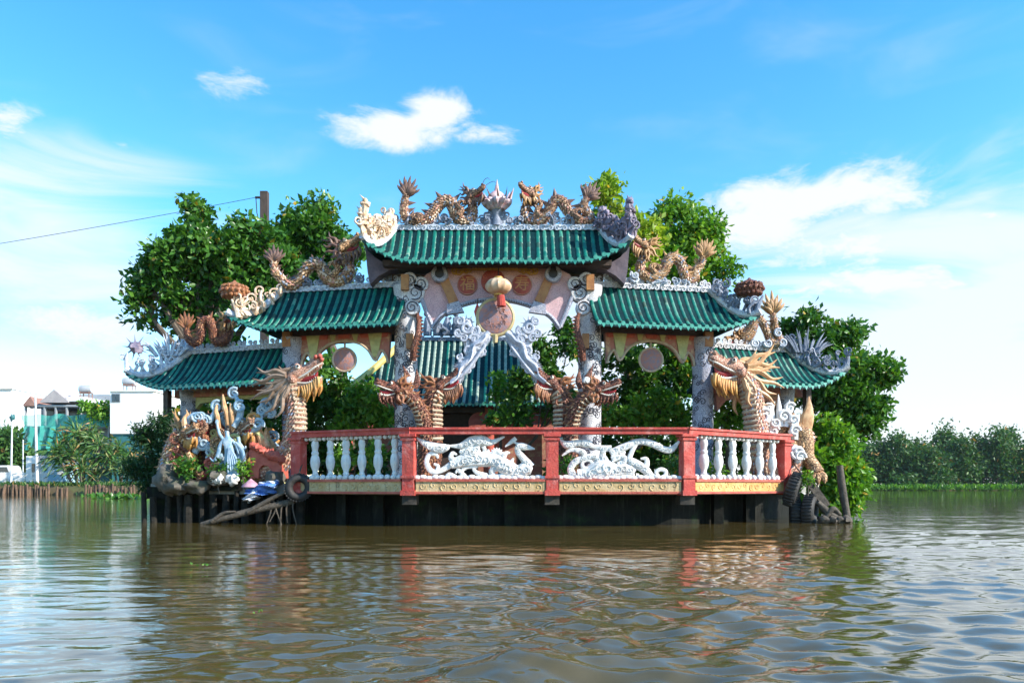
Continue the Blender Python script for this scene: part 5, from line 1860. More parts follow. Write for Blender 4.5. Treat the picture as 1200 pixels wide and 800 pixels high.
# ------------------------------------------------------------------ disc, lantern and pennant hanging in the arch
dd = thing("sun_disc", "round copper mosaic disc with pale gold rim in the middle of the arch", "medallion", tuple(P(581, 385, 16.7)))
c = P(580.5, 372, 16.7)
b = MB()
b.lathe(c, [(0.33, 0.05), (0.36, 0.03), (0.36, -0.04), (0.33, -0.055)], 36, 'Y')
for k in range(10):
    an = R(k * 36)
    b.scroll(c + Vector((0.2 * math.cos(an), -0.06, 0.2 * math.sin(an))), (1, 0, 0), (0, 0, 1), 0.07, 1.4, 0.009, an, 5, 14)
b.build("face", M['disc'], dd)
b = MB()
b.tube([(c.x + 0.385 * math.cos(k * math.pi / 20), c.y, c.z + 0.385 * math.sin(k * math.pi / 20)) for k in range(41)], 0.045, 8, cap=False)
b.tube([c + Vector((0, 0, 0.40)), c + Vector((0, 0, 0.56))], 0.04, 8)
b.stroke([(c.x, c.y, c.z - 0.38, 0.07), (c.x, c.y, c.z - 0.55, 0.05)], 3, 8)
b.build("rim", M['giltpale'], dd)
ln = thing("lantern", "pumpkin shaped ribbed gold lantern hanging below the arch board", "lantern", tuple(P(584, 345, 16.5)))
c = P(584, 335.5, 16.5)
b = MB()
n_, m_ = 48, 12
vs, fs = [], []
for i in range(m_ + 1):
    th = math.pi * i / m_
    for k in range(n_):
        an = 2 * math.pi * k / n_
        rr = 0.285 * (math.sin(th) ** 0.8) * (1 - 0.07 * abs(math.sin(an * 6)))
        vs.append((c.x + rr * math.cos(an), c.y + rr * math.sin(an), c.z + 0.17 * math.cos(th)))
for i in range(m_):
    for k in range(n_):
        k2 = (k + 1) % n_
        fs.append((i * n_ + k, (i + 1) * n_ + k, (i + 1) * n_ + k2, i * n_ + k2))
b.add(vs, fs)
b.build("shade", M['lantern'], ln)
b = MB()
b.lathe((c.x, c.y, c.z), [(0.09, 0.15), (0.09, 0.20), (0.05, 0.21)], 12)
b.lathe((c.x, c.y, c.z), [(0.09, -0.20), (0.10, -0.15)], 12)
b.build("collar", M['gilt'], ln)
b = MB()
for k in range(14):
    an = k * 0.45
    b.stroke([(c.x + 0.05 + 0.06 * math.cos(an), c.y + 0.06 * math.sin(an), c.z - 0.19, 0.02), (c.x + 0.07 + 0.08 * math.cos(an), c.y + 0.08 * math.sin(an), c.z - 0.43, 0.02)], 2, 5)
b.build("tassel", M['red'], ln)
b = MB()
b.tube([(c.x, c.y, c.z + 0.2), (c.x, c.y + 0.35, c.z + 0.5)], 0.012, 5)
b.build("cord", M['wire'], ln)
pn = thing("pennant", "small pointed red pennant beside the round disc", "pennant", tuple(P(560, 372, 16.75)))
b = MB()
b.prism(pxpoly([(559, 355), (563, 362), (561, 372), (559, 377), (557, 371), (555.5, 365)], 16.75), 16.74, 16.77)
b.build("cloth", M['red'], pn, 0)
b = MB()
b.tube([P(560, 350, 16.78), P(558, 388, 16.78)], 0.014, 6)
b.build("stick", M['darkwood'], pn)

# ------------------------------------------------------------------ temple behind the gate
tx, ty = (537 - 600) / F * 26, 26.0
tmp = thing("temple_hall", "shaded temple hall with a two-tier green roof seen through the arch", "temple", (tx, ty, DECK))
u1 = RoofShape(tx, ty, 0, -4.2, 4.2, -1.75, 1.75, 2.6, 5.75, 2.45, 0.3, 1.0)
r1 = add_roof(tmp, u1, 0.21, 0.052, True, False)
add_crest(r1, u1, 0.3, M['slate'], 0, False)
for (re, xe) in ((1.75, 4.2), (-1.75, -4.2)):
    for sg in (-1, 1):
        b = MB()
        pts = [u1.pt(re + (xe - re) * t, sg * 2.6 * t, 0.10) for t in [i / 10 for i in range(11)]]
        b.tube(pts, 0.11, 8)
        b.build("hip_ridge", M['yellow'], r1)
b = MB()
b.box((tx, ty, 2.2), (6.6, 3.4, 2.7))
b.build("hall_wall", M['maroon'], tmp, 0)
for k in range(4):
    b = MB()
    x = tx - 3.3 + k * 2.2
    b.lathe((x, ty - 2.1, 0), [(0.2, DECK), (0.17, DECK + 0.2), (0.16, 3.3), (0.2, 3.4)], 14)
    b.build("pillar", M['salmon'], tmp)
b = MB()
b.box((tx, ty - 2.1, 3.22), (7.0, 0.2, 0.28))
b.box((tx, ty - 1.72, 2.0), (1.5, 0.06, 2.2))
b.build("doorway", M['darkwood'], tmp, 0)
for k in range(4):
    x = tx - 2.4 + k * 1.6
    b = MB()
    b.lathe((x, ty - 2.23, 2.75), [(0.3, 0.04), (0.33, 0.0), (0.2, -0.02)], 20, 'Y')
    b.build("medallion", M['salmon'], tmp)
rr = random.Random(9)
b = MB()
for k in range(5):
    x = tx - 1.4 + k * 0.33
    b.stroke([(x, ty, 5.9, 0.12), (x + 0.03, ty, 6.25, 0.14), (x + rr.uniform(-.05, .05), ty, 6.5, 0.06)], 3, 8)
    b.ball((x, ty, 6.62), 0.1, 10, 8)
    b.stroke([(x, ty, 6.35, 0.05), (x + 0.18, ty - 0.05, 6.5, 0.04)], 3, 6)
coral(b, [Vector((tx - 1.6, ty, 5.9)), Vector((tx + 0.4, ty, 5.9))], 0.5, 16, 0.05, rr)
b.build("ridge_figures", M['slate'], r1)


# ------------------------------------------------------------------ left sculpture group
YG = 16.9


def beast(name, label, Y, body_px, fdir, L, body, fin, mane, **kw):
    p0 = body_px[0]
    g = thing(name, label, "dragon statue", tuple(P(p0[0], p0[1], Y)))
    dragon(g, pxpts(body_px, Y), fdir, L, body, fin, mane, **kw)
    return g


beast("guardian_beast", "golden maned beast at the far left end of the sculptures, above the dark bush", YG - 0.1,
      [(193, 556, 8, .1), (195, 545, 9, .1), (200, 532, 9.5, .05), (205, 520, 10), (210, 512, 11), (216, 509, 12)], (0.75, -0.65, 0.1), 0.62, M['gold'], M['goldfine'], M['goldfine'],
      spine=0.10, tail=False, mane_n=9, mane_len=0.7, beard_n=6, beardmat=M['beard'], teeth=True, nseg=14)
beast("guardian_beast", "brown gold horned beast in the middle of the sculptures beside the blue fairy", YG + 0.1,
      [(262, 552, 9, .2), (262, 538, 11, .15), (268, 522, 12, .1), (278, 510, 12), (286, 504, 13)], (0.55, -0.8, 0.1), 0.66, M['copper'], M['goldfine'], M['strand'],
      spine=0.12, tail=False, mane_n=9, mane_len=0.7, beard_n=6, beardmat=M['beard'], teeth=True, nseg=14)
beast("guardian_beast", "dark brown beast looking out between the golden beasts, half hidden by wave scrolls", YG + 0.25,
      [(238, 552, 9, .2), (238, 538, 10, .15), (242, 522, 11, .1), (248, 510, 11), (250, 505, 12)], (-0.2, -0.95, 0.1), 0.58, M['brown'], M['brownfin'], M['brownfin'],
      spine=0.10, tail=False, mane_n=9, mane_len=0.6, beard_n=5, nseg=14)
# golden flames / horns standing up from the group
fl = thing("golden_flames", "upright golden flame horns rising above the left sculptures", "sculpture", tuple(P(285, 530, YG + 0.1)))
for lst in ([(266, 488, 3), (263, 476, 3), (261, 462, 1)], [(272, 488, 3), (271, 480, 3), (270, 472, .8)], [(255, 490, 3), (253, 482, 2.6), (254, 474, .8)],
            [(307, 520, 4), (304, 508, 4), (306, 494, .8)], [(314, 528, 4), (311, 514, 3.6), (312, 500, .8)], [(297, 516, 4), (293, 504, 3.6), (290, 496, .8)], [(213, 510, 3), (217, 500, 3), (218, 492, .8)]):
    b = MB()
    p = pxpts(lst, YG - 0.15)
    q = list(p[0])
    b.stroke([(q[0], q[1] + 0.2, q[2] - 0.55, q[3] * 1.3)] + p, 5, 8)
    b.build("flame", M['strand'], fl)
# wave scrolls
ws = thing("wave_scrolls", "blue and white curling wave scrolls behind the fairy", "sculpture", tuple(P(270, 540, YG)))
for lst in ([(218, 506, 5), (220, 494, 5), (228, 486, 5), (236, 488, 5), (244, 494, 5), (250, 487, 5), (254, 476, 3)],
            [(274, 500, 5), (280, 490, 6), (282, 478, 5.5), (278, 468, 4), (274, 461, 2)],
            [(286, 500, 5), (292, 494, 5), (298, 496, 5), (303, 489, 5), (306, 480, 5), (312, 474, 5)],
            [(300, 492, 5), (310, 484, 6), (318, 482, 6), (322, 474, 4)], [(228, 530, 6), (236, 520, 7), (244, 524, 7), (252, 530, 6)], [(244, 540, 6), (256, 534, 7), (266, 540, 7), (276, 545, 5)]):
    b = MB()
    lst = [(q[0], q[1], q[2] * 0.66) for q in lst]
    b.stroke(pxpts(lst, YG - 0.12), 6, 9)
    e = pxpts([lst[-1]], YG - 0.12)[0]
    b.scroll(e[:3], (1, 0, 0), (0, 0, 1), 0.13, 1.5, 0.04, 1.0, 6, 18)
    m_ = pxpts([lst[len(lst) // 2]], YG - 0.2)[0]
    b.scroll(m_[:3], (-1, 0, 0), (0, 0, 1), 0.10, 1.5, 0.03, 0.3, 6, 16)
    b.build("wave", M['wavewhite'], ws)
for (px_, py_, r_, st) in ((322, 471, 8, 0), (314, 476, 7, 2), (318, 483, 6, 4), (307, 481, 6, 1), (232, 488, 7, 3), (240, 492, 6, 0), (281, 476, 7, 1), (238, 520, 8, 2), (246, 530, 7, 4)):
    b = MB()
    p = P(px_, py_, YG - 0.2)
    b.scroll(p, (1, 0, 0), (0, 0, 1), r_ * YG / F, 1.7, r_ * 0.28 * YG / F, st, 6, 20)
    b.build("curl", M['wavewhite'], ws)

# fairy figure: one skinned body with robe
fa = thing("person", "pale blue and white fairy statue stepping up with one arm raised", "statue", tuple(P(276, 566, YG - 0.45)))


def skin_figure(name, joints, edges, mtl, parent):
    me = bpy.data.meshes.new(name)
    off = root_loc(parent)
    me.from_pydata([tuple(Vector(j[:3]) - off) for j in joints], edges, [])
    o = bpy.data.objects.new(name, me)
    COL.objects.link(o)
    md = o.modifiers.new('skin', 'SKIN')
    md.use_smooth_shade = True
    sv = me.skin_vertices[0].data
    for i, j in enumerate(joints):
        sv[i].radius = (j[3], j[3])
        sv[i].use_root = (i == 0)
    sub = o.modifiers.new('sub', 'SUBSURF')
    sub.levels = sub.render_levels = 2
    dg = bpy.context.evaluated_depsgraph_get()
    me2 = bpy.data.meshes.new_from_object(o.evaluated_get(dg))
    me2.name = name
    bpy.data.objects.remove(o)
    me2.materials.clear()
    me2.materials.append(mtl)
    me2.polygons.foreach_set('use_smooth', [True] * len(me2.polygons))
    o = bpy.data.objects.new(name, me2)
    COL.objects.link(o)
    o.parent = parent
    return o


YF = YG - 0.45
J = pxpts([(269, 533, 5.0), (268, 525, 4.6), (267, 517, 5.0), (266.5, 511, 2.0), (266, 506.5, 3.0), (265.5, 503, 2.6),
           (262, 515, 2.2), (257, 508, 1.9), (255, 500, 1.5), (254, 495, 1.2),
           (272, 516, 2.2), (277, 521, 1.9), (279, 528, 1.5), (280, 532, 1.2),
           (273, 541, 4.0), (276, 552, 3.0), (275, 562, 2.4), (272, 565.5, 1.6),
           (266, 542, 4.0), (268, 553, 3.2), (266, 563, 2.4), (263, 566, 1.6),
           (252.6, 492, .5), (254, 491, .5), (255.5, 491.4, .5), (256.5, 493, .45), (251.8, 494.5, .45)], YF)
E = [(0, 1), (1, 2), (2, 3), (3, 4), (4, 5), (2, 6), (6, 7), (7, 8), (8, 9), (2, 10), (10, 11), (11, 12), (12, 13), (0, 14), (14, 15), (15, 16), (16, 17), (0, 18), (18, 19), (19, 20), (20, 21),
     (9, 22), (9, 23), (9, 24), (9, 25), (9, 26)]
skin_figure("body", J, E, M['wavewhite'], fa)
b = MB()
h = P(266, 505.5, YF)
b.ball(h + Vector((0, 0.02, 0.035)), (0.062, 0.068, 0.065), 10, 8)
b.ball(h + Vector((0.01, 0.02, 0.11)), 0.035, 8, 6)
b.build("hair", M['black'], fa)
b = MB()
for (dx_, dz_) in ((-0.02, 0.0), (0.02, 0.0)):
    b.ball(h + Vector((dx_, -0.058, dz_)), 0.008, 6, 4)
b.build("eyes", M['black'], fa)
b = MB()
prof = pxpts([(268, 521, 4.6), (269, 529, 5.2), (271, 540, 5.8), (272.5, 551, 5.8), (274, 558, 5.6)], YF)
b.stroke(prof, 5, 16, 0.8)
for k in range(5):
    x0 = 266 + k * 2.6
    b.stroke(pxpts([(268 + k * 0.5, 524, 1.0), (x0 + 1, 540, 1.6), (x0 + 2, 559, 1.8)], YF - 0.1), 4, 6)
b.stroke(pxpts([(262, 514, 1.4), (258, 522, 2.2), (255, 534, 2.4), (250, 540, 1.4), (246, 536, .6)], YF - 0.02), 5, 7, 0.6)
b.stroke(pxpts([(276, 518, 1.4), (283, 526, 2.2), (286, 538, 2.2), (284, 550, 1.2)], YF - 0.02), 5, 7, 0.6)
b.build("robe", M['robe'], fa)
# second small fairy behind
fb_ = thing("person", "smaller blue robed fairy statue half behind the wave scrolls beside the red grotto", "statue", tuple(P(283, 556, YG - 0.3)))
J2 = pxpts([(281, 534, 3.6), (281, 528, 3.4), (280.5, 522, 3.6), (280, 517.5, 1.6), (279.5, 514, 2.3), (279.3, 511.5, 1.9), (277, 523, 1.6), (275, 528, 1.3), (273, 532, 1.0), (284, 523, 1.6), (287, 527, 1.3), (288, 522, 1.0),
            (282, 543, 2.6), (283, 552, 2.0), (279, 543, 2.6), (279, 552, 2.0)], YG - 0.3)
skin_figure("body", J2, [(0, 1), (1, 2), (2, 3), (3, 4), (4, 5), (2, 6), (6, 7), (7, 8), (2, 9), (9, 10), (10, 11), (0, 12), (12, 13), (0, 14), (14, 15)], M['wavewhite'], fb_)
b = MB()
b.stroke(pxpts([(280.5, 526, 3.6), (281, 535, 4.6), (281.5, 545, 5.6), (282, 555, 6.2)], YG - 0.3), 5, 14, 0.8)
b.build("robe", M['robe'], fb_)

# red grotto
gt = thing("red_grotto", "small salmon red grotto with a round dark opening beside the balustrade end", "shrine", tuple(P(311, 560, YG - 0.4)))
b = MB()
YG2 = YG - 0.4
poly = [(293, 560), (293, 545), (291, 530), (296, 521), (306, 524), (314, 530), (322, 536), (330, 540), (331, 560), (317, 560), (317, 550), (313, 545), (307, 545), (303, 550), (303, 560)]
b.prism(pxpoly(poly, YG2), YG2, YG2 + 0.45)
b.build("arch", M['salmon'], gt, 0)
b = MB()
p = P(310, 551, YG2)
b.lathe((p.x, YG2 + 0.2, p.z), [(0.16, 0.08), (0.17, 0.0), (0.12, -0.06)], 18, 'Y')
b.cur = 1
b.box((p.x, YG2 + 0.36, p.z - 0.05), (0.4, 0.12, 0.5))
b.build("medallion", [M['copper'], M['black']], gt)
b = MB()
for k in range(9):
    p = P(296 + k * 4.2, 522 + k * 2.0, YG2 - 0.04)
    b.rockball(p, 0.075 + 0.03 * rng.random(), k, 0.35, 9, 7)
b.build("rockwork", M['salmon'], gt)

md = thing("rockwork_mound", "dark brown rockwork mound backing the left group of sculptures", "rockwork", tuple(P(262, 560, YG + 0.5)))
b = MB()
for k in range(46):
    px_ = rng.uniform(200, 326)
    hgt = 22 + 34 * math.sin(math.pi * (px_ - 190) / 150)
    b.rockball(P(px_, 566 - rng.uniform(0, hgt), YG + rng.uniform(0.35, 0.8)), (rng.uniform(.14, .28), rng.uniform(.14, .25), rng.uniform(.14, .32)), k + 100, 0.35, 11, 8)
b.build("rocks", M['darkrock'], md)
for k in range(84):
    px_ = rng.uniform(198, 326)
    hh = 30 + 44 * math.sin(math.pi * (px_ - 186) / 155)
    py_ = 556 - rng.uniform(4, hh)
    kind = rng.choice(('gold', 'copper', 'wavewhite', 'strand', 'strand', 'salmon', 'brown', 'olive', 'beard'))
    b = MB()
    p = P(px_, py_, YG + rng.uniform(-0.32, 0.3))
    rr0 = rng.uniform(0.07, 0.15)
    sg = rng.choice((-1, 1))
    if kind == 'strand':
        q = p + Vector((rng.uniform(-.12, .12), 0, rng.uniform(.25, .5)))
        b.stroke([(p.x, p.y + .1, p.z - 0.2, 0.06), (*p, 0.065), (*(p.lerp(q, .55) + Vector((sg * 0.05, 0, 0))), 0.05), (*q, 0.006)], 4, 7)
    else:
        b.scroll(p, (sg, 0, 0), (0, 0, 1), rr0, 1.5, rr0 * 0.34, rng.uniform(0, 6), 7, 18)
        q = p + Vector((-sg * rng.uniform(.1, .3), 0.1, -rng.uniform(.15, .4)))
        m1 = p.lerp(q, .5) + Vector((sg * .08, 0, 0))
        b.stroke([(p.x + sg * rr0 * 0.8, p.y, p.z, rr0 * .34), (*m1, rr0 * .5), (*q, rr0 * .5)], 4, 8)
        for j in range(3):
            b.blade(m1.lerp(q, j / 3), (0, 0, 1), (-sg, -0.3, 0.5), 0.12, 0.03, 0.02)
    b.build("scroll" if kind != 'strand' else "flame", M[kind], md)

# rocks, pots, planters on the rough ledge
for i, (px_, py_, rx, rz_, lbl) in enumerate(((208, 568, 0.32, 0.20, "grey mossy boulder at the far left end of the ledge"), (232, 570, 0.28, 0.14, "low grey boulder on the ledge below the golden beast"),
                                              (196, 562, 0.25, 0.3, "upright brown boulder under the dark bush"), (322, 561, 0.22, 0.17, "small boulder on the ledge beside the red grotto"),
                                              (258, 560, 0.3, 0.17, "flat pale boulder under the fairy statue"))):
    b = MB()
    p = P(px_, py_, YG - 0.45)
    b.rockball(p, (rx, 0.3, rz_), 70 + i, 0.25)
    o = b.build("boulder", M['rock'], None, 60, tuple(p))
    tag(o, lbl, "boulder")
b = MB()
for k in range(7):
    p = P(250 + k * 4.5, 561 + (k % 2), YG - 0.62)
    b.rockball(p, 0.07 + 0.02 * (k % 3), k + 3, 0.3, 9, 7)
o = b.build("white_pebbles", M['white'], None, 60, tuple(P(263, 563, YG - 0.62)))
tag(o, "row of small white stones at the foot of the fairy statue", "pebbles", kind="stuff")

bag = thing("plastic_bag", "crumpled blue and white plastic bag hanging at the ledge edge", "bag", tuple(P(308, 588, 16.1)))


def sheet(name, mtl, parent, px_c, py_c, Y, w, h, seed, rot=0.0):
    b = MB()
    rr = random.Random(seed)
    N = 12
    ph = [(rr.uniform(2, 7), rr.uniform(2, 7), rr.uniform(0, 6)) for _ in range(6)]
    c = P(px_c, py_c, Y)
    vs = []
    for i in range(N + 1):
        for j in range(N + 1):
            a, d = i / N - 0.5, j / N - 0.5
            bulge = 0.12 * (1 - 4 * a * a) * (1 - 4 * d * d)
            wv_ = sum(math.sin(p[0] * a * 2 + p[1] * d * 2 + p[2]) for p in ph) * 0.03
            x, z = a * w * (1 + 0.2 * math.sin(5 * d)), d * h * (1 + 0.2 * math.sin(4 * a))
            vs.append((c.x + x * math.cos(rot) - z * math.sin(rot), c.y - bulge + wv_, c.z + x * math.sin(rot) + z * math.cos(rot)))
    n0 = len(vs)
    vs += [(x, y + 0.14, z) for x, y, z in vs]
    fs = []
    q = lambda i, j: i * (N + 1) + j
    for i in range(N):
        for j in range(N):
            fs.append((q(i, j), q(i + 1, j), q(i + 1, j + 1), q(i, j + 1)))
            fs.append((n0 + q(i, j), n0 + q(i, j + 1), n0 + q(i + 1, j + 1), n0 + q(i + 1, j)))
    for i in range(N):
        fs += [(q(i, 0), n0 + q(i, 0), n0 + q(i + 1, 0), q(i + 1, 0)), (q(i, N), q(i + 1, N), n0 + q(i + 1, N), n0 + q(i, N)),
               (q(0, i), q(0, i + 1), n0 + q(0, i + 1), n0 + q(0, i)), (q(N, i), n0 + q(N, i), n0 + q(N, i + 1), q(N, i + 1))]
    b.add(vs, fs)
    return b.build(name, mtl, parent, 60)


sheet("bag_body", M['bluebag'], bag, 306, 574, 16.15, 0.62, 0.22, 4, 0.25)
sheet("bag_flap", M['whitebag'], bag, 315, 567, 16.2, 0.36, 0.14, 5, 0.05)
sheet("bag_tail", M['whitebag'], bag, 294, 582, 16.1, 0.3, 0.16, 8, 0.6)
b = MB()
p = P(294, 566, 16.2)
b.lathe((p.x, p.y, p.z - 0.08), [(0.19, 0.0), (0.18, 0.03), (0.10, 0.1), (0.03, 0.16), (0.005, 0.18)], 18)
o = b.build("cone_hat", M['pinkcloth'], None, 40, tuple(p))
tag(o, "faded pink conical hat lying beside the blue plastic bag", "hat")

# fallen log, branches and net under the ledge
b = MB()
b.stroke(pxpts([(236, 614, 2.6), (262, 607, 3.6, .0), (300, 597, 4.2, .05), (335, 589, 3.8, .1), (352, 583, 3, .2)], 15.9), 6, 10)
b.stroke(pxpts([(248, 611, 2.5), (262, 601, 2), (276, 599, 1)], 15.85), 4, 7)
b.stroke(pxpts([(290, 600, 3), (318, 584, 2.4), (340, 574, 1.6)], 15.9), 4, 7)
o = b.build("fallen_log", M['log'], None, 50, tuple(P(290, 602, 15.9)))
tag(o, "long weathered log leaning from the water up to the hanging tyre", "log")
b = MB()
for k in range(6):
    a = k / 6
    x = 314 + k * 6.0
    b.stroke(pxpts([(x, 586, 1.0), (x + rng.uniform(-4, 4), 596, .9), (x + rng.uniform(-5, 5), 612 + rng.uniform(-6, 4), .6)], 15.95), 4, 5)
o = b.build("hanging_roots", M['log'], None, 50, tuple(P(330, 600, 15.95)))
tag(o, "thin dead roots hanging below the log to the water", "roots", kind="stuff")


def torus(b, c, R_, r_, ax, ay, n=28, m=12):
    c, ax, ay = Vector(c), Vector(ax).normalized(), Vector(ay).normalized()
    az_ = ax.cross(ay)
    vs, fs = [], []
    for i in range(n):
        a = 2 * math.pi * i / n
        d = ax * math.cos(a) + ay * math.sin(a)
        for k in range(m):
            q = 2 * math.pi * k / m
            vs.append(c + d * (R_ + r_ * math.cos(q)) + az_ * (r_ * 1.25 * math.sin(q)))
    for i in range(n):
        for k in range(m):
            i2, k2 = (i + 1) % n, (k + 1) % m
            fs.append((i * m + k, i2 * m + k, i2 * m + k2, i * m + k2))
    b.add(vs, fs)


def tyre(label, c, R_, r_, ax, ay):
    g = thing("old_tyre", label, "tyre", tuple(c), "old tyres used as fenders")
    b = MB()
    torus(b, c, R_, r_, ax, ay)
    b.build("tread", M['tyre'], g)
    b = MB()
    ax_, ay_ = Vector(ax).normalized(), Vector(ay).normalized()
    az_ = ax_.cross(ay_)
    for k in range(30):
        a = 2 * math.pi * k / 30
        d = ax_ * math.cos(a) + ay_ * math.sin(a)
        t = -ax_ * math.sin(a) + ay_ * math.cos(a)
        b.tube([Vector(c) + d * (R_ + r_ * 0.97) + az_ * r_ * 0.9, Vector(c) + d * (R_ + r_ * 1.03), Vector(c) + d * (R_ + r_ * 0.97) - az_ * r_ * 0.9], 0.018, 5)
    b.build("tread_block", M['tyre'], g)
    b = MB()
    p = Vector(c) + ay_ * R_
    b.tube([p + ay_ * 0.1 + az_ * 0.1, p + Vector((0.02, 0.1, 0.25)), p + Vector((0.03, 0.25, 0.4))], 0.016, 6)
    b.build("rope", M['log'], g)


tyre("old black tyre hanging below the balustrade end, beside the blue plastic bag", P(350, 571, 15.95), 0.20, 0.085, (1, 0.25, 0), (0.05, 0, 1))
tyre("upper old black tyre at the right end of the platform, tilted under the balustrade post", P(929, 573, 16.75), 0.26, 0.11, (0.45, 0.9, 0.1), (0.25, -0.2, 1))
tyre("lower old black tyre standing in the water beside the leaning plank", P(949, 598, 16.7), 0.24, 0.11, (0.55, 0.85, 0), (0.05, 0, 1))
tyre("third old black tyre low against the dark platform base, half hidden behind the others", P(932, 600, 16.9), 0.24, 0.10, (0.3, 0.95, 0), (0.0, 0, 1))

b = MB()
pa, pb = P(944, 560, 16.7), P(970, 593, 16.6)
dv = (pb - pa)
b.box((pa + pb) / 2, (dv.length, 0.05, 0.17), 0, 0, math.atan2(-dv.z, dv.x))
o = b.build("plank", M['log'], None, 0, tuple((pa + pb) / 2))
tag(o, "weathered plank leaning down to the water at the right end of the platform", "plank")
b = MB()
b.stroke(pxpts([(994, 612, 4.0), (990, 590, 4.2), (986, 565, 4.4), (984, 545, 3.6)], 16.6), 5, 9)
o = b.build("mooring_post", M['log'], None, 50, tuple(P(992, 606, 16.6)))
tag(o, "leaning wooden post standing in the water before the bright bush", "post")
b = MB()
b.stroke(pxpts([(958, 588, 3), (970, 600, 5), (984, 609, 5), (994, 612, 3)], 16.5), 5, 8)
b.stroke(pxpts([(968, 606, 3), (976, 596, 3.5), (985, 603, 2)], 16.45), 5, 8)
for k in range(4):
    b.rockball(P(965 + k * 9, 609, 16.45), (0.13, 0.15, 0.1), k, 0.35, 9, 7)
o = b.build("driftwood", M['log'], None, 50, tuple(P(976, 610, 16.5)))
tag(o, "tangle of driftwood in the water beside the lower tyre", "driftwood")


# ------------------------------------------------------------------ foliage
def leaf_mesh(name, P_, D_, size, mtl, parent, tint, width=0.42, fold=0.18, loc=(0, 0, 0), up=None, curve=0.0):
    """P_: base points (n,3), D_: unit directions (n,3), size (n,)"""
    n = len(P_)
    r = nrg.normal(size=(n, 3))
    if up is not None:
        r = r * 0.5 + np.array(up)
    S = np.cross(D_, r)
    S /= np.linalg.norm(S, axis=1, keepdims=True) + 1e-9
    Nn = np.cross(S, D_)
    s = size[:, None]
    mid = P_ + D_ * s * 0.5
    v0 = P_
    v1 = mid + S * s * width * 0.5 + Nn * s * fold * 0.5
    v2 = P_ + D_ * s - Nn * s * curve
    v3 = mid - S * s * width * 0.5 + Nn * s * fold * 0.5
    V = np.stack([v0, v1, v2, v3], 1).reshape(-1, 3) - np.array(loc)
    base = np.arange(n)[:, None] * 4
    T = np.concatenate([base + np.array([[0, 1, 2]]), base + np.array([[0, 2, 3]])], 1).reshape(-1, 3)
    me = bpy.data.meshes.new(name)
    me.vertices.add(len(V))
    me.vertices.foreach_set('co', V.ravel())
    me.loops.add(T.size)
    me.loops.foreach_set('vertex_index', T.ravel())
    me.polygons.add(len(T))
    me.polygons.foreach_set('loop_start', np.arange(0, T.size, 3))
    me.polygons.foreach_set('loop_total', np.full(len(T), 3))
    me.update(calc_edges=True)
    at = me.attributes.new('tint', 'FLOAT', 'POINT')
    at.data.foreach_set('value', np.repeat(tint, 4))
    me.materials.append(mtl)
    o = bpy.data.objects.new(name, me)
    COL.objects.link(o)
    if parent is not None:
        o.parent = parent
    return o


def foliage_points(blobs, n, per=11, spread=0.24, droop=0.25, shell=2.4, sub=None):
    """blobs: (cx,cy,cz,rx,ry,rz) -> points and directions in small sprays through the blobs' volume"""
    B0 = np.array(blobs)
    rows_ = []
    for q in B0:
        R_ = (q[3] * q[5]) ** 0.5
        m_ = int(np.clip(9 * (R_ / 0.8) ** 1.2, 5, 22))
        for _ in range(m_):
            dd = nrg.normal(size=3)
            dd /= np.linalg.norm(dd)
            f_ = nrg.uniform(0.40, 0.86)
            r_ = nrg.uniform(0.20, 0.35)
            rows_.append((q[0] + dd[0] * q[3] * f_, q[1] + dd[1] * q[4] * f_, q[2] + dd[2] * q[5] * f_, q[3] * r_ + 0.04, q[4] * r_ + 0.04, q[5] * r_ * 0.85 + 0.04))
    B = np.array(rows_)
    vol = (B[:, 3] * B[:, 4] * B[:, 5]) ** 0.72
    k = max(1, n // per)
    ch = nrg.choice(len(B), k, p=vol / vol.sum())
    d = nrg.normal(size=(k, 3))
    d[:, 2] += 0.25
    d /= np.linalg.norm(d, axis=1, keepdims=True)
    rad = nrg.random(k) ** (1 / shell)
    C = B[ch, :3] + d * B[ch, 3:6] * rad[:, None]
    lobe_t = nrg.random(len(B))
    ctint = 0.5 * nrg.random(k) + 0.5 * lobe_t[ch]
    PP = np.repeat(C, per, 0) + nrg.normal(size=(k * per, 3)) * spread * 0.5
    D = nrg.normal(size=(k * per, 3)) + np.repeat(d, per, 0) * 0.7
    D[:, 2] -= droop
    D /= np.linalg.norm(D, axis=1, keepdims=True)
    t = np.clip(np.repeat(ctint, per) * 0.6 + nrg.random(k * per) * 0.4, 0, 1)
    t = np.where(nrg.random(len(t)) < 0.018, 1.0, t * 0.94)
    return PP, D, t


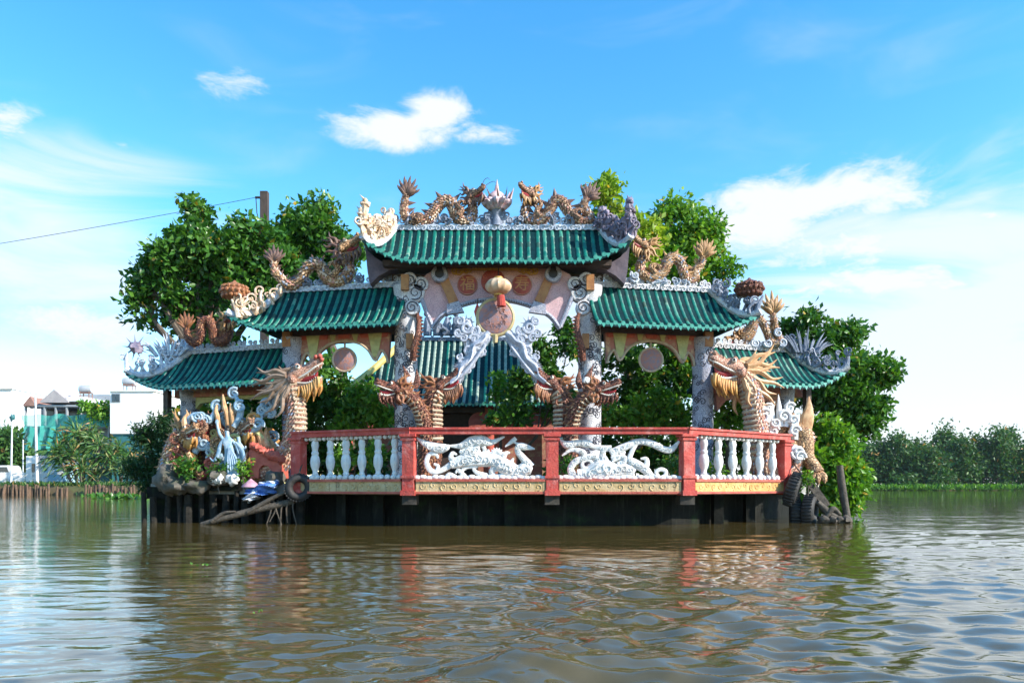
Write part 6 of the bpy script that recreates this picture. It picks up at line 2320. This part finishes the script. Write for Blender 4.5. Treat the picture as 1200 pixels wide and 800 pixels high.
def tree(name, label, cat, base, blobs_px, Y, n, size, mtl, group=None, trunk_r=0.16, limbs=True, droop=0.25, shell=2.4, per=11, spread=0.26, width=0.45, crown="crown", trunkname="trunk"):
    """blobs_px: (px,py,rx_px,ry_px,dY)"""
    bl = []
    for q in blobs_px:
        Yq = Y + (q[4] if len(q) > 4 else 0)
        p = P(q[0], q[1], Yq)
        rx, rz = q[2] * Yq / F, q[3] * Yq / F
        bl.append((p.x, p.y, p.z, rx, min(rx, max(rz, 0.4)), rz))
    bx, by, bz = base
    g = thing(name, label, cat, base, group)
    PP, D, t = foliage_points(bl, n, per, spread, droop, shell)
    keep = PP[:, 2] > 0.12
    PP, D, t = PP[keep], D[keep], t[keep]
    sz = size * nrg.uniform(0.5, 1.35, len(PP))
    leaf_mesh(crown, PP, D, sz, mtl, g, t, width, loc=base)
    if limbs:
        b = MB()
        rr = random.Random(int(abs(bx * 100)))
        top = Vector((sum(q[0] for q in bl) / len(bl), sum(q[1] for q in bl) / len(bl), min(q[2] - q[5] * 0.6 for q in bl)))
        fork = Vector(base).lerp(top, 0.8)
        fork.z = max(fork.z, bz + 0.35)
        b.stroke([(bx, by, bz - 0.3, trunk_r * 1.2), (bx + rr.uniform(-.1, .1), by, (bz + fork.z) / 2, trunk_r), (*fork, trunk_r * 0.85)], 4, 10)
        for q in bl:
            e = Vector(q[:3])
            m1 = fork.lerp(e, 0.5) + Vector((rr.uniform(-.2, .2), rr.uniform(-.2, .2), rr.uniform(-.1, .25)))
            b.stroke([(*fork, trunk_r * 0.6), (*m1, trunk_r * 0.4), (*e, trunk_r * 0.14)], 4, 7)
            for _ in range(4):
                f_ = e + Vector((rr.uniform(-1, 1) * q[3], rr.uniform(-1, 1) * q[4], rr.uniform(-.5, 1) * q[5])) * 0.75
                b.stroke([(*m1.lerp(e, rr.uniform(.4, 1)), trunk_r * 0.16), (*f_, trunk_r * 0.05)], 3, 5)
        b.build(trunkname, M['bark'], g)
    return g


tree("broadleaf_tree", "large dark green broadleaf tree with ragged crown behind the shaded roofs", "tree", (-7.2, 22.5, DECK),
     [(226, 244, 13, 14), (240, 264, 22, 22), (262, 300, 62, 38), (205, 312, 45, 34), (300, 282, 36, 24), (180, 338, 36, 16, -.3), (168, 358, 20, 9, -.3), (215, 362, 46, 26), (172, 376, 20, 9), (280, 350, 60, 40, .4), (200, 290, 26, 14),
      (240, 245, 14, 12), (325, 330, 40, 40, .5), (255, 395, 50, 25, .5), (160, 322, 14, 8, -.2)],
     22.0, 21000, 0.21, L_dark, None, 0.22, spread=0.26, width=0.55, per=10)
tree("broadleaf_tree", "rounded dark green tree right of the utility pole, behind the shaded side dragon", "tree", (-5.2, 24.0, DECK),
     [(365, 262, 32, 26), (345, 280, 40, 24), (392, 280, 38, 26), (365, 305, 52, 36), (405, 305, 26, 26), (340, 300, 28, 30), (370, 240, 22, 14)],
     23.5, 12000, 0.21, L_dark, None, 0.18, spread=0.26, width=0.55, per=10)
tree("broadleaf_tree", "yellow green sunlit tree behind the dark corner ornament of the middle roof", "tree", (3.4, 22.0, DECK),
     [(712, 238, 22, 24), (728, 270, 28, 26), (745, 300, 40, 28), (700, 258, 16, 20), (755, 270, 20, 24)], 21.5, 6500, 0.19, L_yellow, None, 0.13, spread=0.24, width=0.52, per=9)
tree("broadleaf_tree", "mid green tree with open crown above the sunlit side roof dragon", "tree", (5.0, 23.5, DECK),
     [(778, 248, 22, 24), (800, 272, 34, 28), (828, 265, 26, 20), (838, 296, 28, 22), (810, 312, 44, 28), (845, 320, 22, 16), (775, 300, 34, 34), (760, 330, 40, 30)],
     23.0, 10000, 0.19, L_bright, None, 0.15, spread=0.24, width=0.52, per=9)
tree("broadleaf_tree", "dense dark green tree leaning out at the far right of the islet", "tree", (7.6, 23.0, DECK),
     [(945, 385, 34, 26), (985, 402, 36, 26), (1020, 432, 36, 24), (980, 440, 52, 38), (1035, 440, 22, 12), (1000, 478, 42, 32), (950, 430, 36, 40), (1012, 495, 20, 18), (985, 495, 34, 24)],
     22.0, 16000, 0.19, L_dark, None, 0.2, spread=0.24, width=0.52, per=9)
tree("mangrove_bush", "bright green rounded bush at the water edge beside the leaning post", "bush", (6.9, 18.6, 0.1),
     [(972, 510, 26, 20), (955, 535, 28, 30), (988, 528, 24, 24), (982, 560, 32, 28), (1000, 570, 15, 18), (965, 580, 26, 20), (994, 592, 14, 10)],
     18.3, 9500, 0.17, L_bright, None, 0.08, shell=2.6, per=9, spread=0.2, width=0.52, crown="foliage", trunkname="stems")
tree("casuarina_bush", "dark fine leaved bush at the far left corner of the platform", "bush", (-7.4, 17.6, DECK),
     [(178, 505, 24, 18), (166, 535, 22, 28), (185, 545, 26, 26), (172, 562, 24, 16), (196, 520, 14, 20)], 17.6, 7000, 0.13, L_fine, None, 0.06, per=14, spread=0.2, width=0.22, crown="foliage", trunkname="stems")
# shrubs seen between the columns
bushes = [("tall dark shrub filling the gap behind the left sculptures and great dragon", L_dark, 20.6, [(240, 490, 44, 42), (300, 480, 40, 48), (345, 520, 40, 36), (270, 535, 60, 24), (205, 530, 26, 30)], 6500, 0.19),
          ("dark low shrub behind the left balusters", L_dark, 20.9, [(390, 525, 44, 32), (440, 535, 36, 26), (480, 535, 30, 26)], 3600, 0.19),
          ("dark low shrub behind the carved ribbon panel", L_dark, 20.9, [(670, 530, 34, 30), (720, 530, 36, 30), (770, 530, 40, 32)], 4200, 0.19),
          ("dark low shrub behind the right balusters", L_dark, 20.4, [(820, 520, 34, 36), (865, 520, 36, 40), (905, 500, 30, 50)], 4200, 0.19),
          ("dense dark green shrub behind the great shaded dragon", L_dark, 20.2, [(385, 450, 34, 34), (372, 480, 30, 28), (410, 470, 26, 30)], 3800, 0.18),
          ("bright lime green shrub between the shaded dragon and the gate column", L_bright, 19.6, [(430, 475, 30, 26), (408, 490, 26, 16), (448, 490, 18, 20), (432, 455, 16, 12)], 3200, 0.16),
          ("dark leafy shrub inside the arch beside the rearing dragon", L_dark, 21.5, [(612, 462, 22, 26), (640, 430, 22, 34), (600, 487, 26, 16), (650, 480, 24, 28), (668, 400, 16, 28)], 5200, 0.18),
          ("small round lime shrub in front of the temple roof", L_bright, 22.5, [(585, 452, 16, 10), (590, 466, 14, 9)], 500, 0.18),
          ("dark shrub right of the gate column under the hanging disc", L_dark, 20.5, [(735, 440, 36, 40), (722, 475, 28, 30), (770, 460, 36, 36), (800, 440, 30, 36), (790, 400, 40, 26)], 6500, 0.18),
          ("light green low shrub at the foot of the right gate column", L_bright, 19.3, [(725, 487, 22, 16), (775, 480, 32, 24), (750, 500, 30, 12), (800, 488, 22, 18)], 3200, 0.16),
          ("thin sunlit shrub between the mosaic column and the great sunlit dragon", L_bright, 19.0, [(855, 485, 18, 26), (848, 460, 12, 14)], 900, 0.17)]
for lbl, mt_, Y, bl, n_, sz in bushes:
    c = P(bl[0][0], 560, Y)
    tree("shrub", lbl, "shrub", (c.x, Y, DECK + 0.05), bl, Y, n_, sz, mt_, "shrubs behind the gate", 0.05, crown="foliage", trunkname="stems", per=9, spread=0.2, width=0.52, shell=2.5)
small = [("small dark leafed plant below the golden beast", L_dark, 16.35, [(218, 545, 15, 14)], 420, 0.11), ("small lime plant beside the red grotto", L_bright, 16.35, [(287, 546, 7, 10)], 160, 0.11),
         ("small dark plant at the feet of the fairy statue", L_dark, 16.35, [(257, 552, 10, 9)], 220, 0.10), ("small green plant among the right hand balusters", L_bright, 16.1, [(843, 552, 9, 8)], 160, 0.11),
         ("dull green tuft behind the right end of the carved ribbon panel", L_dark, 16.2, [(785, 545, 14, 14)], 320, 0.10), ("small green tuft behind the left edge of the carved ribbon panel", L_dark, 16.2, [(664, 545, 9, 14)], 220, 0.10),
         ("small green weed growing on the upper tyre at the right end", L_bright, 16.6, [(946, 565, 8, 10)], 160, 0.10), ("green shrub visible through the left hand balusters", L_bright, 17.3, [(412, 535, 40, 22)], 900, 0.14)]
for lbl, mt_, Y, bl, n_, sz in small:
    c = P(bl[0][0], bl[0][1] + bl[0][3], Y)
    tree("small_plant", lbl, "plant", tuple(c), bl, Y, n_, sz, mt_, "small plants on the platform", 0.012, crown="foliage", trunkname="stems", per=7, spread=0.12)

# ------------------------------------------------------------------ utility pole and wire
up_ = thing("utility_pole", "dark utility pole standing among the trees", "utility pole", (P(310, 0, 31).x, 31, DECK))
b = MB()
p = P(310, 225, 31)
b.box((p.x, 31, (p.z + 0) / 2), (0.30, 0.24, p.z))
b.build("shaft", M['pole'], up_, 0)
b = MB()
b.tube([(p.x - 0.12, 30.85, p.z - 0.28), (p.x - 0.32, 30.85, p.z - 0.28)], 0.05, 8)
b.tube([(p.x - 0.30, 30.85, p.z - 0.3), (p.x - 0.26, 30.85, p.z - 0.9), (p.x - 0.10, 30.85, p.z - 1.5)], 0.02, 5)
b.build("insulator", M['wire'], up_)
b = MB()
e0, e1 = Vector((p.x - 0.32, 30.85, p.z - 0.28)), P(-420, 345, 34)
b.tube([e0.lerp(e1, t) + Vector((0, 0, -1.0 * t * (1 - t))) for t in [i / 24 for i in range(25)]], 0.011, 5)
o = b.build("power_line", M['wire'], None, 50, tuple(e0))
tag(o, "thin power cable running from the utility pole out over the river", "cable")

# ------------------------------------------------------------------ left bank: houses, lamps, palms, stakes
BZ = 0.85
YH = 86.0


def wbox(b, x0, x1, y0, y1, Y, dep, cur=None):
    """box between photo columns x0..x1 and rows y0..y1 at depth Y"""
    if cur is not None:
        b.cur = cur
    a, c = P(x0, y0, Y), P(x1, y1, Y)
    zt, zb = a.z, max(c.z, BZ)
    b.box(((a.x + c.x) / 2, Y + dep / 2, (zt + zb) / 2), (c.x - a.x, dep, zt - zb))


def windows(parent, lst, Y):
    for (x0, x1, y0, y1) in lst:
        b = MB()
        wbox(b, x0, x1, y0, y1, Y - 0.06, 0.1)
        f = b.build("window", M['housegrey'], parent, 0)
        b = MB()
        a, c = P(x0, y0, Y), P(x1, y1, Y)
        w_, h_ = c.x - a.x, a.z - c.z
        for k in (0, 1):
            b.box((a.x + w_ * (0.27 + 0.46 * k), Y - 0.075, (a.z + c.z) / 2), (w_ * 0.38, 0.06, h_ * 0.84))
        b.build("pane", M['glass'], f, 0)


h1 = thing("white_house", "plain white block house at the left edge of the bank", "house", (P(0, 0, 92).x, 92, BZ))
b = MB()
wbox(b, -60, 14, 455, 575, 92, 9)
wbox(b, 14.2, 26.5, 470, 575, 92.4, 8)
b.build("wall", M['housewhite'], h1, 0)
windows(h1, [(-30, -20, 480, 492), (-10, -2, 520, 532)], 92)
b = MB()
wbox(b, -62, 14.6, 453.5, 455.5, 91.8, 9.4)
b.build("parapet", M['housewhite'], h1, 0)

h2 = thing("unfinished_house", "grey house with small gable roof behind teal building netting", "house", (P(75, 0, YH).x, YH, BZ))
b = MB()
wbox(b, 28, 128, 500, 575, YH + 1.5, 9, 0)
wbox(b, 48, 128, 478, 500, YH + 3.5, 7)
for x in (28.5, 40, 51, 64, 77, 93, 110, 126):
    wbox(b, x, x + 1.6, 474, 575, YH, 0.3)
for y in (474, 499, 522):
    wbox(b, 28, 128, y, y + 2.4, YH - 0.05, 2.4)
b.build("wall", M['housegrey'], h2, 0)
for (x0, x1, y0, y1) in ((53, 63, 480, 498), (66, 76, 482, 498), (80, 92, 478, 498), (30, 39, 503, 521), (52, 61, 503, 521), (80, 90, 503, 521)):
    b = MB()
    wbox(b, x0, x1, y0, y1, YH + 1.35 if y0 > 499 else YH + 3.35, 0.2)
    b.build("window", M['glass'], h2, 0)
for (x0, xm, x1, yt, yb, mk, Yr) in ((47, 63, 80, 456, 470, 'greyroof', YH - 0.3), (27, 35, 41, 464, 474, 'brickroof', YH - 0.3)):
    b = MB()
    pp = pxpoly([(x0, yb), (xm, yt), (x1, yb), (x1, yb + 1.5), (x0, yb + 1.5)], Yr)
    b.prism(pp, Yr, Yr + 5)
    b.build("roof", M[mk], h2, 0)
b = MB()
wbox(b, 78, 99, 464.5, 470, YH - 0.2, 6)
b.build("roof_slab", M['housewhite'], h2, 0)
b = MB()
wbox(b, 46, 128, 528, 575, YH - 0.3, 0.5)
b.build("teal_hoarding", M['teal'], h2, 0)
nt = MB()
for (x0, x1, y0, y1, seed) in ((28, 129, 486, 500, 1), (28, 90, 500, 528, 2), (88, 132, 489, 496, 3)):
    N, K = 26, 6
    vs = []
    for th in (0, 0.03):
        for i in range(N + 1):
            for j in range(K + 1):
                q = P(x0 + (x1 - x0) * i / N, y0 + (y1 - y0) * j / K + 1.2 * math.sin(i * 0.9 + seed) * (1 if j == 0 else 0.4), YH - 0.5)
                vs.append((q.x, q.y + th - 0.25 * math.sin(i * 1.3 + j * 0.6 + seed) - 0.1 * seed, q.z))
    o_ = (N + 1) * (K + 1)
    q = lambda i, j, t=0: t * o_ + i * (K + 1) + j
    fs = [(q(i, j), q(i + 1, j), q(i + 1, j + 1), q(i, j + 1)) for i in range(N) for j in range(K)]
    nt.add(vs[:o_], fs)
nt.build("netting", M['netting'], h2, 60)

h3 = thing("white_house", "tall white rendered house with one window beside the islet's dark corner", "house", (P(152, 0, YH - 2).x, YH - 2, BZ))
b = MB()
wbox(b, 129, 180, 458, 508, YH - 2, 9)
b.build("wall", M['housewhite'], h3, 0)
b = MB()
wbox(b, 131, 179, 508.2, 575, YH - 1.8, 8.6)
b.build("ground_floor", M['teal'], h3, 0)
windows(h3, [(131, 141, 461, 471)], YH - 2)
b = MB()
wbox(b, 128, 181, 457, 458.3, YH - 2.15, 9.3)
b.build("parapet", M['housewhite'], h3, 0)
for yy in (466, 474):
    b = MB()
    wbox(b, 172, 184, yy, yy + 2, YH - 1, 5)
    b.build("balcony", M['housegrey'], h3, 0)


def tank(px_, py_, Y, label):
    g = thing("water_tank", label, "water tank", tuple(P(px_, py_ + 8, Y)), "steel water tanks on the roofs")
    p = P(px_, py_, Y)
    b = MB()
    b.lathe((p.x, p.y, p.z), [(0.1, -0.75), (0.42, -0.68), (0.46, -0.5), (0.46, 0.5), (0.42, 0.68), (0.1, 0.75)], 18, 'X')
    b.build("barrel", M['steel'], g)
    b = MB()
    for sx_ in (-0.5, 0.5):
        for sy_ in (-0.35, 0.35):
            b.box((p.x + sx_, p.y + sy_, p.z - 0.75), (0.08, 0.08, 0.9))
    b.box((p.x, p.y, p.z - 0.45), (1.3, 0.9, 0.06))
    b.build("stand", M['brickroof'], g, 0)


tank(101, 456, YH + 1, "steel water tank on the roof behind the netted house")
tank(152, 447, YH + 1, "steel water tank on top of the tall white house")
rg = MB()
wbox(rg, 94, 130, 462, 474, YH + 4, 6)
o = rg.build("rooftop_room", M['housegrey'], None, 0, tuple(P(112, 474, YH + 4)))
tag(o, "grey flat roofed rooftop room between the gabled roof and the white house", "house")
tree("roof_plants", "green creeping plants hanging over the terrace beside the tall white house", "plant", tuple(P(113, 489, YH - 1.2)), [(106, 478, 10, 6), (119, 480, 11, 7), (112, 487, 14, 5)], YH - 1.2, 900, 0.5, L_bright, None, 0.05, per=9, spread=0.6, crown="foliage", trunkname="stems")

kk = thing("blue_kiosk", "light blue riverside kiosk behind the big palm clump", "kiosk", (P(57, 0, 76).x, 76, BZ))
b = MB()
wbox(b, 42, 76, 537, 572, 76, 3, 0)
wbox(b, 40, 78, 533.5, 537, 75.6, 3.8, 1)
b.build("hut", [M['lightblue'], M['housegrey']], kk, 0)
for (xa, xb) in ((45, 52), (56, 63), (67, 73)):
    b = MB()
    wbox(b, xa, xb, 543, 556, 75.94, 0.1)
    b.build("shutter", M['housewhite'], kk, 0)
kw = thing("white_kiosk", "small white booth with a dark doorway left of the tall lamp post", "kiosk", (P(36, 0, 75).x, 75, BZ))
b = MB()
wbox(b, 30.5, 41.5, 534, 572, 75, 2.2)
b.build("booth", M['housewhite'], kw, 0)
b = MB()
wbox(b, 37, 40.5, 543, 566, 74.95, 0.1)
b.build("door", M['glass'], kw, 0)

vn = thing("parked_van", "white van parked at the left edge of the bank", "van", (P(1, 0, 77).x, 77, BZ))
b = MB()
bp = [(-16, 563), (-16, 549), (-14, 545), (8, 545), (10.5, 547), (12, 553), (12.5, 563)]
b.prism(pxpoly(bp, 77), 77, 78.8)
b.build("body", M['housewhite'], vn, 30)
b = MB()
b.prism(pxpoly([(-12, 547), (8, 547), (10.3, 553), (-12, 553)], 77), 76.97, 77.02)
b.build("window", M['glass'], vn, 0)
for x in (-9, 7):
    p = P(x, 563, 77)
    b = MB()
    b.lathe((p.x, 77.0, p.z), [(0.2, -0.04), (0.34, -0.03), (0.34, 0.2), (0.2, 0.21)], 16, 'Y')
    b.build("wheel", M['tyre'], vn)

fe = thing("white_fence", "low white picket fence along the bank behind the stakes", "fence", (P(28, 0, 73).x, 73, BZ))
b = MB()
for k in range(34):
    p = P(2 + k * 1.6, 553 + (k % 2) * 0.3, 73)
    b.box((p.x, 73, (p.z + BZ) / 2), (0.06, 0.04, p.z - BZ))
for y in (555, 560):
    a, c = P(2, y, 73.06), P(56, y, 73.06)
    b.box(((a.x + c.x) / 2, 73.06, a.z), (c.x - a.x, 0.05, 0.08))
b.build("pickets", M['housewhite'], fe, 0)

l1 = thing("lamp_post", "slim lamp post with a leafy lump near its top, before the white block house", "lamp post", (P(13, 0, 72).x, 72, BZ), "lamp posts on the bank")
b = MB()
pt = P(14.5, 482, 72)
b.tube([(P(13, 0, 72).x, 72, BZ), tuple(P(13.5, 530, 72)), tuple(pt)], [0.10, 0.085, 0.05], 10)
b.build("post", M['lamppost'], l1)
b = MB()
b.rockball(P(14.5, 489, 72), (0.22, 0.2, 0.3), 5, 0.3)
b.build("lamp_head", M['teal'], l1)
l2 = thing("lamp_post", "tall pale lamp post leaning slightly left beside the white booth", "lamp post", (P(43.5, 0, 71.5).x, 71.5, BZ), "lamp posts on the bank")
b = MB()
b.tube([(P(43.7, 0, 71.5).x, 71.5, BZ), tuple(P(42.5, 520, 71.5)), tuple(P(41.2, 464, 71.5))], [0.15, 0.12, 0.085], 10)
b.build("post", M['lamppost'], l2)
b = MB()
q0, q1 = P(41.4, 476, 71.4), P(37.5, 477.5, 71.4)
b.tube([q0, q1], 0.04, 6)
b.ball(q1, (0.22, 0.14, 0.09), 10, 8)
b.build("lamp_head", M['wire'], l2)
b = MB()
b.tube([(P(27, 0, 74).x, 74, BZ), tuple(P(27, 515, 74))], [0.07, 0.05], 8)
o = b.build("short_pole", M['lamppost'], None, 50, (P(27, 0, 74).x, 74, BZ))
tag(o, "thin short pole before the green trees left of the white booth", "pole")

tree("bank_tree", "green tree at the left edge of the bank before the white block house", "tree", (P(8, 0, 82).x, 82, BZ), [(4, 515, 16, 18), (-8, 525, 16, 24), (14, 530, 14, 22), (8, 545, 16, 16)], 82, 2200, 0.75, L_far, None, 0.2, spread=0.9, per=9)
tree("bank_tree", "darker green tree between the two lamp posts on the bank", "tree", (P(33, 0, 83).x, 83, BZ), [(32, 542, 9, 10), (37, 548, 9, 10), (27, 545, 8, 12)], 83, 900, 0.7, L_far, None, 0.2, spread=0.9, per=9)


def strap_plant(name, label, cat, crowns, Y, leaf_len, leaves_per, mtl, group=None):
    """crowns: (px,py base of the leaf crown, stem base px)"""
    c0 = P(crowns[0][2], 575, Y)
    g = thing(name, label, cat, (c0.x, Y, BZ - 0.2), group)
    PP, DD, SZ, TT = [], [], [], []
    b = MB()
    for (px_, py_, sx_) in crowns:
        dy = rng.uniform(-1.2, 1.2)
        top = P(px_, py_, Y + dy)
        bs_ = Vector((P(sx_, 0, Y + dy).x, Y + dy, BZ - 0.4))
        b.stroke([(*bs_, 0.11), (*(bs_.lerp(top, 0.5) + Vector((rng.uniform(-.2, .2), 0, 0))), 0.09), (*top, 0.07)], 4, 7)
        for k in range(leaves_per):
            an = rng.uniform(0, 2 * math.pi)
            elv = R(rng.uniform(-35, 85))
            d = Vector((math.cos(an) * math.cos(elv), math.sin(an) * math.cos(elv), math.sin(elv)))
            L = leaf_len * rng.uniform(0.7, 1.2)
            p = np.array(top) + nrg.normal(size=3) * 0.08
            segs = 3
            dd_ = np.array(d)
            tt = rng.random()
            for s_ in range(segs):
                PP.append(p.copy())
                DD.append(dd_ / np.linalg.norm(dd_))
                SZ.append(L / segs * 1.25)
                TT.append(tt)
                p = p + dd_ / np.linalg.norm(dd_) * L / segs
                dd_ = dd_ + np.array((0, 0, -0.38))
    leaf_mesh("crown", np.array(PP), np.array(DD), np.array(SZ), mtl, g, np.array(TT), 0.20, 0.06, loc=tuple(g.location))
    b.build("stems", M['bark'], g)
    return g


strap_plant("palm_clump", "big clump of strap leaved palms on the bank before the netted house", "palm",
            [(75, 520, 92), (90, 510, 95), (105, 512, 98), (118, 522, 102), (70, 540, 88), (84, 532, 92), (100, 532, 97), (115, 540, 104), (128, 536, 108), (95, 550, 96), (80, 553, 90), (112, 556, 106), (98, 520, 99), (66, 530, 88)], 72.5, 1.75, 64, L_palm)
strap_plant("palm_clump", "smaller palm clump half hidden behind the islet's dark corner bush", "palm",
            [(140, 528, 142), (150, 535, 148), (132, 548, 138), (145, 552, 145), (158, 545, 152)], 73.0, 1.6, 60, L_palm)

# timber stakes along the bank, each its own post
st0 = None
k = 0
for px_ in [x for x in np.arange(-14, 157, 3.1)]:
    if 58 < px_ < 64 or 82 < px_ < 100:
        continue
    Yk = 70.1 + rng.uniform(-0.15, 0.15)
    x = P(px_ + rng.uniform(-0.8, 0.8), 0, Yk).x
    if st0 is None:
        b = MB()
        b.tube([(x, Yk, -0.5), (x + 0.03, Yk, 0.4), (x - 0.02, Yk, 1.05)], [0.10, 0.105, 0.09], 8)
        st0 = b.build("timber_stake", M['stake'], None, 50, (x, Yk, 0))
        tag(st0, "brown timber stake in the row holding up the left bank", "stake", "timber stakes along the bank")
        o = st0
    else:
        o = st0.copy()
        COL.objects.link(o)
    o.location = (x, Yk, rng.uniform(-0.45, 0.02))
    o.rotation_euler = (0, R(rng.uniform(-7, 7)), rng.uniform(0, 6))
    o.scale = (rng.uniform(0.8, 1.5), 1, 1)
b = MB()
a, c = P(-20, 0, 70.35), P(158, 0, 70.35)
PPg = np.stack([nrg.uniform(a.x, c.x, 2600), nrg.uniform(70.35, 73.5, 2600), np.full(2600, BZ - 0.05)], 1)
DDg = nrg.normal(size=(2600, 3)) * 0.4 + np.array((0, 0, 1.0))
DDg /= np.linalg.norm(DDg, axis=1, keepdims=True)
o = leaf_mesh("bank_grass", PPg, DDg, nrg.uniform(0.2, 0.6, 2600), L_far, None, nrg.random(2600), 0.25)
tag(o, "tufts of green grass along the top of the left bank", "grass", kind="stuff")

# ------------------------------------------------------------------ water hyacinth
def hyacinth(label, px_, py_, n_, spread, size):
    Y = CAM_Z * F / (py_ - HY)
    c = P(px_, py_, Y)
    PPh = np.stack([nrg.normal(c.x, spread, n_), nrg.normal(Y, spread * 0.7, n_), np.full(n_, 0.02)], 1)
    D_ = nrg.normal(size=(n_, 3)) * 0.7 + np.array((0, 0, 0.7))
    D_ /= np.linalg.norm(D_, axis=1, keepdims=True)
    g = thing("water_hyacinth", label, "floating plant", (c.x, Y, 0.0), "floating weeds on the river")
    leaf_mesh("foliage", PPh, D_, nrg.uniform(0.6, 1.3, n_) * size, L_dark, g, nrg.random(n_) * 0.6 + 0.2, 0.6, loc=(c.x, Y, 0))


hyacinth("clump of floating weed near the left bank stakes", 142, 584, 130, 0.8, 0.40)
hyacinth("smaller patch of floating weed under the left palms", 112, 581, 60, 0.6, 0.35)
hyacinth("little sprig of floating weed in front of the log", 236, 664, 12, 0.05, 0.035)
hyacinth("tiny green sprig floating in the brown water below the left balusters", 305, 721, 6, 0.02, 0.02)
hyacinth("floating weed around the foot of the leaning post", 985, 612, 60, 0.2, 0.12)

# ------------------------------------------------------------------ far bank wood
far = []
for (px_, top, rw, Yt) in ((1012, 520, 18, 160), (1030, 515, 20, 162), (1050, 508, 20, 160), (1072, 513, 22, 164), (1090, 520, 20, 158), (1110, 495, 18, 164), (1128, 512, 18, 160), (1148, 505, 18, 163), (1168, 502, 16, 160), (1185, 500, 16, 163), (1203, 520, 22, 160), (1230, 508, 24, 162), (1262, 512, 26, 160), (1296, 505, 24, 163)):
    H_ = 574 - top
    bl = [(px_, top + H_ * 0.22, rw * 0.7, H_ * 0.22), (px_ - rw * 0.5, top + H_ * 0.45, rw * 0.75, H_ * 0.27), (px_ + rw * 0.5, top + H_ * 0.5, rw * 0.75, H_ * 0.26), (px_, top + H_ * 0.72, rw, H_ * 0.28)]
    far.append((px_, bl, Yt))
for i, (px_, bl, Yt) in enumerate(far):
    g = tree("wood_tree", "dense dark green tree in the wood on the far bank", "tree", (P(px_, 0, Yt).x, Yt, 0.35), bl, Yt, 3400, 0.85, L_far, "trees of the wood on the far bank", 0.25, spread=1.5, per=8, limbs=True, shell=2.2)
for i, (px_, py_, rw, rh) in enumerate(((1104, 562, 16, 9), (1062, 564, 14, 7))):
    tree("bank_bush", ("rounded bush at the water edge below the tallest far tree", "low bush at the water edge left of the tallest far tree")[i], "bush", (P(px_, 0, 155).x, 155, 0.3), [(px_, py_, rw, rh), (px_ - rw * 0.5, py_ + 3, rw * 0.7, rh * 0.7)], 155, 600, 0.8, L_far, None, 0.08, spread=1.0, per=8, crown="foliage", trunkname="stems")
n_ = 6000
PPg = np.stack([nrg.uniform(66, 140, n_), nrg.uniform(150, 157, n_), nrg.uniform(0.0, 0.5, n_)], 1)
DDg = nrg.normal(size=(n_, 3)) * 0.5 + np.array((0, 0, 1.0))
DDg /= np.linalg.norm(DDg, axis=1, keepdims=True)
o = leaf_mesh("reeds", PPg, DDg, nrg.uniform(0.5, 1.3, n_), L_bright, None, nrg.random(n_) * 0.7, 0.3)
tag(o, "strip of light green reeds along the far bank", "reeds", kind="stuff")

# ------------------------------------------------------------------ river air
b = MB()
b.box((0, 1500, 9.0), (7000, 3800, 23.0))
hz = b.build("haze", M['wire'], None, 0)
hz.data.materials.clear()
hm = bpy.data.materials.new("haze")
hm.use_nodes = True
hm.node_tree.nodes.clear()
_v = hm.node_tree.nodes.new("ShaderNodeVolumePrincipled")
_v.inputs['Color'].default_value = (0.80, 0.90, 1.0, 1)
_v.inputs['Density'].default_value = 0.00010
_v.inputs['Anisotropy'].default_value = 0.3
_o = hm.node_tree.nodes.new("ShaderNodeOutputMaterial")
hm.node_tree.links.new(_v.outputs[0], _o.inputs['Volume'])
hz.data.materials.append(hm)
tag(hz, "pale river haze that softens the far banks", "haze", kind="stuff")
